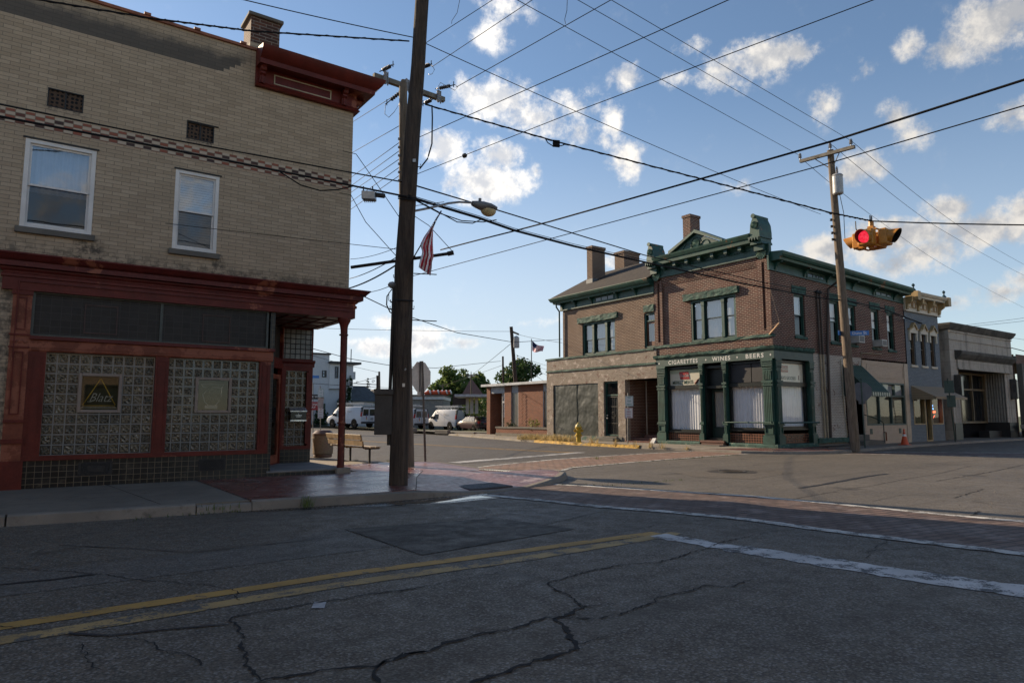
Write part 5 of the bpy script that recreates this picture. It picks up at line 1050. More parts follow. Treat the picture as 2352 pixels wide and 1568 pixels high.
m = MB(FS); [m.hexa([(31.85, -.13, 1.0+i*.05), (35.5, -.13, 1.0+i*.05), (35.5, -.11, 1.03+i*.05), (31.85, -.11, 1.03+i*.05)], [(31.85, -.135, 1.0+i*.05), (35.5, -.135, 1.0+i*.05), (35.5, -.115, 1.033+i*.05), (31.85, -.115, 1.033+i*.05)]) for i in range(26)]; m.build('venetian_blind', P('beige_blind', (.28, .26, .21), .6, bump=0), cw)
m = MB(FS); m.ub(31.8, 35.5, .95, 2.9, -.6, -.58); m.build('room', M_DARK, cw); m = MB(FS); m.ub(34.62, 35.45, 2.4, 2.9, -.09, -.08); m.ub(33.48, 34.5, 2.4, 2.9, -.09, -.08); m.build('transom_board', P('grey_board', (.25, .25, .26), .6, bump=0), cw)
for a in (32.0, 34.75): m = MB(FS); m.ub(a, a+.22, .55, .80, .02, .035); m.build('cellar_vent', M_GRN2, cr)
m = MB(); m.tube([(33.2, YS-.05, .62), (33.2, YS-.16, .62), (33.2, YS-.16, .35), (33.2, YS-.16, .22)], .035, 8); m.build('standpipe', P('rust', (.14, .05, .025), .8), cr)
# side door recess with steps and rail
m = MB(FS); m.ub(30.0, 31.5, .08, .58, .0, .0+.001-.9) if False else m.ub(30.05, 31.9, .05, .30, .0, .75); m.ub(30.2, 31.5, .30, .55, -.9, .25); m.build('side_steps', M_SILL, st, bevel=.01)
m = MB(FS); m.quad((30.0, 0, .3), (30.0, -.9, .3), (30.0, -.9, 2.75), (30.0, 0, 2.75)); m.quad((31.45, 0, .3), (31.45, -.9, .3), (31.45, -.9, 2.75), (31.45, 0, 2.75)); m.build('recess_wall', M_RBR, st, recalc=False); m = MB(FS); m.ub(30.0, 31.45, .3, 2.75, -.95, -.9); m.build('side_door', M_GRN2, st)
m = MB(); m.tube([(31.5, YS-.05, 1.45), (31.55, YS-.35, 1.35), (31.75, YS-.7, 1.15), (31.8, YS-.75, 1.05), (31.8, YS-.75, .2)], .022, 6); m.build('handrail', M_GRN2, st)
t = NT('striped_awning'); uv = t.coord('UV'); sp_ = t.n('ShaderNodeSeparateXYZ'); t.l(uv, sp_.inputs[0]); s_ = t.math('GREATER_THAN', t.math('FRACT', t.math('MULTIPLY', sp_.outputs[0], 1/.2)), .5); M_AWN = t.bsdf(t.mix(t.math('MULTIPLY', s_, .35), (.018, .045, .032), (.12, .17, .10)), .5, 0, t.bump(s_, .6, .02), .4)
M_AWV = None; t = NT('striped_valance'); uv = t.coord('UV'); sp_ = t.n('ShaderNodeSeparateXYZ'); t.l(uv, sp_.inputs[0]); s_ = t.math('GREATER_THAN', t.math('FRACT', t.math('MULTIPLY', sp_.outputs[0], 1/.2)), .5); M_AWV = t.bsdf(t.mix(s_, (.02, .05, .035), (.38, .40, .32)), .5)
aw = thing('awning', 'dark green ribbed metal awning with scalloped striped valance over the side door', 'awning', (30.8, YS, 2.4))
m = MB(FS); n = 17
for i in range(n):
    a = 29.92+i*.10; b = a+.10; dz = .02 if i % 2 else 0
    m.hexa([(a, .02, 3.66+dz), (b, .02, 3.66+dz), (b, 1.2, 2.40+dz), (a, 1.2, 2.40+dz)], [(a, .02, 3.69+dz), (b, .02, 3.69+dz), (b, 1.2, 2.43+dz), (a, 1.2, 2.43+dz)])
m.build('canopy', M_AWN, aw)
m = MB(FS)
for i in range(n):
    a = 29.92+i*.10; b = a+.1; m.poly([(a, 2.43), (b, 2.43), (b, 2.30), (a+.07, 2.24), (a+.03, 2.24), (a, 2.30)], 1.19, 1.21)
m.build('valance', M_AWV, aw)
m = MB(FS); m.hexa([(29.92, .02, 3.66), (29.92, 1.2, 2.4), (29.92, 1.2, 2.28), (29.92, .02, 2.28)], [(29.94, .02, 3.66), (29.94, 1.2, 2.4), (29.94, 1.2, 2.28), (29.94, .02, 2.28)]); m.build('cheek', bpy.data.materials['dark_green_paint'], aw)
# air conditioners
def ac(u, z, w, h, label):
    r = thing('window_air_conditioner', label, 'air conditioner', (u, YS, z), 'window air conditioners')
    m = MB(FS); m.ub(u, u+w, z, z+h, -.1, .42); b = m.build('case', P('ac_white', (.42, .41, .39), .45, bump=0) if 'ac_white' not in bpy.data.materials else bpy.data.materials['ac_white'], r, bevel=.012)
    m = MB(FS); m.ub(u+.05, u+w-.05, z+.05, z+h-.05, .42, .425); m.build('grille', P('ac_grille', (.10, .10, .10), .5, bump=0) if 'ac_grille' not in bpy.data.materials else bpy.data.materials['ac_grille'], r)
ac(30.72, 4.70, .5, .36, 'white window air conditioner just right of the leaning utility pole'); ac(32.82, 4.66, .46, .32, 'grey window air conditioner tilted in the second window from the blue shop')
# things in the passage
m = MB(); m.lathe([(.17, .44), (.25, .86), (.27, .88), (.27, .95), (.25, .95), (.22, .9), (.02, .88)], (25.55, 23.1, 0), 18); tag(m.build('flower_pot', P('clay_pot', (.10, .07, .055), .8), smooth=True), 'large empty clay pot on the brick steps of the dark passage', 'flower pot')
m = MB(); m.prof if False else None; m.hexa([(24.45, 22.7, .11), (24.75, 22.7, .11), (24.75, 22.98, .11), (24.45, 22.98, .11)], [(24.6, 22.7, .34), (24.75, 22.7, .34), (24.75, 22.9, .34), (24.6, 22.9, .34)]); sb = tag(m.build('sandwich_board', P('white_plastic', (.5, .5, .5), .4, bump=0)), 'small white board leaning by the passage beside the green shopfront', 'board')
# ------------------------------------------------------------------ blue shop
M_BLU = brick('blue_painted_brick', (.215, .245, .27), (.17, .20, .225), (.08, .10, .125), .215, .0715, .008, .5, .2)
M_GOLD = P('tan_gold_paint', (.36, .255, .125), .5, var=.2, bump=.05); M_BEIG = P('pale_beige_paint', (.50, .45, .36), .55, var=.12, bump=.04)
bl = thing('blue_shop', 'narrow two-storey blue painted brick shop with ornate tan cornice and cream window hoods', 'building', (37.8, YS, .1))
BW = [(36.42, 37.0, 3.95, 5.64), (37.57, 38.13, 3.95, 5.64), (38.64, 39.2, 3.95, 5.64)]
m = MB(FS); m.wall(36.0, 39.72, .05, 6.75, BW+[(36.35, 37.6, .95, 2.42), (37.62, 38.28, .1, 2.42), (38.35, 39.6, .95, 2.42)], .03, .16); m.fr = None
m.quad((39.72, YS, .1), (39.72, 30, .1), (39.72, 30, 6.8), (39.72, YS, 6.8)); m.quad((36.02, YS, 6.7), (36.02, 30, 6.7), (36.02, 30, 7.7), (36.02, YS, 7.7)); m.face([m.v(p) for p in ((36, YS, 6.9), (39.72, YS, 6.9), (39.72, 30, 6.6), (36, 30, 6.6))]); m.build('wall', M_BLU, bl, recalc=False)
for (a, b, c, e) in BW:
    dh_window(bl, FS, a, b, c, e, 4.8, .05, -.06, P('brown_sash', (.11, .075, .045), .5, bump=0) if 'brown_sash' not in bpy.data.materials else bpy.data.materials['brown_sash'], M_WIN2, M_CURT, sill=M_BEIG, silld=.09)
    m = MB(FS); k = (a+b)/2; m.poly([(a-.14, 5.58), (b+.14, 5.58), (b+.14, 5.78), (k+.22, 5.80), (k, 6.06), (k-.22, 5.80), (a-.14, 5.78)], .03, .13); m.ub(a-.14, a-.02, 5.2, 5.58, .03, .11); m.ub(b+.02, b+.14, 5.2, 5.58, .03, .11); h = m.build('window_hood', M_BEIG, bl)
    m = MB(FS); m.hexa([(k-.26, .03, 5.80), (k, .03, 6.06), (k, .2, 6.06), (k-.26, .2, 5.80)], [(k-.26, .03, 5.86), (k, .03, 6.13), (k, .2, 6.13), (k-.26, .2, 5.86)]); m.hexa([(k, .03, 6.06), (k+.26, .03, 5.80), (k+.26, .2, 5.80), (k, .2, 6.06)], [(k, .03, 6.13), (k+.26, .03, 5.86), (k+.26, .2, 5.86), (k, .2, 6.13)]); m.ub(a-.18, a+.02, 5.74, 5.81, .03, .17); m.ub(b-.02, b+.18, 5.74, 5.81, .03, .17); m.fr = None; m.lathe([(.05, -.15), (.05, -.13)], (k, YS, 5.9), 10, 'y'); m.build('hood_moulding', M_GOLD, h)
m = MB(FS); m.ub(36.0, 39.85, 6.70, 7.35, -.1, .10); m.prof([(0, 7.35), (.46, 7.36), (.48, 7.46), (.54, 7.48), (.60, 7.58), (.60, 7.62), (0, 7.72)], 36.35, 40.1); m.prof([(.03, 6.66), (.14, 6.67), (.14, 6.73), (.03, 6.75)], 35.98, 39.9); bc = m.build('cornice', M_BEIG, bl)
for i in range(4):
    u = 36.05+i*1.2; m = MB(FS); m.prof([(.05, 6.75), (.18, 6.77), (.22, 7.0), (.40, 7.12), (.44, 7.38), (.05, 7.38)], u, u+.16); m.build('bracket', M_GOLD, bc)
    if i < 3:
        m = MB(FS); m.frame(u+.28, u+.68, 6.86, 7.22, .07, .1, .125); m.frame(u+.74, u+1.10, 6.86, 7.22, .07, .1, .125); m.build('frieze_panel', P('frieze_tan', (.30, .20, .10), .6, bump=0) if 'frieze_tan' not in bpy.data.materials else bpy.data.materials['frieze_tan'], bc)
for u in (36.45, 39.9):
    m = MB(FS); m.ub(u-.16, u+.16, 7.2, 7.66, 0, .62); m.build('end_block', M_GOLD, bc); m = MB(FS); m.fr = None; m.lathe([(.14, 0), (.10, .10), (.04, .18), (.03, .24), (.075, .30), (.075, .36), (.02, .42)], (u, YS-.35, 7.66), 12); m.build('finial', P('blue_green_finial', (.02, .06, .08), .4, bump=0) if 'blue_green_finial' not in bpy.data.materials else bpy.data.materials['blue_green_finial'], bc, smooth=True)
for (a, b) in ((36.35, 37.6), (38.35, 39.6)):
    m = MB(FS); m.frame(a, b, .95, 2.42, .06, -.1, .05); w_ = m.build('shop_window', M_GOLD, bl); m = MB(FS); m.quad((a, -.06, .98), (b, -.06, .98), (b, -.06, 2.4), (a, -.06, 2.4)); m.build('pane', M_WIN, w_, recalc=False); m = MB(FS); m.ub(a, b, .95, 2.42, -.8, -.78); m.build('room', M_DARK, w_)
    if a < 37: curtain(w_, FS, a, a+.4, 1.0, 2.4, -.2, M_CURT)
m = MB(FS); m.frame(37.62, 38.28, .1, 2.42, .07, -.2, .05); d_ = m.build('door', M_GOLD, bl); m = MB(FS); m.frame(37.69, 38.21, .12, 2.35, .07, -.18, -.12, .2); m.ub(37.7, 38.2, .9, .94, -.12, -.1); m.build('door_leaf', M_WHITEF if False else M_IRON, d_); m = MB(FS); m.quad((37.7, -.15, .3), (38.2, -.15, .3), (38.2, -.15, 2.3), (37.7, -.15, 2.3)); m.build('pane', M_WIN, d_, recalc=False); m = MB(FS); m.ub(37.6, 38.3, .1, 2.42, -.8, -.78); m.build('dark_hall', M_DARK, d_)
nn = thing('neon_sign', 'small lit blue and red neon sign in the blue shop window', 'neon sign', (38.95, YS+.1, 1.5))
m = MB(); m.tube([FS(38.85, -.2, 1.75), FS(39.0, -.2, 1.95), FS(38.9, -.2, 1.85), FS(39.05, -.2, 1.75)], .03, 6); m.build('blue_tube', E('neon_blue', (.15, .45, 1.0), 2.5), nn); m = MB(); m.tube([FS(38.75, -.2, 1.58), FS(39.2, -.2, 1.60)], .06, 6); m.tube([FS(38.75, -.2, 1.42), FS(38.95, -.2, 1.25), FS(39.2, -.2, 1.42)], .012, 6); m.build('red_tube', E('neon_red', (1.0, .12, .04), 2.0), nn)
t = NT('tan_ribbed_metal'); uv = t.coord('UV'); sp_ = t.n('ShaderNodeSeparateXYZ'); t.l(uv, sp_.inputs[0]); q = t.math('FRACT', t.math('MULTIPLY', sp_.outputs[1], 1/.12)); M_RIB = t.bsdf(t.mix(t.ramp(q, 0, .25), (.13, .095, .06), (.30, .23, .15)), .5, 0, t.bump(q, .5, .02), .4)
ba = thing('awning', 'tan ribbed metal awning over the blue shop windows', 'awning', (38, YS, 2.3))
m = MB(FS); m.hexa([(36.25, .03, 2.85), (39.75, .03, 2.85), (39.75, 1.15, 2.28), (36.25, 1.15, 2.28)], [(36.25, .03, 2.90), (39.75, .03, 2.90), (39.75, 1.15, 2.33), (36.25, 1.15, 2.33)]); m.ub(36.25, 39.75, 2.22, 2.33, 1.15, 1.18); m.build('canopy', M_RIB, ba); m = MB(FS); m.hexa([(36.25, .03, 2.85), (36.25, 1.15, 2.28), (36.25, 1.15, 2.20), (36.25, .03, 2.20)], [(36.28, .03, 2.85), (36.28, 1.15, 2.28), (36.28, 1.15, 2.20), (36.28, .03, 2.20)]); m.build('cheek', M_RIB, ba)
# ------------------------------------------------------------------ grey stone bank
t = NT('weathered_limestone'); uv = t.coord('UV'); ob = t.coord(); b = t.n('ShaderNodeTexBrick'); t.l(uv, b.inputs['Vector']); b.offset = .5
for k, v in (('Scale', 1), ('Brick Width', 1.3), ('Row Height', .62), ('Mortar Size', .006), ('Mortar Smooth', .3)): b.inputs[k].default_value = v
b.inputs['Color1'].default_value = (.42, .385, .33, 1); b.inputs['Color2'].default_value = (.36, .33, .285, 1); b.inputs['Mortar'].default_value = (.18, .165, .145, 1)
stv = t.coord('Object', (1.6, 1, .18)); streak = t.ramp(t.noise(stv, 1.5, 7, .65), .48, .68); cl_ = t.mix(t.math('MULTIPLY', streak, .6), b.outputs[0], (.11, .105, .098)); cl_ = t.mix(t.ramp(t.noise(ob, 6, 7, .7), .45, .75, 0, .4), cl_, (.10, .095, .09)); M_LIME = t.bsdf(cl_, .85, 0, t.bump(t.noise(ob, 40, 5), .25, .01), .3)
M_SOOT = P('sooty_stone', (.085, .080, .072), .85, var=.4, vs=2, bump=.3)
bk_ = thing('stone_bank', 'grey limestone former bank with heavy cornice and deep recessed entrance', 'building', (45.5, YS, .1))
m = MB(FS); m.wall(41.0, 49.7, .05, 6.15, [(41.9, 48.75, -.1, 3.98)], 0, .3); m.fr = None
m.quad((39.9, 17.2, .1), (41.0, 17.2, .1), (41, 17.2, 6.0), (39.9, 17.2, 6.0)) ; m.quad((41, YS, .1), (41, 17.2, .1), (41, 17.2, 6.1), (41, YS, 6.1)); m.quad((49.7, YS, .1), (49.7, 40, .1), (49.7, 40, 6.1), (49.7, YS, 6.1)); m.face([m.v(p) for p in ((39.9, YS+.2, 6.1), (49.7, YS+.2, 6.1), (49.7, 40, 6.1), (39.9, 40, 6.1))]); m.quad((39.9, 17.2, .1), (39.9, 40, .1), (39.9, 40, 6.1), (39.9, 17.2, 6.1)); m.build('wall', M_LIME, bk_, recalc=False)
m = MB(); m.box(39.75, 17.1, .1, 40.98, 17.19, 5.2); m.build('side_passage_wall', P('ochre_render', (.28, .15, .06), .8), bk_)
m = MB(); m.sweep([(-.2, 6.10), (.05, 6.10), (.08, 6.16), (.10, 6.16), (.22, 6.36), (.24, 6.46), (-.2, 6.5)], [(40.0, 17.2), (41.0, 17.2), (41.0, YS), (49.7, YS), (49.7, 18.5)][1:], 1); m.build('parapet_cornice', M_SOOT, bk_)
m = MB(FS); m.ub(41.0, 49.7, 5.55, 5.60, 0, .04); m.ub(41.0, 49.7, 5.98, 6.05, 0, .06); m.build('string_course', M_LIME, bk_)
m = MB(FS); m.prof([(0, 4.48), (.10, 4.48), (.14, 4.56), (.20, 4.58), (.34, 4.78), (.36, 4.92), (.30, 4.97), (0, 5.0)], 41.6, 49.4); m.build('entrance_cornice', M_SOOT, bk_); m = MB(FS); m.ub(41.75, 49.2, 3.98, 4.48, 0, .08); m.ub(41.75, 49.2, 3.95, 4.05, .08, .12); m.build('entablature', M_LIME, bk_)
m = MB(); m.box(41.9, YS+.3, 4.0, 48.75, 17.65, 4.06); m.build('recess_ceiling', M_SOOT, bk_)
m = MB()
m.quad((41.9, 17.62, .1), (48.75, 17.62, .1), (48.75, 17.62, 4), (41.9, 17.62, 4)); m.build('recess_back', M_DARK, bk_, recalc=False)
m = MB()
for i in range(9): y = YS+.02+i*.145; m.hexa([(48.75, y, 1.0), (48.55, y+.05, 1.0), (48.55, y+.09, 1.0), (48.75, y+.14, 1.0)], [(48.75, y, 3.98), (48.55, y+.05, 3.98), (48.55, y+.09, 3.98), (48.75, y+.14, 3.98)])
m.build('fluted_reveal', M_LIME, bk_); m = MB(); m.box(48.45, YS-.05, .1, 48.8, 17.65, 1.0); m.box(46.6, YS+.4, .1, 48.5, 17.3, .5); m.build('dark_plinth', P('dark_granite', (.035, .033, .032), .4, bump=.05), bk_)
FB = lambda u, d, z: (u, 17.6-d, z)
m = MB(FB); m.frame(42.3, 44.5, .15, 2.85, .3, 0, .25, .01); m.prof([(0, 2.85), (.3, 2.85), (.4, 3.05), (0, 3.08)], 42.1, 44.7); d_ = m.build('door_surround', M_BEIG if False else P('grey_white_stone', (.36, .35, .33), .7), bk_); m = MB(FB); m.ub(42.6, 44.2, .15, 2.55, 0, .06); m.build('bronze_door', P('dark_bronze', (.03, .022, .016), .35, bump=.05), d_)
m = MB(FB); m.frame(44.75, 48.4, .95, 3.95, .12, 0, .18); m.ub(46.5, 46.6, 1.0, 3.9, 0, .16); m.ub(44.8, 48.4, 2.9, 3.0, 0, .16); m.frame(42.0, 44.7, 3.1, 3.95, .1, 0, .15); w_ = m.build('bank_window', P('bronze_frame', (.16, .12, .07), .5, bump=0), bk_); m = MB(FB); m.ub(44.85, 48.3, 1.05, 3.9, .02, .05); m.ub(42.1, 44.6, 3.15, 3.9, .02, .05); m.build('dark_pane', P('dark_glass', (.012, .013, .015), .06, bump=0, spec=.8), w_)
for a_, b_ in ((41.0, 41.9), (48.75, 49.72)): m = MB(FS); m.ub(a_, b_, .05, 1.0, 0, .04); m.build('granite_base', bpy.data.materials['dark_granite'], bk_)
for u in (41.25, 49.0): m = MB(FS); m.ub(u, u+.3, 2.45, 3.55, .05, .35); m.ub(u+.05, u+.25, 2.4, 2.45, 0, .3); m.ub(u+.05, u+.25, 3.55, 3.62, 0, .3); l_ = m.build('wall_lantern', M_SOOT, bk_); m = MB(FS); m.ub(u+.04, u+.26, 2.5, 3.5, .352, .358); m.build('lantern_pane', P('lantern_glass', (.22, .22, .19), .3, bump=0) if 'lantern_glass' not in bpy.data.materials else bpy.data.materials['lantern_glass'], l_)
# last brick building at the edge of the picture
rb = thing('far_brick_building', 'dark brick building with corrugated front beyond the grey stone bank', 'building', (54, YS, .1))
m = MB(FS); m.wall(50.0, 72, .05, 5.2, [(51.0, 56, .8, 2.3)], .1, .3); m.fr = None; m.quad((50, YS, .05), (50, 35, .05), (50, 35, 5.2), (50, YS, 5.2)); m.face([m.v(p) for p in ((50, YS, 5.1), (72, YS, 5.1), (72, 35, 5.1), (50, 35, 5.1))]); m.build('wall', M_RBR, rb, recalc=False); m = MB(FS); m.ub(50.5, 60, 2.4, 4.2, .1, .25); m.build('corrugated_front', M_RIB, rb); m = MB(FS); m.ub(50.0, 50.5, .1, 4.6, .1, .4); m.build('pier', M_GOLD if False else M_SILL, rb); m = MB(FS); m.ub(51, 56, .8, 2.3, -.1, -.05); m.build('window', bpy.data.materials['dark_glass'], rb)
# ------------------------------------------------------------------ low brick office with planter
XO = 27.0
FO = lambda u, d, z: (XO-d, u, z)
def uo(zx, zy, X=XO): p = atx((1600+zx/3.1354)/SCL, (1350+zy/3.1354)/SCL, X); return p.y, p.z
M_OBR = brick('orange_brick', (.23, .075, .038), (.14, .048, .03), (.30, .21, .155), .225, .076, .009, .4, .2)
M_ALU = P('grey_aluminium', (.34, .35, .37), .4, .4, bump=0); M_LPAN = P('pale_blue_grey_panel', (.27, .29, .33), .5, bump=.03)
of = thing('brick_office', 'low flat-roofed orange brick office with aluminium fascia and glazed entrance', 'building', (XO, 36, .05))
uL = uo(1087, 1100)[0]; uA = uo(1130, 1100)[0]; uB = uo(1310, 1000)[0]; uC = uo(1392, 1000)[0]; uD = uo(1480, 900)[0]; uE_ = uo(1790, 900)[0]; zt = uo(1390, 600)[1]; ztop = uo(1390, 577)[1]
m = MB(FO); m.ub(uA, uL, .0, zt, -8, 0); m.ub(uC, uB, .0, zt, -.6, 0); m.ub(uE_, uD, .0, zt, -.25, -.02); m.ub(31.2, uo(1850, 900)[0]-.1, 0, zt, -.25, 0); m.fr = None; m.face([m.v(p) for p in ((XO, 31.2, zt+.05), (XO, uL, zt+.05), (XO+9, uL, zt+.05), (XO+9, 31.2, zt+.05))]); m.build('wall', M_OBR, of)
m = MB(FO); m.ub(31.2, uL+.25, zt, ztop+.04, -8.5, .35); m.build('fascia', M_ALU, of)
zp = uo(1390, 690)[1]
for a_, b_ in ((uB, uA), (uD, uC), (31.3, uE_)): m = MB(FO); m.ub(a_, b_, zp, zt, -.15, -.05); m.build('spandrel_panel', M_LPAN, of)
m = MB(FO); m.quad((uB, -1.6, 0), (uA, -1.6, 0), (uA, -1.6, zp), (uB, -1.6, zp)); m.build('entrance_wall', M_OBR, of, recalc=False)
ud = uo(1250, 1000)[0]; m = MB(FO); m.frame(uB, ud, .1, 2.35, .06, -.3, -.2, .1); m.frame(uB, ud, 2.35, zp, .05, -.3, -.2); dd_ = m.build('glass_door', M_ALU, of); m = MB(FO); m.quad((uB, -.25, .1), (ud, -.25, .1), (ud, -.25, zp), (uB, -.25, zp)); m.build('pane', M_WIN2, dd_, recalc=False)
m = MB(FO); m.ub(uD, uC, 0, zp, -.14, -.1); m.ub(31.3, uE_, 0, zp, -.14, -.1); m.build('tinted_window', P('bronze_pane', (.09, .085, .07), .15, bump=0, spec=.7), of); m = MB(FO)
for a in (uD, uC-.06, uE_-.06): m.ub(a, a+.06, 0, zp, -.12, -.04)
m.build('window_frame', M_ALU, of)
m = MB(); uz = uo(1548, 800)[0]; m.tube([FO(uz+(.09 if i % 2 else -.09), .08, .75+i*.115) for i in range(20)], .016, 5); m.build('zigzag_trellis', P('copper', (.13, .05, .025), .5, .4, bump=0), of)
XP = 25.3; p0, z0 = uo(1205, 1125, XP); p1 = uo(1860, 1115, XP)[0]
pn = thing('brick_planter', 'long low orange brick planter with concrete cap in front of the office', 'planter', (XP, (p0+p1)/2, .0))
m = MB(); m.box(XP, p1, .0, XP+.9, p0, z0-.04); m.build('wall', M_OBR, pn); m = MB(); m.box(XP-.05, p1, z0-.04, XP+.95, p0+.04, z0+.06); m.build('cap', M_SILL, pn); m = MB(); m.box(XP-.03, p1, .0, XP, p0+.02, .30); m.build('footing', M_CONC, pn)
# ------------------------------------------------------------------ vegetation helpers
def leafmat(name, c, tr=.25):
    t = NT(name); ob = t.coord(); col = t.mix(t.ramp(t.noise(ob, 1.2, 5, .6), .3, .7), k3(c, .55), k3(c, 1.35)); col = t.mix(t.ramp(t.noise(ob, 14, 3), .35, .7, 0, .6), col, k3(c, .5))
    b = t.n('ShaderNodeBsdfPrincipled'); t.l(col, b.inputs['Base Color']); b.inputs['Roughness'].default_value = .6; b.inputs['Specular IOR Level'].default_value = .3
    tl = t.n('ShaderNodeBsdfTranslucent'); t.l(col, tl.inputs[0]); mx_ = t.n('ShaderNodeMixShader'); mx_.inputs[0].default_value = tr; t.l(b.outputs[0], mx_.inputs[1]); t.l(tl.outputs[0], mx_.inputs[2]); t.l(mx_.outputs[0], t.out.inputs[0]); return t.m
M_LF1 = leafmat('leaf_dark_green', (.035, .060, .022)); M_LF2 = leafmat('leaf_green', (.060, .105, .030), .35); M_LF3 = leafmat('leaf_yellow_green', (.17, .19, .035), .4); M_LF4 = leafmat('ivy_leaf', (.035, .07, .025)); M_DRY = leafmat('dry_grass', (.46, .35, .16), .4); M_GRS = leafmat('grass_blade', (.10, .14, .035), .3); M_CON = leafmat('conifer_needles', (.03, .05, .022), .1)
M_BARK = P('bark', (.06, .045, .035), .9, var=.3, bump=.5)
def leaves(m, blobs, n, size, rng):
    tot = sum(b[3]*b[4]*b[5] for b in blobs)
    for b in blobs:
        k = int(n*b[3]*b[4]*b[5]/tot)+4
        for _ in range(k):
            v = Vector((rng.gauss(0, 1), rng.gauss(0, 1), rng.gauss(0, 1))).normalized()*(rng.random()**.42)
            p = Vector((b[0]+v.x*b[3], b[1]+v.y*b[4], b[2]+v.z*b[5]))
            if mnoise.noise(p*(1.1/max(.25, size*2.2))) < -.12: continue
            a = Vector((rng.gauss(0, 1), rng.gauss(0, 1), rng.gauss(0, .7))).normalized(); c = a.cross(Vector((rng.gauss(0, 1), rng.gauss(0, 1), rng.gauss(0, 1)))).normalized(); s = size*rng.uniform(.6, 1.3)
            m.face([m.v(p-a*s), m.v(p+c*s*.55), m.v(p+a*s), m.v(p-c*s*.55)])
def tree(label, px, py_top, d, w, zb, mat, seed, trunk=.18, n=2600, size=.22, name='tree', squash=1.0):
    rng = random.Random(seed); top = at(px, py_top, d); base = Vector((top.x, top.y, zb)); H = top.z-zb
    r = thing(name, label, 'tree', base); m = MB(); blobs = []
    for i in range(11):
        a = rng.uniform(0, 6.28); rr = w*.5*rng.uniform(.1, .72); hz = zb+H*rng.uniform(.36, .84); blobs.append((base.x+rr*math.cos(a), base.y+rr*math.sin(a), hz, w*rng.uniform(.15, .26), w*rng.uniform(.15, .26), H*rng.uniform(.10, .17)))
    blobs.append((base.x, base.y, zb+H*.88, w*.18, w*.18, H*.12)); leaves(m, blobs, n, size, rng); m.build('crown', mat, r, recalc=False, uvs=False)
    m = MB(); m.tube([base, base+Vector((.05*H*.1, 0, H*.35)), base+Vector((0, .02*H, H*.75))], [trunk, trunk*.8, trunk*.3], 8)
    for b in blobs[:7]: m.tube([base+Vector((0, 0, H*rng.uniform(.28, .5))), Vector(b[:3])], [trunk*.45, trunk*.12], 5)
    m.build('trunk', M_BARK, r, smooth=True); return r
def bush(label, c, w, h, mat, seed, n=500, size=.07, name='shrub', cat='shrub', group=None):
    rng = random.Random(seed); r = thing(name, label, cat, c, group); m = MB()
    bl_ = [(c[0]+rng.uniform(-.3, .3)*w, c[1]+rng.uniform(-.3, .3)*w, c[2]+h*rng.uniform(.3, .8), w*.3, w*.3, h*.28) for _ in range(6)]; leaves(m, bl_, n, size, rng); m.build('foliage', mat, r, recalc=False, uvs=False)
    m = MB(); [m.tube([c, b[:3]], [.02, .008], 5) for b in bl_]; m.build('stem', M_BARK, r); return r
def tuft(m, c, n, h, spread, rng):
    for _ in range(n):
        a = rng.uniform(0, 6.28); b = Vector((c[0]+rng.gauss(0, spread), c[1]+rng.gauss(0, spread), c[2])); hh = h*rng.uniform(.4, 1.15); o = Vector((math.cos(a), math.sin(a), 0)); w = o.cross(ZV)*.006*max(1, h/.25)
        p1 = b+o*hh*.15+ZV*hh*.6; p2 = b+o*hh*rng.uniform(.3, .6)+ZV*hh
        m.face([m.v(b-w), m.v(b+w), m.v(p1+w*.7), m.v(p1-w*.7)]); m.face([m.v(p1-w*.7), m.v(p1+w*.7), m.v(p2)])
# ------------------------------------------------------------------ utility poles
t = NT('creosoted_wood'); c = t.coord('Object', (9, 9, .45)); n1_ = t.noise(c, 2.2, 8, .7); ob = t.coord(); col = t.mix(t.ramp(n1_, .3, .7), (.026, .019, .015), (.100, .072, .054)); col = t.mix(t.ramp(t.noise(ob, .8, 4), .4, .7, 0, .5), col, (.055, .048, .044)); col = t.mix(t.ramp(t.noise(t.coord('Object', (14, 14, .8)), 3, 6, .7), .60, .70), col, (.010, .008, .007)); M_WOOD = t.bsdf(col, .85, 0, t.bump(n1_, .9, .03), .25)
t = NT('weathered_pole_wood'); c = t.coord('Object', (9, 9, .4)); n1_ = t.noise(c, 2.2, 8, .7); col = t.mix(t.ramp(n1_, .3, .7), (.088, .068, .050), (.20, .157, .120)); col = t.mix(t.ramp(t.noise(t.coord('Object', (14, 14, .8)), 3, 6, .7), .60, .70), col, (.03, .022, .016)); M_WOODL = t.bsdf(col, .85, 0, t.bump(n1_, .8, .02), .25)
M_GREYW = P('grey_timber', (.17, .155, .13), .85, var=.3, vs=5, bump=.3); M_INS = P('grey_insulator', (.20, .20, .21), .35, bump=0); M_INSD = P('dark_insulator', (.03, .028, .03), .4, bump=0); M_GALV = P('galvanised_steel', (.33, .34, .35), .38, .6, bump=.02); M_CABLE = P('black_cable', (.012, .012, .013), .75, bump=0, spec=.12); M_BOX = P('brown_grey_cabinet', (.042, .038, .036), .5, bump=.04, var=.25)
def polepath(m, pts, n=20):
    m.tube([p[0] for p in pts], [p[1] for p in pts], n)
p1 = thing('utility_pole', 'massive dark wooden utility pole at the pavement corner with grey meter cabinet and street lamp', 'utility pole', (5.69, 11.56, .13))
D1, D2, D3 = 12.72, 17.28, 26.3
pts = [(Vector((5.69, 11.56, .10)), .172)]+[(at(x, y, D1), w/2*D1/FPX) for x, y, w in ((921, 900, 40), (928, 700, 38.5), (935, 500, 37), (948, 300, 35), (960, 150, 33), (970, 0, 31), (983, -200, 28))]
q = []
for (a, ra), (b, rb_) in zip(pts, pts[1:]):
    for i in range(6): q.append((a.lerp(b, i/6), ra+(rb_-ra)*i/6))
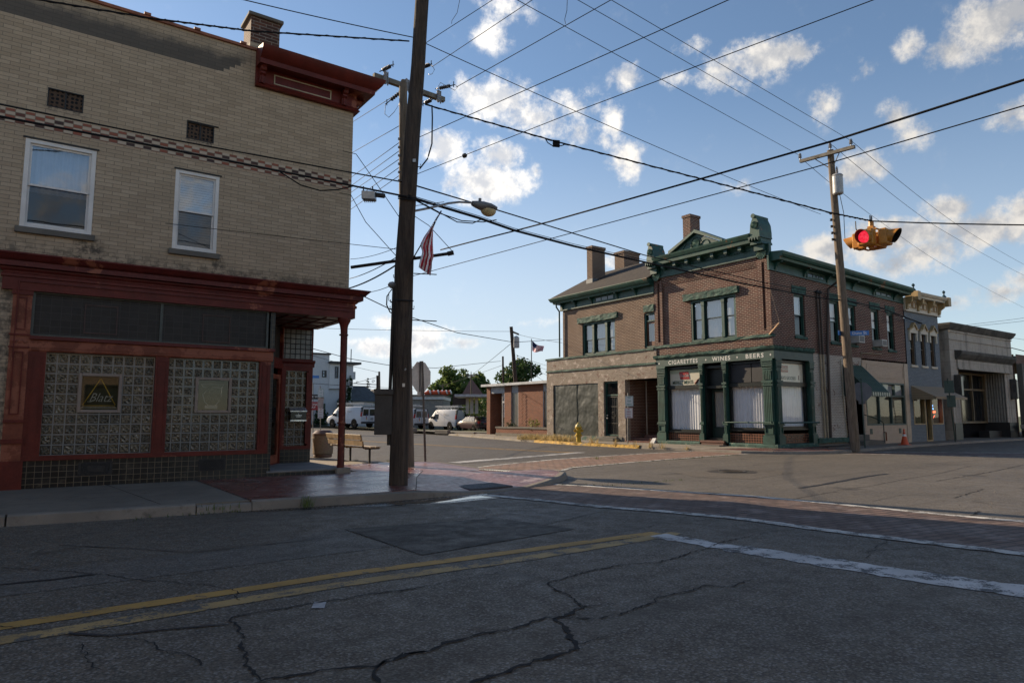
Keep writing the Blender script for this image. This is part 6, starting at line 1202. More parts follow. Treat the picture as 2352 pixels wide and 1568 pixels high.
q.append(pts[-1])
m = MB(); polepath(m, q, 26)
for v in m.bm.verts: v.co += Vector((mnoise.noise(v.co*Vector((5, 5, .5))), mnoise.noise(v.co*Vector((5, 5, .5))+Vector((7, 0, 0))), 0))*.012
m.build('pole', M_WOOD, p1, smooth=True)
# top arm (above the picture) carrying the three long wires
TA = [at(1010, -140, D1-.6), at(1010, -230, D1), at(1010, -300, D1+.4)]
m = MB(); m.tube([at(995, -100, D1-.8), at(1000, -330, D1+.8)], .06, 4); m.build('crossarm', M_GREYW, p1)
cb = at(879, 948, D1); m = MB(); e = (at(897, 948, D1)-at(862, 948, D1)); wd_ = e.length
def pbox(m, x0, y0, x1, y1, d, depth):
    a, b, c_, f = at(x0, y0, d), at(x1, y0, d), at(x1, y1, d), at(x0, y1, d); k = Vector((_fh.x, _fh.y, 0))*depth
    a.z = b.z = (a.z+b.z)/2; c_.z = f.z = (c_.z+f.z)/2; f.x, f.y = a.x, a.y; c_.x, c_.y = b.x, b.y
    m.hexa([f, c_, c_+k, f+k], [a, b, b+k, a+k])
m = MB(); pbox(m, 861, 897, 902, 998, D1-.12, .3); bx = m.build('meter_cabinet', M_BOX, p1, bevel=.008)
m = MB(); pbox(m, 859, 893, 904, 906, D1-.15, .36); m.build('cabinet_lid', M_BOX, bx, bevel=.005)
m = MB(); pbox(m, 889, 990, 905, 1022, D1-.05, .12); m.build('junction_box', M_BOX, bx)
m = MB(); m.tube([at(896, 896, D1), at(905, 660, D1)], .032, 10); cd = m.build('conduit', M_IRON, p1, smooth=True)
m = MB(); a_ = at(901, 656, D1); m.lathe([(.03, -.05), (.07, -.02), (.085, .02), (.06, .06), (.0, .08)], a_, 12); m.build('weatherhead', M_GALV, cd, smooth=True)
m = MB(); m.tube([at(900, 664, D1), at(889, 680, D1-.05), at(888, 700, D1-.05), at(896, 717, D1), at(903, 720, D1)], .012, 6); m.tube([at(902, 664, D1), at(893, 672, D1-.08), at(893, 690, D1-.08), at(904, 695, D1)], .007, 5); m.build('drip_loop', M_CABLE, cd, smooth='all')
m = MB(); m.tube([at(905, 950, D1), at(908, 750, D1), at(911, 620, D1), at(922, 480, D1), at(931, 400, D1)], .04, 6); m.build('cable_guard', M_IRON, p1)
m = MB()
for x, y, s in ((943, 710, 1), (946, 590, 1), (916, 614, -1), (912, 638, -1), (905, 695, -1), (952, 240, 1), (958, 200, 1), (958, 384, 1), (904, 710, -1)):
    a_ = at(x-s*6, y, D1); b_ = at(x+s*8, y-1, D1); m.tube([a_, b_, b_+Vector((0, 0, .05))], .010, 5)
for y, x0, x1 in ((688, 903, 950), (452, 914, 957), (456, 914, 956)): m.tube([at(x0, y, D1-.17), at(x1, y+3, D1-.17)], .014, 5)
m.build('step_bolts', M_IRON, p1)
for y_, x0_ in ((735, 947), (628, 950)): m = MB(); m.tube([at(x0_, y_, D1), at(1003, y_+2.5, D1+.1)], .010, 5); m.build('bracket_rod', M_IRON, p1)
m = MB(); m.tube([at(930, 850, D1-.18), at(932, 846, D1-.19)], .015, 5); m.fr = None; pbox(m, 924, 880, 930, 888, D1-.185, .01); pbox(m, 948, 365, 955, 372, D1-.17, .01); m.build('pole_tag', P('tag_metal', (.45, .45, .44), .4, .5, bump=0), p1)
la = [at(x, y, D1+dd_) for x, y, dd_ in ((950, 485, 0), (985, 478, .15), (1030, 467, .4), (1055, 464, .5), (1088, 466, .65))]
m = MB(); m.tube(la, .022, 8); m.tube([at(952, 473, D1), at(1020, 464, D1+.3)], .007, 5); arm = m.build('lamp_arm', M_GALV, p1, smooth=True)
h0, h1 = at(1085, 467, D1+.62), at(1140, 482, D1+.95); hd = (h1-h0); hn = hd.normalized(); hs = hn.cross(ZV).normalized(); hu = hs.cross(hn)
def lampsec(k, w, up, dn): c_ = h0+hd*k; return [c_+hs*w*math.cos(a)+hu*(up if math.sin(a) > 0 else dn)*math.sin(a) for a in [2*math.pi*i/12 for i in range(12)]]
m = MB(); secs = [lampsec(*s) for s in ((0, .05, .05, .05), (.15, .08, .07, .07), (.4, .12, .09, .09), (.7, .15, .085, .05), (.92, .11, .06, .03), (1.0, .03, .02, .01))]; rings = [[m.v(p) for p in s] for s in secs]
for i in range(len(rings)-1):
    for k in range(12): m.face((rings[i][k], rings[i][(k+1) % 12], rings[i+1][(k+1) % 12], rings[i+1][k]))
m.face(rings[0]); m.face(rings[-1]); m.tube([h0+hd*.3+hu*.08, h0+hd*.3+hu*.14], .03, 8); hdo = m.build('lamp_head', P('lamp_housing', (.14, .14, .145), .5, bump=0), arm, smooth=True)
m = MB(); c_ = h0+hd*.66-hu*.05; rings = []
for j in range(6):
    th = j/5*math.pi/2; rings.append([m.v(c_+hn*.17*math.cos(th)*math.cos(a)+hs*.13*math.cos(th)*math.sin(a)-hu*.13*math.sin(th)) for a in [2*math.pi*i/14 for i in range(14)]])
for j in range(5):
    for k in range(14): m.face((rings[j][k], rings[j][(k+1) % 14], rings[j+1][(k+1) % 14], rings[j+1][k]))
m.build('lamp_lens', P('amber_lens', (.50, .40, .22), .25, bump=0, spec=.6), arm, smooth='all')
# second pole, just behind, with crossarm and strain insulators
p2 = thing('utility_pole', 'thinner grey utility pole standing just behind the massive dark one, with a wooden crossarm', 'utility pole', (7.93, 15.57, .13))
m = MB(); q = [(Vector((7.93, 15.57, .1)), .15), (at(930, 700, D2), .135), (at(927, 450, D2), .118), (at(926, 200, D2), .10), (at(927, 184, D2), .06)]; polepath(m, q, 18); m.build('pole', M_WOODL, p2, smooth=True)
A0, A1 = aty(858, 174, 15.35), aty(1020, 230, 15.35)
m = MB(); dA_ = (A1-A0); m.hexa([A0+Vector(v) for v in ((0, -.06, -.06), (0, .06, -.06), (0, .06, .06), (0, -.06, .06))], [A1+Vector(v) for v in ((0, -.06, -.06), (0, .06, -.06), (0, .06, .06), (0, -.06, .06))]); m.build('crossarm', M_GREYW, p2)
def strain(par, a, b, mat=M_INSD, n=6, r=.055):
    m = MB(); a = Vector(a); b = Vector(b); path = []; rad = []
    for i in range(n*2+1): path.append(a.lerp(b, .2+.55*i/(n*2))); rad.append(r if i % 2 else r*.45)
    m.tube(path, rad, 8); m.tube([a, b], .014, 5); k = a.lerp(b, .93); m.tube([k-Vector((0, 0, .06)), k+Vector((0, 0, .10))], .012, 5); m.build('strain_insulator', mat, par)
def pin(par, p, h=.28): m = MB(); m.lathe([(.02, 0), (.02, h*.3), (.07, h*.35), (.045, h*.5), (.07, h*.55), (.045, h*.7), (.06, h*.75), (.04, h), (.01, h)], p, 10); m.build('pin_insulator', M_INS, par)
STR = []
for x, y, x2, y2 in ((872, 165, 905, 148), (935, 200, 885, 240), (970, 155, 992, 147), (1000, 205, 1045, 195), (995, 228, 970, 240)):
    a_ = aty(x, y, 15.35); b_ = a_ + (aty(x2, y2, 15.35 if x2 < x or True else 15)-a_)
    strain(p2, a_, b_); STR.append(b_)
for k in (.13, .42, .88): m = MB(); c_ = A0.lerp(A1, k)+Vector((0, -.12, 0)); m.lathe([(.03, -.18), (.05, -.12), (.04, -.08), (.055, -.04), (.04, 0), (.055, .04), (.04, .08), (.05, .12), (.02, .16)], c_, 8); m.tube([c_+Vector((.07, 0, -.2)), c_+Vector((.07, 0, .14))], .02, 5); m.build('fuse_cutout', M_INS, p2)
for i in range(6): m = MB(); c_ = at(920, 322+i*19, D2)+Vector((-.06, -.05, 0)); m.lathe([(.015, -.03), (.04, -.02), (.03, 0), (.04, .02), (.015, .03)], c_, 8); m.build('spool_insulator', M_INS, p2)
m = MB(); m.tube([at(806, 614, D2), at(1041, 581, D2)], .042, 6); m.tube([at(1028, 583, D2), at(1042, 580, D2)], .06, 6); m.build('mast_arm', M_IRON, p2); m = MB(); m.tube([at(930, 482, D2), at(985, 518, D2), at(1038, 576, D2)], .009, 5); m.build('arm_stay', M_CABLE, p2)
m = MB()
for P_ in ([(905, 148), (893, 150), (886, 160), (892, 166), (883, 180)], [(885, 240), (884, 262), (893, 270), (905, 258), (917, 240), (922, 215)], [(992, 150), (998, 160), (993, 170), (985, 172)], [(1045, 195), (1052, 200), (1045, 208), (1020, 195), (1012, 190), (1003, 205)]): m.tube([aty(x, y, 15.3) for x, y in P_], .008, 5)
m.build('jumper', P('bare_aluminium_wire', (.32, .32, .33), .35, .7, bump=0), p2, smooth='all')
# right-hand pole
p3 = thing('utility_pole', 'leaning weathered utility pole beside the corner store with crossarm, transformer and street name blades', 'utility pole', (25.97, 13.84, .1))
PB, PT = Vector((25.97, 13.84, .05)), at(1907, 345, D3)
m = MB(); polepath(m, [(PB, .175), (PB.lerp(PT, .3), .165), (PB.lerp(PT, .65), .145), (PT, .115)], 20); m.build('pole', M_WOODL, p3, smooth=True)
C0, C1 = atx(1838, 371, PT.x-.12), atx(1963, 337, PT.x-.12)
m = MB(); m.hexa([C0+Vector(v) for v in ((-.06, 0, -.06), (.06, 0, -.06), (.06, 0, .06), (-.06, 0, .06))], [C1+Vector(v) for v in ((-.06, 0, -.06), (.06, 0, -.06), (.06, 0, .06), (-.06, 0, .06))]); m.build('crossarm', M_GREYW, p3)
pin(p3, C0+Vector((0, 0, .05))); pin(p3, C1+Vector((0, 0, .05))-(C1-C0)*.06); pin(p3, PT+Vector((0, 0, 0)))
for k in (.25, .75): m = MB(); m.tube([C0.lerp(C1, k), PB.lerp(PT, .935)], .018, 5); m.build('arm_brace', M_GREYW, p3)
tc = at(1924, 422, D3-.2); m = MB(); m.lathe([(.15, -.42), (.19, -.38), (.19, .28), (.21, .30), (.17, .36), (.05, .38)], tc, 18); tf = m.build('transformer', P('transformer_grey', (.36, .37, .38), .4, bump=0), p3, smooth=True)
for s_ in (-.07, .07): m = MB(); m.lathe([(.03, .36), (.05, .42), (.03, .46), (.05, .5), (.03, .54), (.04, .58), (.01, .66)], tc+Vector((s_, s_*.5, 0)), 8); m.build('bushing', M_INS, tf)
m = MB(); m.tube([tc+Vector((-.1, -.1, -.4)), tc+Vector((-.05, -.2, -1.2)), PB.lerp(PT, .70)+Vector((.15, -.2, 0))], .012, 5); m.build('transformer_lead', M_CABLE, p3)
for i in range(5): m = MB(); c_ = at(1908+i*1.3, 490+i*15, D3-.1); m.lathe([(.02, -.05), (.06, -.03), (.035, 0), (.06, .03), (.02, .05)], c_, 8); m.build('spool_insulator', M_INSD, p3)
M_SBLU = P('street_sign_blue', (.05, .19, .52), .4, bump=0); M_SWHT = P('sign_white', (.62, .62, .62), .45, bump=0, var=.05)
for (x, y, dx, dy, txt, w) in ((1970, 765, (.57, -.82), None, 'Dunn St', .78), (1930, 765, (-.75, .66), None, 'Main St', .5)):
    c_ = at(x, y, D3-.1); dv_ = Vector((dx[0], dx[1], 0)).normalized(); up = ZV*.09
    if w < .6: dv_ = Vector((.95, .2, 0)).normalized()
    m = MB(); n_ = dv_.cross(ZV)*.008; m.hexa([c_-dv_*w/2-up-n_, c_+dv_*w/2-up-n_, c_+dv_*w/2-up+n_, c_-dv_*w/2-up+n_], [c_-dv_*w/2+up-n_, c_+dv_*w/2+up-n_, c_+dv_*w/2+up+n_, c_-dv_*w/2+up+n_]); bl2 = m.build('street_name_blade', M_SBLU, p3)
    if w > .6: text(txt, .15, c_+n_*1.6+dv_*.06, dv_, (0, 0, 1), M_SWHT, 'lettering', bl2, .002, bold=.015)
# ------------------------------------------------------------------ traffic beacon over the crossing
M_SYEL = P('signal_yellow', (.50, .215, .03), .42, var=.25, vs=4, bump=.03, wear=((.20, .09, .03), .64, 5)); M_BLKI = P('visor_black', (.012, .012, .012), .6, bump=0)
sp0 = at(2003, 550, 13.4); sg_ = thing('traffic_signal', 'yellow four-way hanging traffic signal with one red lamp lit', 'traffic signal', sp0)
rt_ = Rd(4)
for k in range(4):
    a = k*math.pi/2+rt_; dx = Vector((math.cos(a), math.sin(a), 0)); dy = dx.cross(ZV)
    FH = lambda u, d, z, dx=dx, dy=dy: tuple(sp0+(dy*u+dx*d+ZV*z)*.88)
    m = MB(FH); m.ub(-.165, .165, -.175, .175, .19, .37); b_ = m.build('signal_head', M_SYEL, sg_, bevel=.02)
    m = MB(FH); n = 20; L0 = []; L1 = []
    for i in range(n+1):
        th = math.radians(-55+ (290*i/n)); r_ = .152; u, z = r_*math.cos(th), r_*math.sin(th); ln = .05+.19*(z+r_)/(2*r_)
        L0.append((m.v((u, .37, z)), m.v((u*.94, .37, z*.94)))); L1.append((m.v((u, .37+ln, z-.02)), m.v((u*.94, .37+ln, (z-.02)*.94)))) 
    for i in range(n): m.face((L0[i][0], L0[i+1][0], L1[i+1][0], L1[i][0])); setattr(m.face((L0[i][1], L0[i+1][1], L1[i+1][1], L1[i][1])), 'material_index', 1); m.face((L1[i][0], L1[i+1][0], L1[i+1][1], L1[i][1]))
    m.build('visor', [M_SYEL, M_BLKI], b_, smooth=True)
    m = MB(FH); m.fr = None; c_ = sp0+dx*.378*.88; ring = []
    R2_ = [[m.v(c_+dx*(.035*math.cos(j/4*1.57))+(dy*math.cos(q_)+ZV*math.sin(q_))*.119*math.sin(j/4*1.57)) for q_ in [2*math.pi*i/20 for i in range(20)]] for j in (1, 2, 3, 4)]
    cv = m.v(c_+dx*.035)
    for i in range(20): m.face((cv, R2_[0][i], R2_[0][(i+1) % 20]))
    for j in range(3):
        for i in range(20): m.face((R2_[j][i], R2_[j][(i+1) % 20], R2_[j+1][(i+1) % 20], R2_[j+1][i]))
    if k == 2:
        t = NT('lit_red_lens'); ob = t.coord(); g_ = t.noise(ob, 40, 3); e_ = t.mix(t.ramp(g_, .35, .65), (.75, .008, .03), (1.0, .05, .09)); mm = t.bsdf((.3, .01, .02), .2, 0, None, .5, e_, .62)
    else: mm = P('unlit_lens', (.05, .012, .01), .2, bump=0) if 'unlit_lens' not in bpy.data.materials else bpy.data.materials['unlit_lens']
    m.build('lens', mm, b_, smooth='all')
m = MB(); m.tube([sp0+Vector((0, 0, .18)), sp0+Vector((0, 0, .36))], .05, 8); m.tube([sp0+Vector((0, 0, .32)), sp0+Vector((0, .03, .40))], .03, 8); m.box(sp0.x-.055, sp0.y-.055, sp0.z-.17, sp0.x+.055, sp0.y+.055, sp0.z+.26); m.build('hanger', M_SYEL, sg_)
for zf in (.155, -.16):
    m = MB(); cs_ = [sp0+Vector((.17*s1, .17*s2, zf)) for s1, s2 in ((1, 1), (-1, 1), (-1, -1), (1, -1), (1, 1))]; m.tube(cs_, .018, 6); m.build('tie_frame', M_SYEL, sg_)
m = MB(); m.tube([sp0+Vector((.03, 0, .38)), sp0+Vector((.03, 0, .48))], .012, 5); m.tube([sp0+Vector((-.03, 0, .38)), sp0+Vector((-.03, 0, .48))], .012, 5); m.tube([at(1965, 508, 13.3), at(1966, 525, 13.3), at(1972, 538, 13.3), at(1982, 541, 13.35)], .010, 5); m.build('span_clamp', M_IRON, sg_)
# ------------------------------------------------------------------ street furniture
def oct_sign(label, top, base, ctr, half, nrm, tilt_mat, post_mat, pw=.03, extra=None, pb=None):
    r = thing('stop_sign', label, 'road sign', base); base = Vector(base); top = Vector(top)
    m = MB(); dx = (top-base).normalized(); m.tube([base, top], pw, 4); m.build('post', post_mat, r)
    n_ = Vector(nrm).normalized(); s_ = n_.cross(ZV).normalized(); m = MB(); k = half/math.cos(math.pi/8)
    P_ = [(math.cos(math.pi/8+i*math.pi/4)*k, math.sin(math.pi/8+i*math.pi/4)*k) for i in range(8)]; c_ = Vector(ctr)+n_*(pw+.01)
    m.hexa([c_+s_*a+ZV*b for a, b in P_], [c_+s_*a+ZV*b+n_*.006 for a, b in P_]); m.build('plate', tilt_mat, r)
    if extra: m = MB(); a, b, e = extra; m.hexa([c_+s_*u+ZV*(v-half-e) for u, v in ((-a, -b), (a, -b), (a, b), (-a, b))], [c_+s_*u+ZV*(v-half-e)+n_*.006 for u, v in ((-a, -b), (a, -b), (a, b), (-a, b))]); m.build('supplement_plate', tilt_mat, r)
    return r
M_BACK = P('aluminium_back', (.52, .47, .42), .5, .35, var=.15, vs=2, bump=0); M_POST = P('post_steel', (.20, .19, .18), .5, .5, var=.25, bump=.05); M_GPOST = P('green_post', (.035, .065, .055), .5, bump=0)
b1 = Vector((9.0, 16.5, .13)); dS = (b1-OV).dot(FV)
ss = oct_sign('stop sign seen from behind on a perforated post near the bench', at(970, 829, dS), at(977, 1060, dS), at(969.5, 865, dS), .40*dS/18.6, (-.35, .94, 0), M_BACK, M_POST, .034, (.13, .06, .05))
m = MB()
for i in range(60): p = at(970, 832, dS).lerp(at(977, 1058, dS), i/60); m.lathe([(.009, 0), (.009, -.036)], (p.x, p.y, p.z), 5, 'y')
m.build('perforations', M_DARK, ss)
m = MB(); p = at(969.5, 865, dS); nn_ = Vector((-.35, .94, 0)).normalized(); ss_ = nn_.cross(ZV).normalized(); m.hexa([p+ss_*u+ZV*v+nn_*.02 for u, v in ((-.06, -.4), (-.02, -.4), (-.02, .42), (-.06, .42))], [p+ss_*u+ZV*v+nn_*.046 for u, v in ((-.06, -.4), (-.02, -.4), (-.02, .42), (-.06, .42))]); m.build('stiffener', M_POST, ss)
oct_sign('grey back of a stop sign standing beside the striped awning', at(1977, 868, 27.6), at(1987, 1028, 27.6), at(1979, 899, 27.7), .37, (.85, .5, 0), P('dull_sign_back', (.13, .135, .15), .6, bump=0), M_GPOST, .03, (.13, .07, .06))
def plate_sign(label, base, top, plates, dvec, post, group=None, pw=.03):
    r = thing('parking_sign', label, 'road sign', base, group); m = MB(); m.tube([base, top], pw, 6); m.build('post', post, r); dv_ = Vector(dvec).normalized(); n_ = dv_.cross(ZV)
    for (c_, w, h, lines, col, mt) in plates:
        c_ = Vector(c_)+n_*(pw+.008); m = MB(); m.hexa([c_+dv_*u+ZV*v for u, v in ((-w/2, -h/2), (w/2, -h/2), (w/2, h/2), (-w/2, h/2))], [c_+dv_*u+ZV*v+n_*.005 for u, v in ((-w/2, -h/2), (w/2, -h/2), (w/2, h/2), (-w/2, h/2))]); pl_ = m.build('sign_plate', mt, r)
        if col:
            m = MB(); fr_ = lambda u, d, z, c_=c_: tuple(c_+dv_*u+ZV*z+n_*(.005+d)); m.fr = fr_; m.frame(-w/2+.012, w/2-.012, -h/2+.012, h/2-.012, .012, 0, .001); m.build('border', col, pl_); k = len(lines)
            for i, (tx, sz) in enumerate(lines): text(tx, sz, c_+ZV*(h*.5-h*(i+.6)/(k+.2))+n_*.0065, dv_, (0, 0, 1), col, 'lettering', pl_, .001, bold=.012, sx=.50)
    return r
M_SGRN = P('sign_green_print', (.03, .22, .15), .5, bump=0); M_SRED = P('sign_red_print', (.35, .03, .04), .5, bump=0)
B_ = atx(1442, 1025, 22.2); T_ = Vector((22.22, B_.y-.05, 2.42)); dP = (B_-OV).dot(FV)
plate_sign('green TWO HOUR plate over a red NO PARKING plate before the corner store', (B_.x, B_.y, .1), T_, [(at(1445.5, 921, dP), .36, .46, [('TWO', .12), ('HOUR', .12), ('PARKING', .105)], M_SGRN, M_SWHT), (at(1444.5, 948, dP), .36, .46, [('NO', .11), ('PARKING', .085), ('MONDAY', .08), ('4AM-6AM', .075)], M_SRED, M_SWHT)], (.6, -.8, 0), M_POST)
B_ = atz(2194.5, 1015, .1); dP = (B_-OV).dot(FV)
plate_sign('dark back of two stacked parking plates on a leaning green post before the bank', B_, at(2176, 868, dP), [(at(2179, 888, dP), .42, .62, [], None, M_GPOST), (at(2184.5, 921, dP), .38, .58, [], None, M_GPOST)], (.6, -.8, 0), M_GPOST)
# hydrant
hy = thing('fire_hydrant', 'yellow fire hydrant on the yellow painted kerb', 'fire hydrant', (0, 0, 0)); M_HYD = P('hydrant_yellow', (.50, .33, .025), .45, var=.2, vs=4, bump=.04, wear=((.22, .10, .03), .66, 6))
m = MB(); m.lathe([(.155, 0), (.155, .04), (.12, .05), (.115, .30), (.16, .31), (.16, .35), (.16, .39), (.125, .40), (.118, .66), (.15, .68), (.17, .70), (.17, .745), (.15, .76)], (0, 0, 0), 18); m.build('barrel', M_HYD, hy, smooth=True)
m = MB(); m.lathe([(.15, .76), (.145, .80), (.11, .88), (.06, .92), (.04, .93), (.04, .98), (.02, .985)], (0, 0, 0), 18); m.build('bonnet', P('hydrant_cap_pale', (.50, .40, .14), .5, bump=.03), hy, smooth=True)
for a, z, r_, l_ in ((0, .58, .062, .21), (math.pi, .58, .062, .21), (-math.pi/2, .52, .085, .22)):
    m = MB(); d_ = Vector((math.cos(a), math.sin(a), 0)); m.tube([d_*.08+ZV*z, d_*.15+ZV*z, d_*.15+ZV*z, d_*l_+ZV*z], [r_*.8, r_*.8, r_*1.15, r_*1.15], 12); m.tube([d_*l_+ZV*z, d_*(l_+.03)+ZV*z], .025, 5); m.build('nozzle', M_HYD, hy, smooth=True)
m = MB(); [m.lathe([(.016, .30), (.016, .40)], (.143*math.cos(i*1.047), .143*math.sin(i*1.047), 0), 6) for i in range(6)]; m.tube([(.12*math.cos(t_), -.05+.16*math.sin(t_), .50-.12*math.sin(t_)) for t_ in (0, .6, 1.2, 1.9, 2.5, 3.1)], .008, 4); m.build('flange_bolts', M_HYD, hy)
hy.location = (22.05, 25.35, .10); hy.rotation_euler = (0, 0, Rd(-40))
# cone
cn_ = thing('traffic_cone', 'orange traffic cone with white bands on the pavement by the blue shop', 'traffic cone', (32.3, 14.95, .1)); M_ORG = P('cone_orange', (.55, .075, .02), .5, bump=0, var=.1)
m = MB(); m.box(32.1, 14.75, .1, 32.5, 15.15, .125); m.lathe([(.17, .02), (.085, .38)], (32.3, 14.95, .1), 18); m.lathe([(.062, .48), (.045, .58)], (32.3, 14.95, .1), 18); m.lathe([(.043, .59), (.028, .70), (.02, .71)], (32.3, 14.95, .1), 18); m.build('cone_body', M_ORG, cn_, smooth=True)
m = MB(); m.lathe([(.0855, .38), (.0625, .48)], (32.3, 14.95, .1), 18); m.build('white_band', M_SWHT, cn_, smooth=True); m = MB(); m.lathe([(.0455, .58), (.0430, .59)], (32.3, 14.95, .1), 18); m.build('white_band', M_SWHT, cn_)
# litter bins
t = NT('exposed_aggregate'); ob = t.coord(); v = t.n('ShaderNodeTexVoronoi'); v.inputs['Scale'].default_value = 55; t.l(ob, v.inputs['Vector']); col = t.mix(t.ramp(v.outputs['Distance'], .2, .7), t.mix(.6, (.42, .32, .23), v.outputs['Color'], 'MULTIPLY'), (.07, .05, .04)); M_AGG = t.bsdf(t.mix(.45, col, (.36, .27, .19)), .85, 0, t.bump(v.outputs['Distance'], .8, .012), .3)
def litter_bin(c_, label):
    r = thing('litter_bin', label, 'litter bin', c_, 'pebble faced litter bins'); m = MB(); m.lathe([(.27, .09), (.30, .12), (.315, .62), (.32, .66)], c_, 28); m.build('drum', M_AGG, r, smooth=True); m = MB(); m.lathe([(.255, 0), (.275, .02), (.275, .09), (.27, .10)], c_, 28); m.build('base_ring', P('brown_plastic', (.12, .065, .045), .5, bump=0) if 'brown_plastic' not in bpy.data.materials else bpy.data.materials['brown_plastic'], r, smooth=True)
    m = MB(); m.lathe([(.325, .66), (.325, .72), (.30, .735), (.22, .81), (.20, .82), (.02, .825)], c_, 28); m.build('lid', bpy.data.materials['brown_plastic'], r, smooth=True)
bc_ = atz(739, 1051, .14); litter_bin(bc_+Vector((.12, .25, 0)), 'pebble faced round litter bin with brown lid between the column and the shopfront'); litter_bin(bc_+Vector((-.62, .55, 0)), 'pebble faced litter bin almost hidden behind the red shopfront pilaster')
# bench
L1_, L2_ = atz(839, 1064, .14), atz(795, 1058.5, .14); bd = (L2_-L1_); bd.z = 0; bl_ = bd.length; bd.normalize(); bo = Vector((bd.y, -bd.x, 0))
bn = thing('park_bench', 'wooden slatted bench with black steel legs on the pavement behind the red column', 'bench', (L1_+L2_)/2)
FBn = lambda u, d, z: tuple(L1_+bd*u+bo*d+ZV*z)
M_SLAT = P('weathered_slat', (.30, .21, .12), .6, var=.3, vs=6, bump=.2, bs=25)
m = MB(FBn); ln0, ln1 = -.08, bl_+1.0
for (d0, z0, d1, z1) in ((-.21, .62, -.17, .76), (-.15, .46, -.12, .60)):
    m = MB(FBn); m.hexa([(ln0, d0+.04, z0), (ln1, d0+.04, z0), (ln1, d0+.08, z0), (ln0, d0+.08, z0)], [(ln0, d1-.03-.04, z1), (ln1, d1-.07, z1), (ln1, d1-.03, z1), (ln0, d1-.03, z1)]) if False else m.hexa([(ln0, d1, z0), (ln1, d1, z0), (ln1, d1+.04, z0), (ln0, d1+.04, z0)], [(ln0, d0, z1), (ln1, d0, z1), (ln1, d0+.04, z1), (ln0, d0+.04, z1)]); m.build('back_slat', M_SLAT, bn, bevel=.006)
for i in range(3): m = MB(FBn); m.ub(ln0, ln1, .40, .438, -.06+i*.16, .08+i*.16); m.build('seat_slat', M_SLAT, bn, bevel=.006)
for u in (0, bl_, bl_+.0):
    pass
for u in (0.0, bl_):
    m = MB(); m.tube([FBn(u, -.17, .72), FBn(u, -.10, .50), FBn(u, -.06, .41), FBn(u, .0, .385), FBn(u, .40, .385)], .022, 6); m.tube([FBn(u, .12, .385), FBn(u, .12, 0)], .03, 6); m.fr = FBn; m.ub(u-.04, u+.04, 0, .015, -.08, .36); m.build('leg_frame', M_IRON, bn)
# grass and weeds
rng = random.Random(3); m = MB()
for i in range(75): tuft(m, (22.35+rng.uniform(-.25, .7), 26.8+rng.uniform(-.2, 3.6), EZ), 24, .36, .14, rng)
for y, h in ((21.1, .3), (20.3, .35), (19.6, .3), (22.4, .35), (24.0, .5), (23.6, .35), (18.4, .2), (21.6, .2), (25.1, .3)): tuft(m, (21.62+rng.uniform(-.05, .1), y, .05), 30, h, .06, rng)
for y in (31.5, 34, 36.5, 38, 41): tuft(m, (22.3+(y-30)*.21, y, .03), 25, .2, .15, rng)
struct(m.build('dry_grass', M_DRY, recalc=False, uvs=False), 'stuff')
m = MB(); tuft(m, (3.62, 10.45, .02), 40, .2, .07, rng); tuft(m, (2.4, 10.7, .05), 16, .10, .1, rng)
for i in range(14): tuft(m, (rng.uniform(1.2, 3.0), 10.66+rng.uniform(-.02, .1), .0), 5, .05, .05, rng)
for i in range(30): tuft(m, (9.0+i*.10+rng.uniform(-.1, .1), 11.0-i*.12 if i < 8 else 10.2, .0), 3, .035, .04, rng)
for i in range(40): p = Vector(C2L[1]+(0,)).lerp(Vector((21, 15.5, 0)), rng.random()); tuft(m, (p.x, p.y, 0), 4, .05, .06, rng)
tuft(m, (15.2, 16.6, 0), 20, .10, .08, rng); tuft(m, (15.8, 16.5, 0), 20, .08, .15, rng); tuft(m, (7.6, 18.2, .1), 12, .14, .04, rng); tuft(m, (8.3, 17.6, .1), 12, .1, .04, rng)
for i in range(900): y = rng.uniform(52, 82); tuft(m, (26.6+(y-52)*.065+abs(rng.gauss(0, 1.6)), y, .12), 5, .14, .2, rng)
struct(m.build('weeds', M_GRS, recalc=False, uvs=False), 'stuff')
# manhole
mc_ = atz(1682, 1083, 0); mh = thing('manhole', 'round iron manhole cover set in a ring of broken asphalt in the crossing', 'manhole cover', mc_); m = MB(); m.lathe([(.34, .004), (.34, .018), (.32, .022), (.31, .012)], mc_, 28); m.build('ring', M_IRON, mh); m = MB(); m.lathe([(.30, .004), (.30, .014), (.01, .016)], mc_, 28)
for i in range(-3, 4):
    for j in range(-3, 4):
        if i*i+j*j < 10: m.box(mc_.x+i*.08-.025, mc_.y+j*.08-.025, .014, mc_.x+i*.08+.025, mc_.y+j*.08+.025, .022)
m.build('cover', P('cast_iron', (.09, .075, .06), .45, .5, bump=.1), mh)
m = MB(); m.face([m.v((mc_.x+.62*math.cos(i/20*6.283)*(1+.12*math.sin(i*2.3)), mc_.y+.62*math.sin(i/20*6.283)*(1+.12*math.cos(i*1.7)), .0068)) for i in range(20)]); struct(m.build('asphalt_ring', M_ASP2))
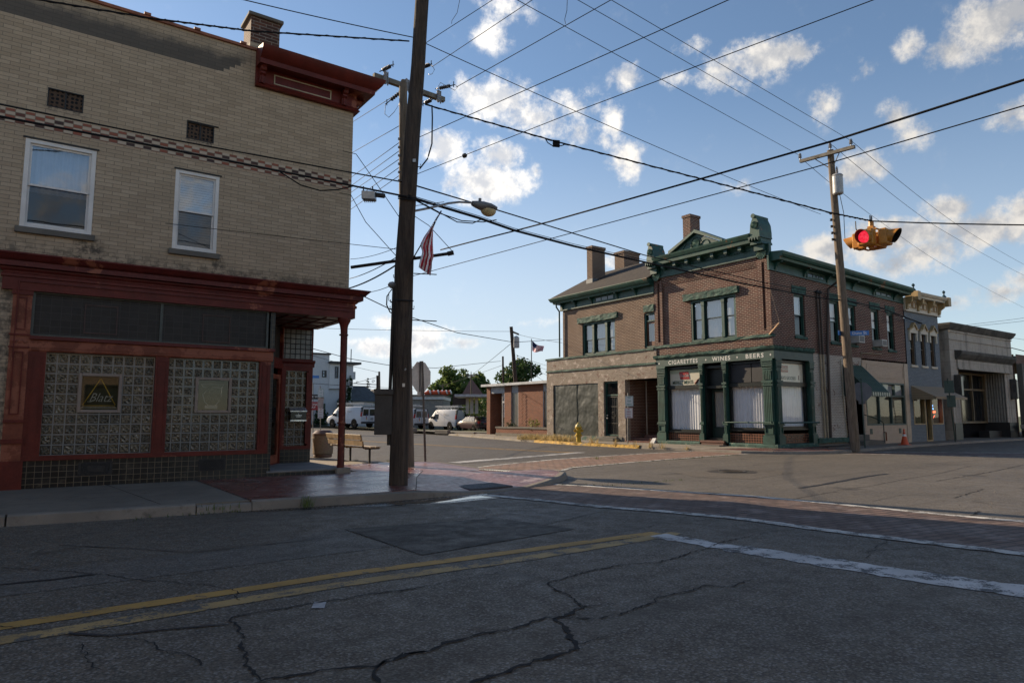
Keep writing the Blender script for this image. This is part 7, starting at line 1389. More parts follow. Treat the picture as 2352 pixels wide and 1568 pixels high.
# flag on the big pole
fl = thing('pole_flag', 'American flag hanging furled from an angled staff on the massive utility pole', 'flag', at(950, 590, D1-.2)); dF = D1-.35
m = MB(); m.tube([at(944, 607, D1-.12), at(953, 586, dF), at(1013.5, 484, dF+.1)], .011, 6); m.build('staff', M_IRON, fl)
kx = lambda p: (((1500+p[0]/2.8513)/SCL), ((750+p[1]/2.8513)/SCL))
def interp(P_, s):
    L = [0]
    for a, b in zip(P_, P_[1:]): L.append(L[-1]+math.dist(a, b))
    s *= L[-1]; j = max(i for i in range(len(L)) if L[i] <= s+1e-6); j = min(j, len(P_)-2); k = (s-L[j])/(L[j+1]-L[j]); return (P_[j][0]+(P_[j+1][0]-P_[j][0])*k, P_[j][1]+(P_[j+1][1]-P_[j][1])*k)
lft = [kx(p) for p in ((745, 272), (690, 360), (630, 460), (560, 560), (515, 650), (540, 735), (512, 830), (497, 910))]; rgt = [kx(p) for p in ((765, 268), (705, 370), (663, 470), (660, 640), (667, 800), (650, 850), (648, 920), (632, 1005))]
M_FRED = P('flag_red', (.50, .035, .06), .8, bump=0, var=.08); M_FWHT = P('flag_white', (.80, .78, .80), .8, bump=0, var=.05); M_FBLU = P('flag_navy', (.02, .025, .09), .8, bump=0, var=.05)
m = MB(); N, Mv = 24, 36; g = {}
for j in range(Mv+1):
    a, b = interp(lft, j/Mv), interp(rgt, j/Mv)
    for i in range(N+1): k = i/N; dd_ = .07*math.sin(k*13+j*.10)*min(1, j/10)+.04*math.sin(k*5+2+j*.05); g[i, j] = m.v(at(a[0]+(b[0]-a[0])*k, a[1]+(b[1]-a[1])*k, dF+dd_))
for j in range(Mv):
    for i in range(N):
        f = m.face((g[i, j], g[i+1, j], g[i+1, j+1], g[i, j+1]))
        if f:
            s_ = int((i+ .25*j*(.5))/3.4) % 2; f.material_index = 2 if j < 9 else s_
m.build('cloth', [M_FRED, M_FWHT, M_FBLU], fl, smooth='all', recalc=False)
st_ = MB()
for x, y in ((725, 312), (700, 345), (690, 385), (665, 410), (655, 432)): p = at(*kx((x, y)), dF-.10); st_.lathe([(.014, 0), (.014, .003)], p, 6, 'y')
st_.build('stars', M_FWHT, fl)
# ------------------------------------------------------------------ vans and car
M_VAN = P('van_white', (.56, .57, .60), .28, var=.06, vs=1.2, bump=0, spec=.5, dirt=((.36, .35, .33), .62)); M_VGL = P('vehicle_glass', (.015, .018, .02), .05, bump=0, spec=.9); M_TYRE = P('tyre', (.014, .014, .014), .9, bump=0, spec=.05); M_BUMP = P('bumper_grey', (.035, .035, .038), .5, bump=0); M_TAIL = P('tail_lamp', (.32, .02, .02), .2, bump=0); M_RIM = P('wheel_rim', (.20, .20, .21), .4, .5, bump=0)
def loft(m, secs):
    rings = [[m.v(p) for p in s] for s in secs]; k = len(rings[0])
    for a, b in zip(rings, rings[1:]):
        for i in range(k): m.face((a[i], a[(i+1) % k], b[(i+1) % k], b[i]))
    m.face(rings[0]); m.face(rings[-1]); return m
def vsec(x, zb, zm, zt, wb, wm, wt): return [(x, -wb, zb), (x, -wm, (zb+zm)/2), (x, -wm, zm), (x, -(wm*.45+wt*.55), (zm+zt*2)/3), (x, -wt, zt-.06), (x, -wt*.82, zt), (x, wt*.82, zt), (x, wt, zt-.06), (x, wm*.45+wt*.55, (zm+zt*2)/3), (x, wm, zm), (x, wm, (zb+zm)/2), (x, wb, zb)]
def wheel(par, x, y, r=.37, w=.24, sgn=1):
    m = MB(); m.lathe([(r*.62, -w/2), (r*.95, -w/2), (r, -w*.35), (r, w*.35), (r*.95, w/2), (r*.62, w/2)], (x, y, r), 20, 'y'); wl = m.build('wheel', M_TYRE, par, smooth=True)
    m = MB(); y2 = y+sgn*w*.32; m.lathe([(r*.62, -.02), (r*.62, .03), (r*.5, .0), (r*.2, .02), (r*.08, .05)] if sgn > 0 else [(r*.62, .02), (r*.62, -.03), (r*.5, 0), (r*.2, -.02), (r*.08, -.05)], (x, y2, r), 16, 'y'); m.build('rim', M_RIM, wl, smooth=True)
def make_van(label, num=None, rack=True, side_txt=True, blank_door=False):
    r = thing('work_van', label, 'van', (0, 0, 0), 'white work vans parked on the lot'); ORG[r.name] = Vector((0, 0, 0))
    m = MB(); loft(m, [vsec(-2.80, .50, 1.05, 2.02, .94, .97, .80), vsec(-2.72, .42, 1.05, 2.10, .97, 1.0, .84), vsec(0.6, .42, 1.05, 2.12, .97, 1.0, .84), vsec(1.15, .42, 1.08, 2.08, .97, 1.0, .82), vsec(1.55, .42, 1.10, 1.72, .97, 1.0, .86), vsec(1.95, .42, 1.10, 1.30, .97, 1.0, .90), vsec(2.55, .45, .95, 1.12, .95, .98, .88), vsec(2.78, .48, .85, .98, .90, .92, .80)]); b_ = m.build('body', M_VAN, r, smooth=True)
    for x in (-1.75, 1.78):
        for s in (-1, 1):
            m = MB(); m.lathe([(.46, -.006), (.46, .006)], (x, s*1.0, .44), 20, 'y'); m.build('wheel_arch', M_DARK, b_); wheel(r, x, s*.89, sgn=s)
    m = MB(); m.box(-2.95, -.96, .42, -2.74, .96, .62); m.build('rear_bumper', M_BUMP, r, bevel=.03); m = MB(); m.box(2.70, -.95, .42, 2.92, .95, .70); m.build('front_bumper', M_BUMP, r, bevel=.05)
    lean = lambda z: .97 if z < 1.05 else .97-(z-1.05)*.155
    for s in (-1, 1):
        m = MB(); x = -2.80; y0, y1 = s*.08, s*.74; m.hexa([(-2.815, y0, 1.20), (-2.815, y1, 1.20), (-2.825, s*.68, 1.82), (-2.825, y0, 1.82)], [(-2.77, y0, 1.20), (-2.77, y1, 1.20), (-2.77, s*.68, 1.82), (-2.77, y0, 1.82)])
        if not (blank_door and s > 0): m.build('rear_window', M_VGL, b_)
        else: m.bm.free()
        m = MB(); m.hexa([(-2.81, s*.85, 1.12), (-2.81, s*.985, 1.12), (-2.81, s*.93, 1.55), (-2.81, s*.80, 1.55)], [(-2.68, s*.9, 1.12), (-2.68, s*1.008, 1.12), (-2.68, s*.945, 1.55), (-2.68, s*.84, 1.55)]); m.build('tail_lamp', M_TAIL, b_)
        m = MB(); m.hexa([(-2.81, s*.79, 1.56), (-2.81, s*.93, 1.56), (-2.81, s*.83, 2.04), (-2.81, s*.70, 2.04)], [(-2.66, s*.84, 1.56), (-2.66, s*.95, 1.56), (-2.66, s*.862, 2.04), (-2.66, s*.76, 2.04)]); m.build('dark_corner_trim', M_BUMP, b_)
        m = MB(); m.hexa([(.35, s*1.003, 1.12), (1.40, s*1.003, 1.12), (1.02, s*.885, 1.86), (.35, s*.895, 1.86)], [(.35, s*.9, 1.12), (1.4, s*.9, 1.12), (1.02, s*.8, 1.86), (.35, s*.8, 1.86)]); m.build('door_window', M_VGL, b_)
        m = MB(); m.box(1.35, s*1.02-.09, 1.18, 1.50, s*1.02+.12*s+.09, 1.42); m.build('mirror', M_BUMP, r, bevel=.03)
        m = MB(); m.box(2.74, s*.78-.13, .78, 2.82, s*.78+.13, .94); m.build('headlight', P('lamp_clear', (.5, .5, .5), .15, bump=0) if 'lamp_clear' not in bpy.data.materials else bpy.data.materials['lamp_clear'], r)
    m = MB(); m.hexa([(1.26, -.78, 1.98), (1.26, .78, 1.98), (1.93, .84, 1.31), (1.93, -.84, 1.31)], [(1.22, -.76, 1.95), (1.22, .76, 1.95), (1.89, .82, 1.28), (1.89, -.82, 1.28)]); m.build('windscreen', M_VGL, b_)
    m = MB(); m.box(-2.82, -.006, .62, -2.80, .006, 2.0); m.box(-2.82, -.7, 2.03, -2.70, .7, 2.10); m.box(-.8, 1.0, .5, -.79, 1.003, 1.9); m.build('door_seam', M_BUMP, b_)
    m = MB(); m.box(-2.83, -.52, .78, -2.80, -.20, .98); m.build('number_plate', M_BUMP, b_); m = MB(); m.box(-2.835, -.49, .81, -2.83, -.23, .95); m.build('plate', P('plate_grey', (.30, .30, .32), .5, bump=0) if 'plate_grey' not in bpy.data.materials else bpy.data.materials['plate_grey'], b_)
    if side_txt:
        cols = ((.55, .38, .03), (.5, .05, .04), (.30, .05, .25), (.1, .25, .5))
        for k, c_ in enumerate(cols):
            nm = 'splash_paint_%d' % k; mt = bpy.data.materials.get(nm) or P(nm, c_, .4, bump=0)
            m = MB(); x0 = -1.35+k*.02; m.fr = None; P_ = [(x0+.55+k*.05+.42*math.cos(q_/9*3.1+.2)*(1 if q_ % 2 else .5), 1.35+.10*k+.26*math.sin(q_/9*3.1+.2)*(1 if q_ % 2 else .55)) for q_ in range(10)]
            m.hexa([(x, lean(z)+.032, z) for x, z in P_], [(x, lean(z)+.030, z) for x, z in P_]); m.build('splash_graphic', mt, b_)
            if not blank_door: m = MB(); m.hexa([(-2.829, .2+.18*((x-x0)/1.0), z-.55) for x, z in P_], [(-2.826, .2+.18*((x-x0)/1.0), z-.55) for x, z in P_]); m.build('splash_graphic', mt, b_)
        text('Roofing LLC', .16, (-1.0, 1.02, 1.62), (-1, 0, 0), (0, -.15, 1), M_BUMP, 'lettering', b_, .002)
    if num: text(num, .17, (-2.832, .55, .82), (0, -1, 0), (0, 0, 1), M_BUMP, 'number', b_, .002, bold=.02)
    if rack:
        m = MB(); [m.tube([(x, -.75, 2.12), (x, -.75, 2.30), (x, .75, 2.30), (x, .75, 2.12)], .025, 5) for x in (-2.2, -.7, .7)]; [m.tube([(-2.4, y, 2.31), (.9, y, 2.31)], .02, 5) for y in (-.75, .75)]; rk = m.build('ladder_rack', M_GALV, r)
        for y, z in ((-.5, 2.36), (.15, 2.36), (.2, 2.46)):
            m = MB(); [m.tube([(-2.7, y+q_, z), (1.6, y+q_, z)], .03, 5) for q_ in (0, .38)]; [m.tube([(-2.5+i*.3, y, z), (-2.5+i*.3, y+.38, z)], .02, 4) for i in range(14)]; m.build('ladder', M_GALV, rk)
    return r
VP_ = [at(847, 981.5, 67), at(968, 988, 69), at(1065, 991.5, 68)]
e1, e2 = VP_[1]-VP_[0], VP_[2]-VP_[0]; nv = e1.cross(e2).normalized(); 
if nv.z < 0: nv = -nv
def lotz(x, y): return max(-.75, min(.55, .24-.033*(x-26.5)+.004*(y-60)))
for lb, num, blank, h_, p in (('white work van with ladders and paint splash graphics, parked nearest the ivy-covered white house', None, False, 105, VP_[0]), ('white work van marked 1, half hidden behind the massive utility pole', '1', False, 104, VP_[1]), ('white work van marked 11 with a dented side, parked beside the dark red car', '11', True, 93, VP_[2])):
    r = make_van(lb, num, True, True, blank); a = Rd(h_); dv_ = Vector((math.cos(a), math.sin(a), 0)); q_ = p+dv_*2.8; r.location = (q_.x, q_.y, lotz(p.x, p.y)); r.rotation_euler = (0, 0, a)
cr_ = thing('parked_car', 'dark red hatchback parked between the white vans and the brick office', 'car', (0, 0, 0)); ORG[cr_.name] = Vector((0, 0, 0))
M_MAR = P('car_maroon', (.035, .007, .011), .35, bump=0, var=.05, spec=.6)
def csec(x, zb, zm, zt, w, wt): return vsec(x, zb, zm, zt, w*.96, w, wt)
m = MB(); loft(m, [csec(-2.05, .45, .75, .86, .78, .68), csec(-1.98, .32, .85, 1.05, .84, .66), csec(-1.55, .25, .9, 1.36, .86, .60), csec(-.6, .25, .9, 1.46, .86, .60), csec(.3, .25, .9, 1.42, .86, .58), csec(1.0, .25, .9, 1.00, .86, .66), csec(1.75, .28, .75, .82, .84, .66), csec(2.1, .36, .60, .68, .74, .56)]); cb_ = m.build('body', M_MAR, cr_, smooth=True)
for s in (-1, 1):
    m = MB(); m.hexa([(-1.45, s*.868, .95), (.85, s*.868, .95), (.25, s*.70, 1.36), (-1.2, s*.70, 1.36)], [(-1.45, s*.7, .95), (.85, s*.7, .95), (.25, s*.55, 1.36), (-1.2, s*.55, 1.36)]); m.build('side_window', M_VGL, cb_); m = MB(); m.box(-2.06, s*.70-.13, .72, -1.9, s*.70+.13, .98); m.build('tail_lamp', M_TAIL, cb_)
    for x in (-1.25, 1.3): wheel(cr_, x, s*.76, .31, .2, s)
m = MB(); m.hexa([(-2.03, -.62, .98), (-2.03, .62, .98), (-1.62, .54, 1.34), (-1.62, -.54, 1.34)], [(-1.9, -.6, .98), (-1.9, .6, .98), (-1.5, .5, 1.34), (-1.5, -.5, 1.34)]); m.build('rear_window', M_VGL, cb_); m = MB(); m.box(-2.14, -.8, .32, -1.95, .8, .56); m.build('bumper', M_MAR, cr_, bevel=.04); m = MB(); m.box(-2.08, -.2, .66, -2.04, .2, .78); m.build('plate', P('plate_red', (.3, .06, .04), .5, bump=0), cb_)
p = at(1114, 990.5, 65); a = Rd(92); cr_.location = (p.x+2.0*math.cos(a), p.y+2.0*math.sin(a), lotz(p.x, p.y)+.02); cr_.rotation_euler = (0, 0, a)
m = MB(); n = 16; g = {}
for i in range(n+1):
    for j in range(n+1):
        y = 44+j*3.2; x = 24.8+(y-44)*.095+i*2.6; g[i, j] = m.v((x, y, lotz(x, y)-.004))
for i in range(n):
    for j in range(n): m.face((g[i, j], g[i+1, j], g[i+1, j+1], g[i, j+1]))
struct(m.build('parking_lot', P('gravel_lot', (.13, .115, .09), .95, var=.4, vs=.6, wear=((.10, .13, .05), .56, .35))))
for k, (x0, y0, x1, y1) in enumerate(((998, 993, 1028, 995.5), (1030, 996, 1088, 1000.5), (880, 985, 905, 987), (915, 989, 950, 991))):
    a, b = at(x0, y0, 50+k % 2), at(x1, y1, 49); 
    r = MB(); d_ = (b-a); d_.z = 0; s_ = Vector((-d_.y, d_.x, 0)).normalized()*.3; z0 = min(a.z, b.z)-.05; r.hexa([(a.x, a.y, z0), (b.x, b.y, z0), (b.x+s_.x, b.y+s_.y, z0), (a.x+s_.x, a.y+s_.y, z0)], [(a.x, a.y, z0+.30), (b.x, b.y, z0+.30), (b.x+s_.x, b.y+s_.y, z0+.3), (a.x+s_.x, a.y+s_.y, z0+.3)])
    tag(r.build('kerb_block', M_KERB, bevel=.03), ('short concrete kerb block just right of the stop sign post', 'long concrete kerb block at the lot edge before the third van', 'concrete kerb block under the tail of the first van', 'concrete kerb block just left of the massive pole base')[k], 'kerb block', 'kerb blocks along the lot edge')
# signs by the white house
def far(x, y, d): return at(x, y, d)
plate_sign('slim post with green, blank and red parking plates before the white house', Vector((*far(788+0-52, 1012, 50).xy, .1)), far(735.5, 886, 50), [(far(736.5, 902, 49.9), .40, .62, [('TWO', .12), ('HOUR', .12), ('PARKING', .1)], M_SGRN, M_SWHT), (far(736.5, 925, 49.9), .4, .72, [], None, P('faded_pink_plate', (.42, .33, .30), .6, bump=0)), (far(736.3, 949, 49.9), .4, .72, [('NO', .14), ('PARKING', .1), ('MONDAY', .1), ('4AM-6AM', .1)], M_SRED, M_SWHT)], (.97, -.25, 0), M_POST)
ow = thing('road_sign', 'ONE WAY and WRONG WAY signs on one post before the white house', 'road sign', far(719, 985, 52)); m = MB(); m.tube([Vector((*far(719, 985, 52).xy, .1)), far(719, 880, 52)], .035, 6); m.build('post', M_POST, ow)
dv_ = Vector((.96, -.28, 0)).normalized(); n_ = dv_.cross(ZV)
for (x, y, w, h, mt, tx, sz, cl) in ((722, 911, 1.05, .36, P('sign_black', (.015, .015, .015), .5, bump=0), 'ONE WAY', .22, M_SWHT), (716.5, 932, .9, .62, P('sign_red', (.33, .03, .04), .5, bump=0), 'WRONG\nWAY', .24, M_SWHT), (718, 873-8, .95, .2, M_SBLU, '', .1, M_SWHT)):
    c_ = far(x, y, 51.8); m = MB(); m.hexa([c_+dv_*u+ZV*v for u, v in ((-w/2, -h/2), (w/2, -h/2), (w/2, h/2), (-w/2, h/2))], [c_+dv_*u+ZV*v+n_*.01 for u, v in ((-w/2, -h/2), (w/2, -h/2), (w/2, h/2), (-w/2, h/2))]); pl_ = m.build('sign_plate', mt, ow)
    if tx: text(tx, sz, c_+n_*.015, dv_, (0, 0, 1), cl, 'lettering', pl_, .002, bold=.02)
M_LFB = leafmat('leaf_backlit_green', (.14, .195, .055), .55)
# ---- buildings and trees beyond the lot
M_WBR = brick('white_painted_brick', (.62, .63, .65), (.55, .56, .58), (.42, .42, .44), .215, .0715, .01, .6, .1); M_SID = tile('white_siding', (.62, .62, .63), (.30, .30, .31), 40, .13, .02, .5, .03, .6); M_DTRIM = P('dark_trim', (.03, .032, .035), .5, bump=0)
wh = thing('white_house', 'white painted brick house with white clad upper wing and ivy, beyond the vans', 'building', (32, 84, .2))
def yb(x, y, Y): p = aty(x, y, Y); return p.x, p.z
X0 = yb(700, 900, 84)[0]; X1, zt1 = yb(757, 815, 84); X2, zt2 = yb(811, 837, 84); zs = yb(790, 893, 84)[1]
m = MB(); m.box(X0-4, 84, .0, X1, 97, zt1); m.box(X1, 84.3, .0, X2, 97, zs); m.build('wall', M_WBR, wh); m = MB(); m.box(X0-4, 83.85, zt1, X1+.15, 97, zt1+.2); m.build('parapet', M_DTRIM, wh)
m = MB(); m.box(X1, 83.9, zs, X2, 97, zt2); m.build('clad_wing', M_SID, wh); m = MB(); m.box(X1-.1, 83.4, zt2, X2+.9, 97, zt2+.28); m.build('roof_edge', M_DTRIM, wh)
for (x0, y0, x1, y1, Y) in ((739.5, 850.5, 750, 866, 83.98), (769, 842, 777.5, 868, 83.88)):
    a, zb_ = yb(x0, y1, Y); b, zt_ = yb(x1, y0, Y); m = MB(); m.box(a, Y-.06, zb_, b, Y+.05, zt_); w_ = m.build('window', M_DTRIM, wh); m = MB(); m.box(a+.1, Y-.08, zb_+.1, b-.3, Y-.05, (zb_+zt_)/2-.05); m.box(a+.1, Y-.08, (zb_+zt_)/2+.05, b-.3, Y-.05, zt_-.1); m.build('pane', P('sky_pane', (.25, .30, .36), .1, bump=0) if 'sky_pane' not in bpy.data.materials else bpy.data.materials['sky_pane'], w_)
m = MB(); m.box(X2, 86, 6.2, X2+1.2, 92, 7.2); m.build('rear_gable', M_SID, wh); m = MB(); m.tube([(X2-.3, 84, zt2+.2), (X2-.3, 84, zt2+2.0)], .06, 5); m.build('vent_pipe', M_DTRIM, wh)
rng = random.Random(5); m = MB()
for (x, y0, y1, w) in ((727, 950, 985, 1.0), (741, 908, 985, .5), (745, 950, 985, 1.4), (800, 880, 960, .9), (803, 872, 940, .5), (780, 920, 950, .7)):
    for i in range(9): p = aty(x+rng.uniform(-3, 3), y0+(y1-y0)*i/8, 83.7); leaves(m, [(p.x, p.y-.1, p.z, w*(.3+.7*i/8)*.6, .22, .7)], 90, .13, rng)
tag(m.build('ivy', M_LF4, recalc=False, uvs=False), 'ivy climbing the white brick house beyond the first van', 'ivy')
gh = thing('grey_roof_house', 'low house with steep dark grey shingle roof beside the white house', 'house', (37, 86, .2)); Xa, Xb = X2-.5, yb(862, 918, 86)[0]+1; zr = yb(820, 886, 88)[1]
m = MB(); m.box(Xa, 86, 0, Xb, 94, yb(862, 920, 86)[1]); m.build('wall', M_SID, gh); ze = yb(862, 922, 86)[1]; xr = yb(838, 886, 88)[0]; m = MB(); m.hexa([(Xa, 85.5, ze), (Xb+.4, 85.5, ze), (Xb+.4, 95, ze), (Xa, 95, ze)], [(Xa, 88, zr), (xr, 88, zr), (xr, 92, zr), (Xa, 92, zr)]); m.build('roof', P('grey_shingle', (.075, .085, .095), .9, var=.2, vs=2, bump=.2), gh)
lb = thing('long_low_building', 'pale low building with flat tan roof far behind the grey shingle house', 'building', (44, 98, .2)); xa, xb = yb(838, 900, 98)[0], yb(905, 900, 98)[0]; m = MB(); m.box(xa, 98, 0, xb, 106, yb(870, 905, 98)[1]); m.build('wall', M_SID, lb); m = MB(); m.hexa([(xa-.3, 97.5, yb(870, 905, 98)[1]), (xb+.3, 97.5, yb(870, 905, 98)[1]), (xb, 107, 4.5), (xa, 107, 4.5)], [(xa+3, 101, yb(870, 894, 101)[1]), (xb, 101, yb(870, 896, 101)[1]), (xb, 104, 5), (xa+3, 104, 5)]); m.build('roof', P('tan_roof', (.36, .27, .18), .8, bump=0), lb)
def fbox(m, x0, x1, yt, yb_, d, dep):
    a, b = at(x0, yt, d), at(x1, yt, d); z1 = (a.z+b.z)/2; z0 = at(x0, yb_, d).z; k = Vector((_fh.x, _fh.y, 0))*dep
    P_ = [Vector((a.x, a.y, 0)), Vector((b.x, b.y, 0)), Vector((b.x, b.y, 0))+k, Vector((a.x, a.y, 0))+k]; m.hexa([p+ZV*z0 for p in P_], [p+ZV*z1 for p in P_]); return m
ga = thing('block_garage', 'long grey block garage with white roof edge and white garage door behind the vans', 'garage', at(975, 980, 78)); M_CBLK = brick('grey_block', (.28, .26, .23), (.24, .22, .20), (.16, .15, .13), .42, .21, .012, .4, .1)
m = MB(); fbox(m, 872, 1017.5, 917, 985, 78, 9); m.build('wall', M_CBLK, ga); m = MB(); fbox(m, 870, 1018.5, 909.5, 917, 77.8, 9.5); m.build('roof_edge', P('white_fascia', (.55, .54, .52), .5, bump=0), ga); m = MB(); fbox(m, 868, 1019, 906, 909.6, 77.7, 9.7); m.build('roof', P('brown_roof', (.14, .11, .09), .9, bump=0), ga)
m = MB(); fbox(m, 965, 1006, 944, 985, 77.9, .1); gd = m.build('garage_door', P('garage_door_white', (.5, .5, .49), .5, bump=0), ga); m = MB(); [fbox(m, 965, 1006, y, y+.8, 77.88, .02) for y in (951, 958, 965)]; m.build('door_groove', P('groove_grey', (.25, .25, .25), .6, bump=0), gd)
for k in range(6):
    c_ = at(985+k*9.5, 905.5, 78.5+.2*(k % 2)); r = thing('roof_barrel', 'orange and white striped traffic drum lying on the garage roof', 'traffic drum', c_, 'traffic drums on the garage roof'); m = MB(); d_ = RV*.45; m.tube([c_-d_+ZV*.05*(k % 3), c_+d_*.2+ZV*.25], .26, 10); m.build('drum', M_ORG, r, smooth=True); m = MB(); m.tube([c_+d_*.2+ZV*.25, c_+d_*.5+ZV*.3], .262, 10); m.build('white_band', M_SWHT, r)
cp_ = thing('flat_canopy', 'flat white canopy on square columns beside the orange brick office', 'canopy', at(1085, 950, 62)); m = MB(); fbox(m, 1044, 1130, 905, 911, 62, 5); m.build('roof', P('canopy_white', (.45, .46, .47), .5, bump=0), cp_)
for x in (1070, 1080, 1091): m = MB(); fbox(m, x, x+7, 911, 950, 63, .4); m.build('column', P('canopy_column', (.40, .38, .35), .6, bump=0) if 'canopy_column' not in bpy.data.materials else bpy.data.materials['canopy_column'], cp_)
dkh = thing('dark_brick_house', 'dark brick house with pointed roof and finial behind the canopy', 'house', at(1090, 950, 100)); m = MB(); fbox(m, 1040, 1110, 905, 985, 100, 10); m.build('wall', P('dark_house_brick', (.06, .04, .035), .9), dkh); a = at(1082, 868, 103); q_ = [at(1060, 908, 98), at(1112, 908, 98), at(1112, 908, 108), at(1060, 908, 108)]; zz = q_[0].z; m = MB(); av = m.v(a); vv = [m.v((p.x, p.y, zz)) for p in q_]; [m.face((vv[i], vv[(i+1) % 4], av)) for i in range(4)]; m.tube([a, a+ZV*1.0], [.12, .04], 5); m.build('roof', P('maroon_roof', (.07, .035, .035), .85), dkh)
tree('broad dark green tree rising behind the garage and stop sign', 1030, 838, 112, 8.5, -.3, M_LFB, 1, .3, 8000, .30); tree('dark green tree between the stop sign and the thin poles', 1062, 846, 116, 7, -.3, M_LFB, 2, .25, 6000, .30); tree('dark tree behind the low canopy, left of the office', 1100, 852, 118, 7, -.3, M_LFB, 3, .25, 6000, .30); tree('small dark tree at the left edge of the stop sign', 1002, 872, 110, 4.5, -.3, M_LFB, 4, .2, 3000, .28)
tree('bright green spreading tree behind the brick office', 1195, 818, 78, 7.2, -.3, M_LF2, 5, .25, 9000, .22); tree('yellow green tree low beside the office wall', 1110, 905, 72, 3.2, -.3, M_LF3, 6, .12, 1500, .18)
rng = random.Random(9); pt = at(845, 868, 112); pr = thing('pine_tree', 'dark conifer standing beyond the grey shingle house', 'tree', (pt.x, pt.y, -.2)); m = MB()
for i in range(16):
    z = pt.z-i*.42; w = .25+i*.16
    for k in range(int(10+i*3)): a = rng.uniform(0, 6.28); o = Vector((math.cos(a), math.sin(a), 0)); s_ = o.cross(ZV)*.12; b = Vector((pt.x, pt.y, z)); e_ = b+o*w*rng.uniform(.6, 1.15)-ZV*rng.uniform(.05, .35); m.face([m.v(b-s_), m.v(b+s_), m.v(e_+s_*.8), m.v(e_-s_*.8)])
m.build('crown', M_CON, pr, recalc=False, uvs=False); m = MB(); m.tube([(pt.x, pt.y, -.2), pt], [.2, .03], 6); m.build('trunk', M_BARK, pr)
tree('small yellow green tree right of the conifer', 865, 890, 108, 3.4, -.2, M_LF3, 8, .12, 900, .22); tree('small rounded tree left of the conifer', 823, 893, 112, 3.2, -.2, M_LF2, 10, .12, 700, .22); tree('green tree far beyond the flat garage roof', 918, 898, 118, 4, -.2, M_LF2, 12, .15, 700, .25)
for i, (x, y, d, w, h, mt, lb_) in enumerate(((1102, 990, 66, 4.0, 2.9, M_LF2, 'large green shrub behind the red car'), (1080, 988, 74, 3.2, 2.6, M_LF2, 'green shrub behind the third van'), (1056, 985, 78, 2.6, 3.0, M_LF3, 'yellow green bush beyond the third van'), (1118, 985, 70, 2.5, 3.8, M_LF2, 'tall leafy shrub against the office side wall'))): p = at(x, y, d); bush(lb_, (p.x, p.y, p.z-.2), w, h, mt, 20+i, 1300, .13)
p = atx((1600+1385/3.1354)/SCL, (1350+1115/3.1354)/SCL, XP+.45); bush('dense dark conical shrub in the brick planter near the office door', (p.x, p.y, z0), .85, 1.15, M_LF1, 31, 700, .05); p = atx((1600+1690/3.1354)/SCL, (1350+1112/3.1354)/SCL, XP+.45); bush('thin yellow green shrub in the brick planter by the corner store', (p.x, p.y, z0), 1.1, 1.05, M_LF3, 32, 420, .05)
for k, zx in enumerate((1290, 1480, 1600)): p = atx((1600+zx/3.1354)/SCL, (1350+1112/3.1354)/SCL, XP+.4); bush(('small flowering plant at the door end of the brick planter', 'low leafy plant in the middle of the brick planter', 'low red flowered plant left of the thin planter shrub')[k], (p.x, p.y, z0), .5, .35, (M_LF3, M_LF1, M_LF2)[k], 40+k, 160, .035, 'plant', 'plant')
# far poles
def farpole(label, x, yt, yb_, d, r_=.12, arms=(), extra=None, lean=0):
    a = at(x, yt, d); b = at(x+lean, yb_, d); r = thing('utility_pole', label, 'utility pole', (b.x, b.y, -.2)); m = MB(); m.tube([(b.x, b.y, -.2), a], [r_*1.15, r_*.8], 8); m.build('pole', M_WOODL if d > 60 else M_WOOD, r)
    for (x0, y0, x1, y1) in arms: m = MB(); m.tube([at(x0, y0, d), at(x1, y1, d)], .07, 4); m.build('crossarm', M_GREYW, r)
    return r
fp = farpole('leaning dark utility pole with transformer behind the brick office', 1174, 750, 980, 52, .16, ((1178, 762, 1192, 768),), lean=20)
tcc = at(1186, 786, 51.8); m = MB(); m.lathe([(.2, -.42), (.23, -.38), (.23, .36), (.15, .44), (.03, .5)], tcc, 14); m.build('transformer', bpy.data.materials['transformer_grey'], fp, smooth=True); m = MB(); [m.lathe([(.03, -.05), (.07, 0), (.03, .05)], at(1181+(i % 2)*8, 812+i*5, 51.8), 6) for i in range(8)]; m.build('insulators', M_INSD, fp)
farpole('slim pole with round cap left of the transformer pole', 1155, 818, 985, 58, .10, (), lean=2); farpole('distant pole with double crossarm left of the slim capped pole', 1082, 860, 985, 95, .13, ((1069, 861, 1094, 861), (1073, 864, 1091, 864)), lean=2); farpole('distant thin lamp pole above the garage roof', 1017, 882, 985, 88, .09, ((1008, 884, 1018, 889),), lean=1)
dbp = farpole('pair of dark posts with scrolled iron sign bracket near the cabinet', 871, 853, 985, 66, .13, (), lean=1); m = MB(); m.tube([at(866.5, 862, 66), at(866.5, 985, 66)], .10, 8); m.build('second_post', M_WOOD, dbp); m = MB(); m.tube([at(866, 883, 66), at(802, 880, 66)], .035, 5); m.tube([at(866, 866, 66), at(812, 880, 66)], .02, 5); sc_ = [at(857+4*math.cos(q_)*(1-q_/9), 876-4*math.sin(q_)*(1-q_/9), 66) for q_ in [i*.6 for i in range(13)]]; m.tube(sc_, .025, 5); sc_ = [at(820+3*math.cos(q_)*(1-q_/9), 878-3*math.sin(q_)*(1-q_/9), 66) for q_ in [i*.6 for i in range(13)]]; m.tube(sc_, .02, 5); m.build('scroll_bracket', M_IRON, dbp)
ff = thing('flagpole', 'tall flagpole flying an American flag behind the brick office', 'flagpole', Vector((*at(1221.5, 980, 62).xy, -.2))); m = MB(); m.tube([Vector((*at(1221.5, 980, 62).xy, -.2)), at(1220.5, 778, 62)], [.06, .035], 8); m.build('pole', M_IRON, ff)
m = MB(); g = {}; N, Mv = 20, 13; q0 = [(1222, 781), (1222.5, 805)]; 
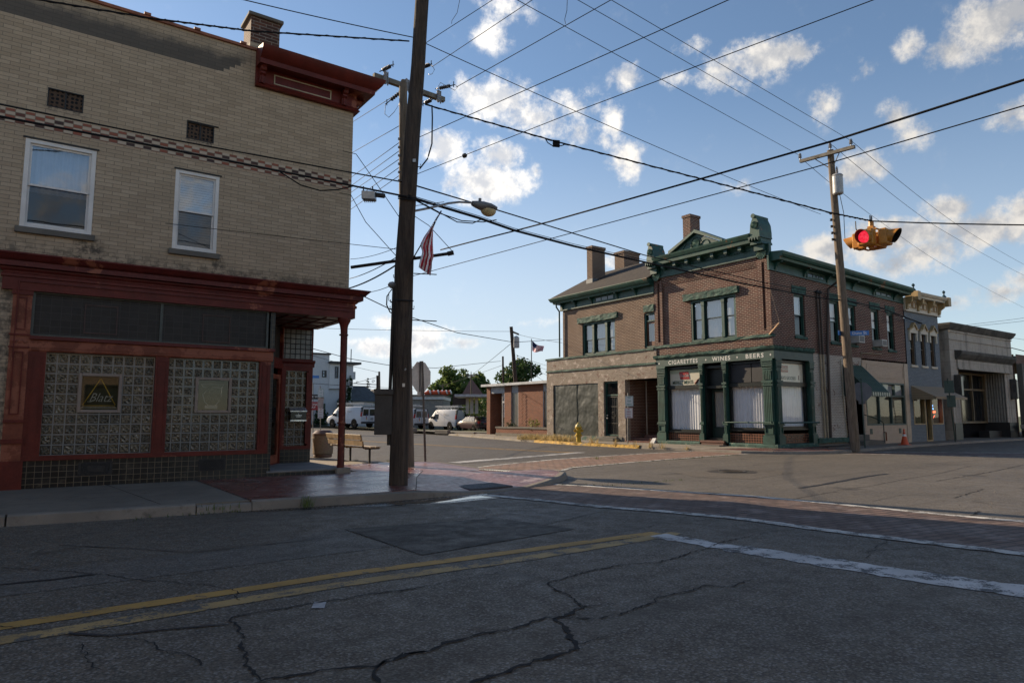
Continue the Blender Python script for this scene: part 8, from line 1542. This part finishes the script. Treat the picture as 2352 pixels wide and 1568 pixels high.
for i in range(N+1):
    k = i/N; tx, ty = 1222+28*k, 781+17*k+3.5*math.sin(k*4.2); bx_, by_ = 1222.5+21*k+3*k*k, 805+4*k+2.5*math.sin(k*5)
    for j in range(Mv+1): g[i, j] = m.v(at(tx+(bx_-tx)*j/Mv, ty+(by_-ty)*j/Mv, 62+.25*math.sin(k*9+j*.1)))
for i in range(N):
    for j in range(Mv):
        f = m.face((g[i, j], g[i+1, j], g[i+1, j+1], g[i, j+1])); f.material_index = 2 if (i < 8 and j < 7) else j % 2
m.build('flag', [M_FRED, M_FWHT, M_FBLU], ff, smooth='all', recalc=False)
wd = thing('park_bench', 'low bench far off in front of the stone bank at the edge of the picture', 'bench', (50.3, 15.9, .1)); m = MB(); m.box(49.3, 15.6, .5, 51.4, 16.0, .56); m.build('seat', M_SILL, wd); m = MB(); m.box(49.3, 16.0, .62, 51.4, 16.05, .85); m.build('backrest', M_SILL, wd)
for x in (49.5, 51.1): m = MB(); m.box(x, 15.62, .1, x+.1, 16.0, .5); m.build('leg', M_IRON, wd)
# ------------------------------------------------------------------ overhead wires
def W3(s):
    if s[0] == 'd': return at(s[1], s[2], s[3])
    if s[0] == 'z': return atz(s[1], s[2], s[3])
    if s[0] == 'y': return aty(s[1], s[2], s[3])
    return Vector(s[1:])
def wire(label, pts, r=.008, sag=0.0, ext=0.0, ext0=0.0, group=None, name='overhead_wire', n=24, twist=0, straight=False):
    P_ = [W3(p) for p in pts]
    if straight:
        a, b = P_[0].xy, P_[-1].xy; dl = b-a
        for i in range(1, len(pts)-1):
            r_ = ray(pts[i][1], pts[i][2]); den = r_.x*dl.y-r_.y*dl.x
            if abs(den) > 1e-6: P_[i] = OV+r_*((a.x*dl.y-a.y*dl.x)/den)
    if ext: P_[-1] = P_[-1]+(P_[-1]-P_[-2])*ext
    if ext0: P_[0] = P_[0]+(P_[0]-P_[1])*ext0
    q = []
    for a, b in zip(P_, P_[1:]):
        for i in range(n): k = i/n; q.append(a.lerp(b, k)-ZV*sag*4*k*(1-k))
    q.append(P_[-1]); m = MB(); m.tube(q, r, 5)
    if twist:
        L = 0; q2 = []
        for i, p in enumerate(q):
            L += (q[i]-q[i-1]).length if i else 0
        fine = []
        for a, b in zip(q, q[1:]):
            for i in range(4): fine.append(a.lerp(b, i/4))
        m.tube([p+Vector((math.cos(i*1.3), 0, math.sin(i*1.3)))*r*1.2 for i, p in enumerate(fine)], r*.6, 4)
    return tag(m.build(name, M_CABLE, None, smooth='all', uvs=False), label, 'wire', group)
GA = 'three long wires from the massive pole to the leaning pole crossarm'
wire('thin wire to the middle insulator of the leaning pole', [('d', 1035, -166, D1+.1), ('d', 1911, 333, D3)], .008, 0, group=GA); wire('thin wire to the camera end of the crossarm on the leaning pole', [('d', 1052, -206, D1-.4), ('d', 1956, 324, D3-1)], .008, 0, group=GA); wire('thin wire to the far end of the crossarm on the leaning pole', [('d', 1100, -48, D1+.6), ('d', 1838, 358, D3+1)], .008, 0, group=GA)
GB = 'wires running on beyond the leaning pole'
wire('wire running on from the camera end of the leaning pole crossarm', [('d', 1957, 325, D3-1), ('d', 2198, 516, 42), ('d', 2352, 606, 62)], .010, .1, .2, group=GB); wire('wire running on from the middle insulator of the leaning pole', [('d', 1912, 334, D3), ('d', 2143, 516, 42), ('d', 2343, 627, 62)], .010, .1, .1, group=GB); wire('wire running on from the far end of the leaning pole crossarm', [('d', 1845, 368, D3+1), ('d', 2032, 516, 42), ('d', 2170, 610, 60), ('d', 2352, 706, 80)], .010, .1, .1, group=GB)
wire('thin neutral wire from the massive pole down to the leaning pole', [('d', 977, 100, D1), ('d', 1885, 492, D3-.1)], .008, .10)
GC = 'wires running overhead along the side street'
wire('highest rising wire leaving the top of the massive pole', [('d', 978, 99, D2-1), ('z', 1135, -2, 10.9)], .008, 0, .9, group=GC); wire('rising wire from the insulator right of the massive pole', [('d', 992, 154, D2), ('z', 1223, 0, 9.95)], .008, 0, .9, group=GC); wire('rising wire from the right end of the rear pole crossarm', [('d', 1047, 201, D2), ('z', 1404, 0, 9.7)], .009, 0, .9, group=GC)
wire('rising wire crossing the clouds from the middle of the rear pole', [('d', 930, 330, D2), ('z', 1674, 0, 8.4)], .009, 0, .6, group=GC); wire('lowest thin rising wire reaching the top edge at the right', [('d', 930, 411, D2), ('z', 1300, 265, 7.4), ('z', 2007, 0, 7.5)], .008, 0, .5, group=GC)
wire('thick cable rising from the rear pole mast arm to the right edge', [('d', 1012, 574, D2), ('d', 1100, 551, 16), ('d', 1180, 531, 14.9), ('d', 1263, 509, 13.4), ('d', 1610, 411, 10.6), ('d', 1910, 325, 9.2), ('d', 2352, 184, 7.9)], .017, 0, .3, n=8, straight=True); wire('thin wire rising under the thick cable to the right edge', [('d', 948, 634, D2), ('d', 1384, 516, 12.3), ('d', 1870, 385, 9.3), ('d', 2352, 243, 7.4)], .008, 0, .3, n=10, straight=True)
GD = 'wires from the rear pole passing behind the tavern'
for k, (x1, y1, y2) in enumerate(((812, 279, 205), (812, 349, 282), (810, 405, 322), (809, 425, 341), (809, 440, 360), (808, 462, 379), (807, 480, 398))): wire(('upper', 'second', 'third', 'fourth', 'fifth', 'sixth', 'lowest')[k]+' of the fanned wires between the tavern corner and the rear pole', [('d', 925 if k > 1 else 930, y2, D2), ('d', x1, y1, 24), ], .009, 0, 1.2, group=GD, n=6)
# cables along the main street
wire('upper cable crossing the tavern front to the massive pole', [('y', 0, 240, 11.5), ('y', 400, 322, 11.5), ('d', 934, 420, D1)], .013, 0, 0, .5, n=12)
bx = [('y', -200, 232, 11.5), ('y', 0, 268, 11.5), ('y', 300, 325, 11.5), ('y', 640, 393, 11.5), ('y', 800, 425, 11.5), ('d', 934, 452, D1-.18)]
wire('thick bundled cable crossing the tavern front below the checker band', bx, .019, 0, n=8); wire('slack loop hanging from the bundled cable at the tavern corner', [('y', 640, 393, 11.45), ('y', 690, 425, 11.42), ('y', 735, 438, 11.4), ('y', 775, 436, 11.42), ('y', 810, 428, 11.45)], .012, 0, n=6)
BX2 = [('d', 938, 452, D1-.18), ('d', 1010, 474, 13.3), ('d', 1100, 501, 14.0), ('d', 1180, 529, 14.9), ('d', 1320, 566, 16.7), ('d', 1480, 602, 19), ('d', 1700, 650, 22.5), ('d', 1880, 684, 25.6), ('d', 1942, 690, D3)]
wire('thick bundled cable from the massive pole across to the leaning pole', BX2, .028, 0, n=6); wire('thin messenger wire above the bundled cable over the crossing', [('d', a[1], a[2]-5, a[3]) for a in BX2], .007, 0, n=6)
wire('second cable above the bundle over the crossing to the corner store', [('d', 956, 427, D1), ('d', 1140, 482, 14.6), ('d', 1480, 586, 19), ('d', 1750, 648, 23.2), ('d', 1940, 683, D3)], .015, 0, n=8)
wire('cable running on from the leaning pole past the blue shop to the right edge', [('d', 1942, 690, D3), ('d', 2020, 706, 30), ('d', 2150, 755, 38), ('d', 2352, 806, 50)], .030, 0, .3, n=8); wire('thin wire below eaves running on from the leaning pole to the right edge', [('d', 1942, 690, D3), ('d', 2130, 745, 38), ('d', 2352, 780, 52)], .012, 0, .3, n=8)
for k, (pts_, lb_) in enumerate((([('d', 950, 458, D1-.1), ('d', 1010, 490, 13), ('d', 1060, 507, 13.3), ('d', 1110, 510, 13.9), ('d', 1140, 505, 14.4)], 'long slack loop under the bundled cable right of the massive pole'), ([('d', 960, 462, D1-.1), ('d', 1000, 483, 13), ('d', 1050, 510, 13.3), ('d', 1085, 513, 13.6), ('d', 1105, 504, 14.0)], 'short slack loop under the bundled cable right of the massive pole'))): wire(lb_, pts_, .011, 0, n=6)
lc = thing('cable_amplifier', 'grey ribbed amplifier box hung on the bundled cable at the tavern corner', 'cable box', at(845, 447, 11.9)); m = MB(); fb = at(845, 447, 12.0)
def fb2(m, x0, y0, x1, y1, d, dep):
    a, b, c_, f = at(x0, y0, d), at(x1, y0+1.5, d), at(x1, y1+1.5, d), at(x0, y1, d); k = Vector((_fh.x, _fh.y, 0))*dep; m.hexa([f, c_, c_+k, f+k], [a, b, b+k, a+k])
fb2(m, 830, 437, 861, 456, 12.0, .16); [fb2(m, 833+i*4.5, 456, 835.5+i*4.5, 459, 12.0, .16) for i in range(6)]; m.build('housing', M_GALV, lc, bevel=.01); m = MB(); [m.tube([at(x, 438, 12.05), at(x, 428, 12.05)], .012, 5) for x in (835, 856)]; m.tube([at(861, 447, 12.05), at(882, 450, 12.2)], .045, 8); m.build('clamp', M_IRON, lc)
# span wire with the signal
wire('span wire carrying the traffic signal', [('d', 976, 240, D1), ('d', 1280, 326, 12.9), ('d', 1610, 411, 13.1), ('d', 1905, 488, 13.3), ('d', 2003, 508, 13.4)], .014, .0, n=10, twist=1); wire('span wire from the traffic signal to the right edge', [('d', 2003, 508, 13.4), ('d', 2352, 515, 13.0)], .014, .02, .4, n=10)
wire('black power lead hanging from the massive pole to the span wire', [('d', 992, 242, D1), ('d', 993, 270, D1), ('d', 992, 330, D1-.1), ('d', 982, 365, D1-.1), ('d', 964, 388, D1)], .014, 0, n=5)
sb = thing('span_splice_box', 'small black splice box on the span wire before the clouds', 'cable box', at(1278, 327, 12.9)); m = MB(); fb2(m, 1270, 321, 1286, 333, 12.9, .1); m.build('box', M_CABLE, sb); m = MB(); m.tube([at(1252, 318, 12.9), at(1258, 328, 12.9), at(1272, 337, 12.9), at(1290, 335, 12.9), at(1300, 331, 12.95)], .010, 5); m.build('lead', M_CABLE, sb)
# wires left of the pole
wire('twisted cable from the top of the massive pole over the tavern roof', [('y', 60, -5, 11.4), ('y', 350, 43, 11.4), ('y', 580, 72, 11.4), ('d', 940, 95, D1)], .014, 0, 0, .5, n=10, twist=1); wire('thin wire from the massive pole over the tavern chimney', [('y', 560, -3, 11.4), ('d', 948, 86, D1)], .009, .03, 0, .4)
wire('upper stay from the tavern corner to the massive pole', [('y', 788, 347, 14.7), ('d', 818, 354, 13.6), ('d', 850, 400, 13.2), ('d', 922, 506, D1)], .007, 0, n=6); wire('lower stay from the tavern corner to the massive pole', [('y', 780, 443, 14.7), ('d', 806, 448, 13.6), ('d', 840, 510, 13.2), ('d', 912, 590, D1)], .007, 0, n=6); wire('thin stay across the tavern front beside the smaller window', [('y', 380, 513, 14.7), ('y', 600, 538, 13.6), ('d', 915, 573, D1)], .006, 0, n=6)
wire('service cable from the tavern corner to the far side of the side street', [('d', 828, 677, 15.2), ('d', 911, 717, 20), ('d', 1050, 764, 28), ('d', 1180, 786, 36), ('d', 1291, 779, 43)], .012, 0, n=8, straight=True); wire('distant cable sagging from the tavern porch to the slim capped pole', [('d', 713, 799, 30), ('d', 800, 823, 38), ('d', 896, 839, 46), ('d', 1000, 845, 52), ('d', 1150, 829, 58)], .016, 0, n=8, straight=True)
for k, (a, b, d1, d2, rr) in enumerate((((713, 753), (1172, 761), 40, 52, .012), ((713, 815), (870, 855), 60, 66, .015), ((713, 880), (960, 893), 60, 80, .02), ((805, 595), (915, 567), 16, 13, .006), ((803, 640), (912, 590), 18, 13, .010), ((802, 662), (912, 607), 16, 13, .016), ((830, 672), (910, 650), 16, 13, .007), ((1190, 768), (1291, 787), 52, 44, .012), ((1082, 862), (1172, 790), 95, 52, .02), ((1017, 885), (1155, 838), 88, 58, .015), ((1186, 815), (1258, 840), 52, 60, .012), ((1186, 820), (1258, 850), 52, 60, .012), ((1187, 826), (1258, 862), 52, 60, .012), ((1188, 832), (1258, 880), 52, 60, .012), ((2200, 748), (2352, 730), 120, 130, .03), ((2200, 752), (2352, 737), 120, 130, .03))):
    wire(('hair-thin wire across the low sky behind the massive pole', 'faint wire above the grey shingle house', 'faint dark wire crossing the white house wall', 'thin wire beside the mast arm, upper', 'wire below the mast arm left of the massive pole', 'thick drop cable below the mast arm', 'thin wire above the shopfront cornice corner', 'thin wire from the transformer pole to the corner store', 'long thin wire from the transformer pole to the double crossarm pole', 'thin wire between the lamp pole and the slim capped pole', 'first of the fanned wires right of the transformer pole', 'second of the fanned wires right of the transformer pole', 'third of the fanned wires right of the transformer pole', 'lowest of the fanned wires right of the transformer pole', 'upper faint wire low over the stone bank', 'lower faint wire low over the stone bank')[k], [('d', *a, d1), ('d', *b, d2)], rr, .05, n=10)
# tails of spare wire hanging from the upper conductors
wire('spare wire tail hanging below the highest rising wire', [('z', 1056, 0, 10.9), ('z', 1050, 30, 10.7), ('z', 1038, 48, 10.6), ('z', 1037, 55, 10.5)], .006, 0, n=5); wire('spare wire tail hanging near the top of the clouds', [('z', 1303, 0, 9.7), ('z', 1302, 25, 9.5), ('z', 1297, 45, 9.4), ('z', 1299, 55, 9.3)], .006, 0, n=5)
ib = thing('strain_ball', 'dark egg insulator on the lowest thin rising wire', 'insulator', atz(1067, 358, 7.4)); m = MB(); m.tube([atz(1063, 359, 7.4), atz(1065, 358.5, 7.4), atz(1069, 357, 7.4), atz(1072, 356, 7.4)], [.02, .055, .055, .02], 8); m.build('body', M_INSD, ib)
FW = lambda u, d, z: (-2.0+d, u, z)
sr = thing('added_reflected_row', 'added brown brick row out of view, darkening reflections in the corner store windows', 'building', (0, 45, .1))  # invented row out of view, replaces bright low sky in the store window reflections
hs_ = [(29+i*3.4, 30.3+i*3.4, 4.4, 6.2) for i in range(10)]+[(28.8+i*3.4, 30.9+i*3.4, .9, 2.8) for i in range(10)]
m = MB(FW); m.wall(28, 63, .1, 7.6, hs_, 0, .2); m.fr = None; m.quad((-2, 28, .1), (-12, 28, .1), (-12, 28, 7.6), (-2, 28, 7.6)); m.quad((-2, 63, .1), (-12, 63, .1), (-12, 63, 7.6), (-2, 63, 7.6)); m.face([m.v(p) for p in ((-2, 28, 7.5), (-2, 63, 7.5), (-12, 63, 7.5), (-12, 28, 7.5))]); m.build('wall', M_RBR2, sr, recalc=False)
m = MB(FW); m.ub(28, 63, 7.3, 7.7, 0, .3); m.build('cornice', M_GRN2, sr)
for a, b, c, e in hs_: m = MB(FW); m.frame(a, b, c, e, .08, -.15, .02); m.ub(a, b, c, e, -.16, -.15); m.build('window', M_GRN2, sr)
# ------------------------------------------------------------------ buildings across the street, seen only mirrored in the windows
FN = lambda u, d, z: (u, -6.5+d, z)
for (u0, u1, h, lb_) in ((-40, 6, 7.5, 'long sunlit tan brick row across the street, mirrored in the tavern windows'), (27, 60, 8.0, 'sunlit cream brick shop across the street, mirrored in the corner store side window')):
    r = thing('opposite_building', lb_, 'building', ((u0+u1)/2, -8, .1)); n = int((u1-u0)/3.2); hs_ = [(u0+.8+i*3.2, u0+2.0+i*3.2, 4.6, 6.2) for i in range(n)]+[(u0+.6+i*3.2, u0+2.6+i*3.2, .9, 2.8) for i in range(n)]
    m = MB(FN); m.wall(u0, u1, .1, h, hs_, 0, .2); m.fr = None; m.quad((u0, -6.5, .1), (u0, -18, .1), (u0, -18, h), (u0, -6.5, h)); m.quad((u1, -6.5, .1), (u1, -18, .1), (u1, -18, h), (u1, -6.5, h)); m.face([m.v(p) for p in ((u0, -6.5, h-.1), (u1, -6.5, h-.1), (u1, -18, h-.1), (u0, -18, h-.1))]); m.build('wall', M_CRM if u0 > 0 else M_TANB, r, recalc=False)
    m = MB(FN); m.ub(u0, u1, 3.5, 3.9, 0, .3); m.ub(u0, u1, h-.3, h, 0, .35); m.build('cornice', M_WHITEF, r)
    for a, b, c, e in hs_: m = MB(FN); m.frame(a, b, c, e, .08, -.15, .02); m.ub(a, b, c, e, -.16, -.15); m.build('window', M_WHITEF if c > 4 else M_GRN2, r)
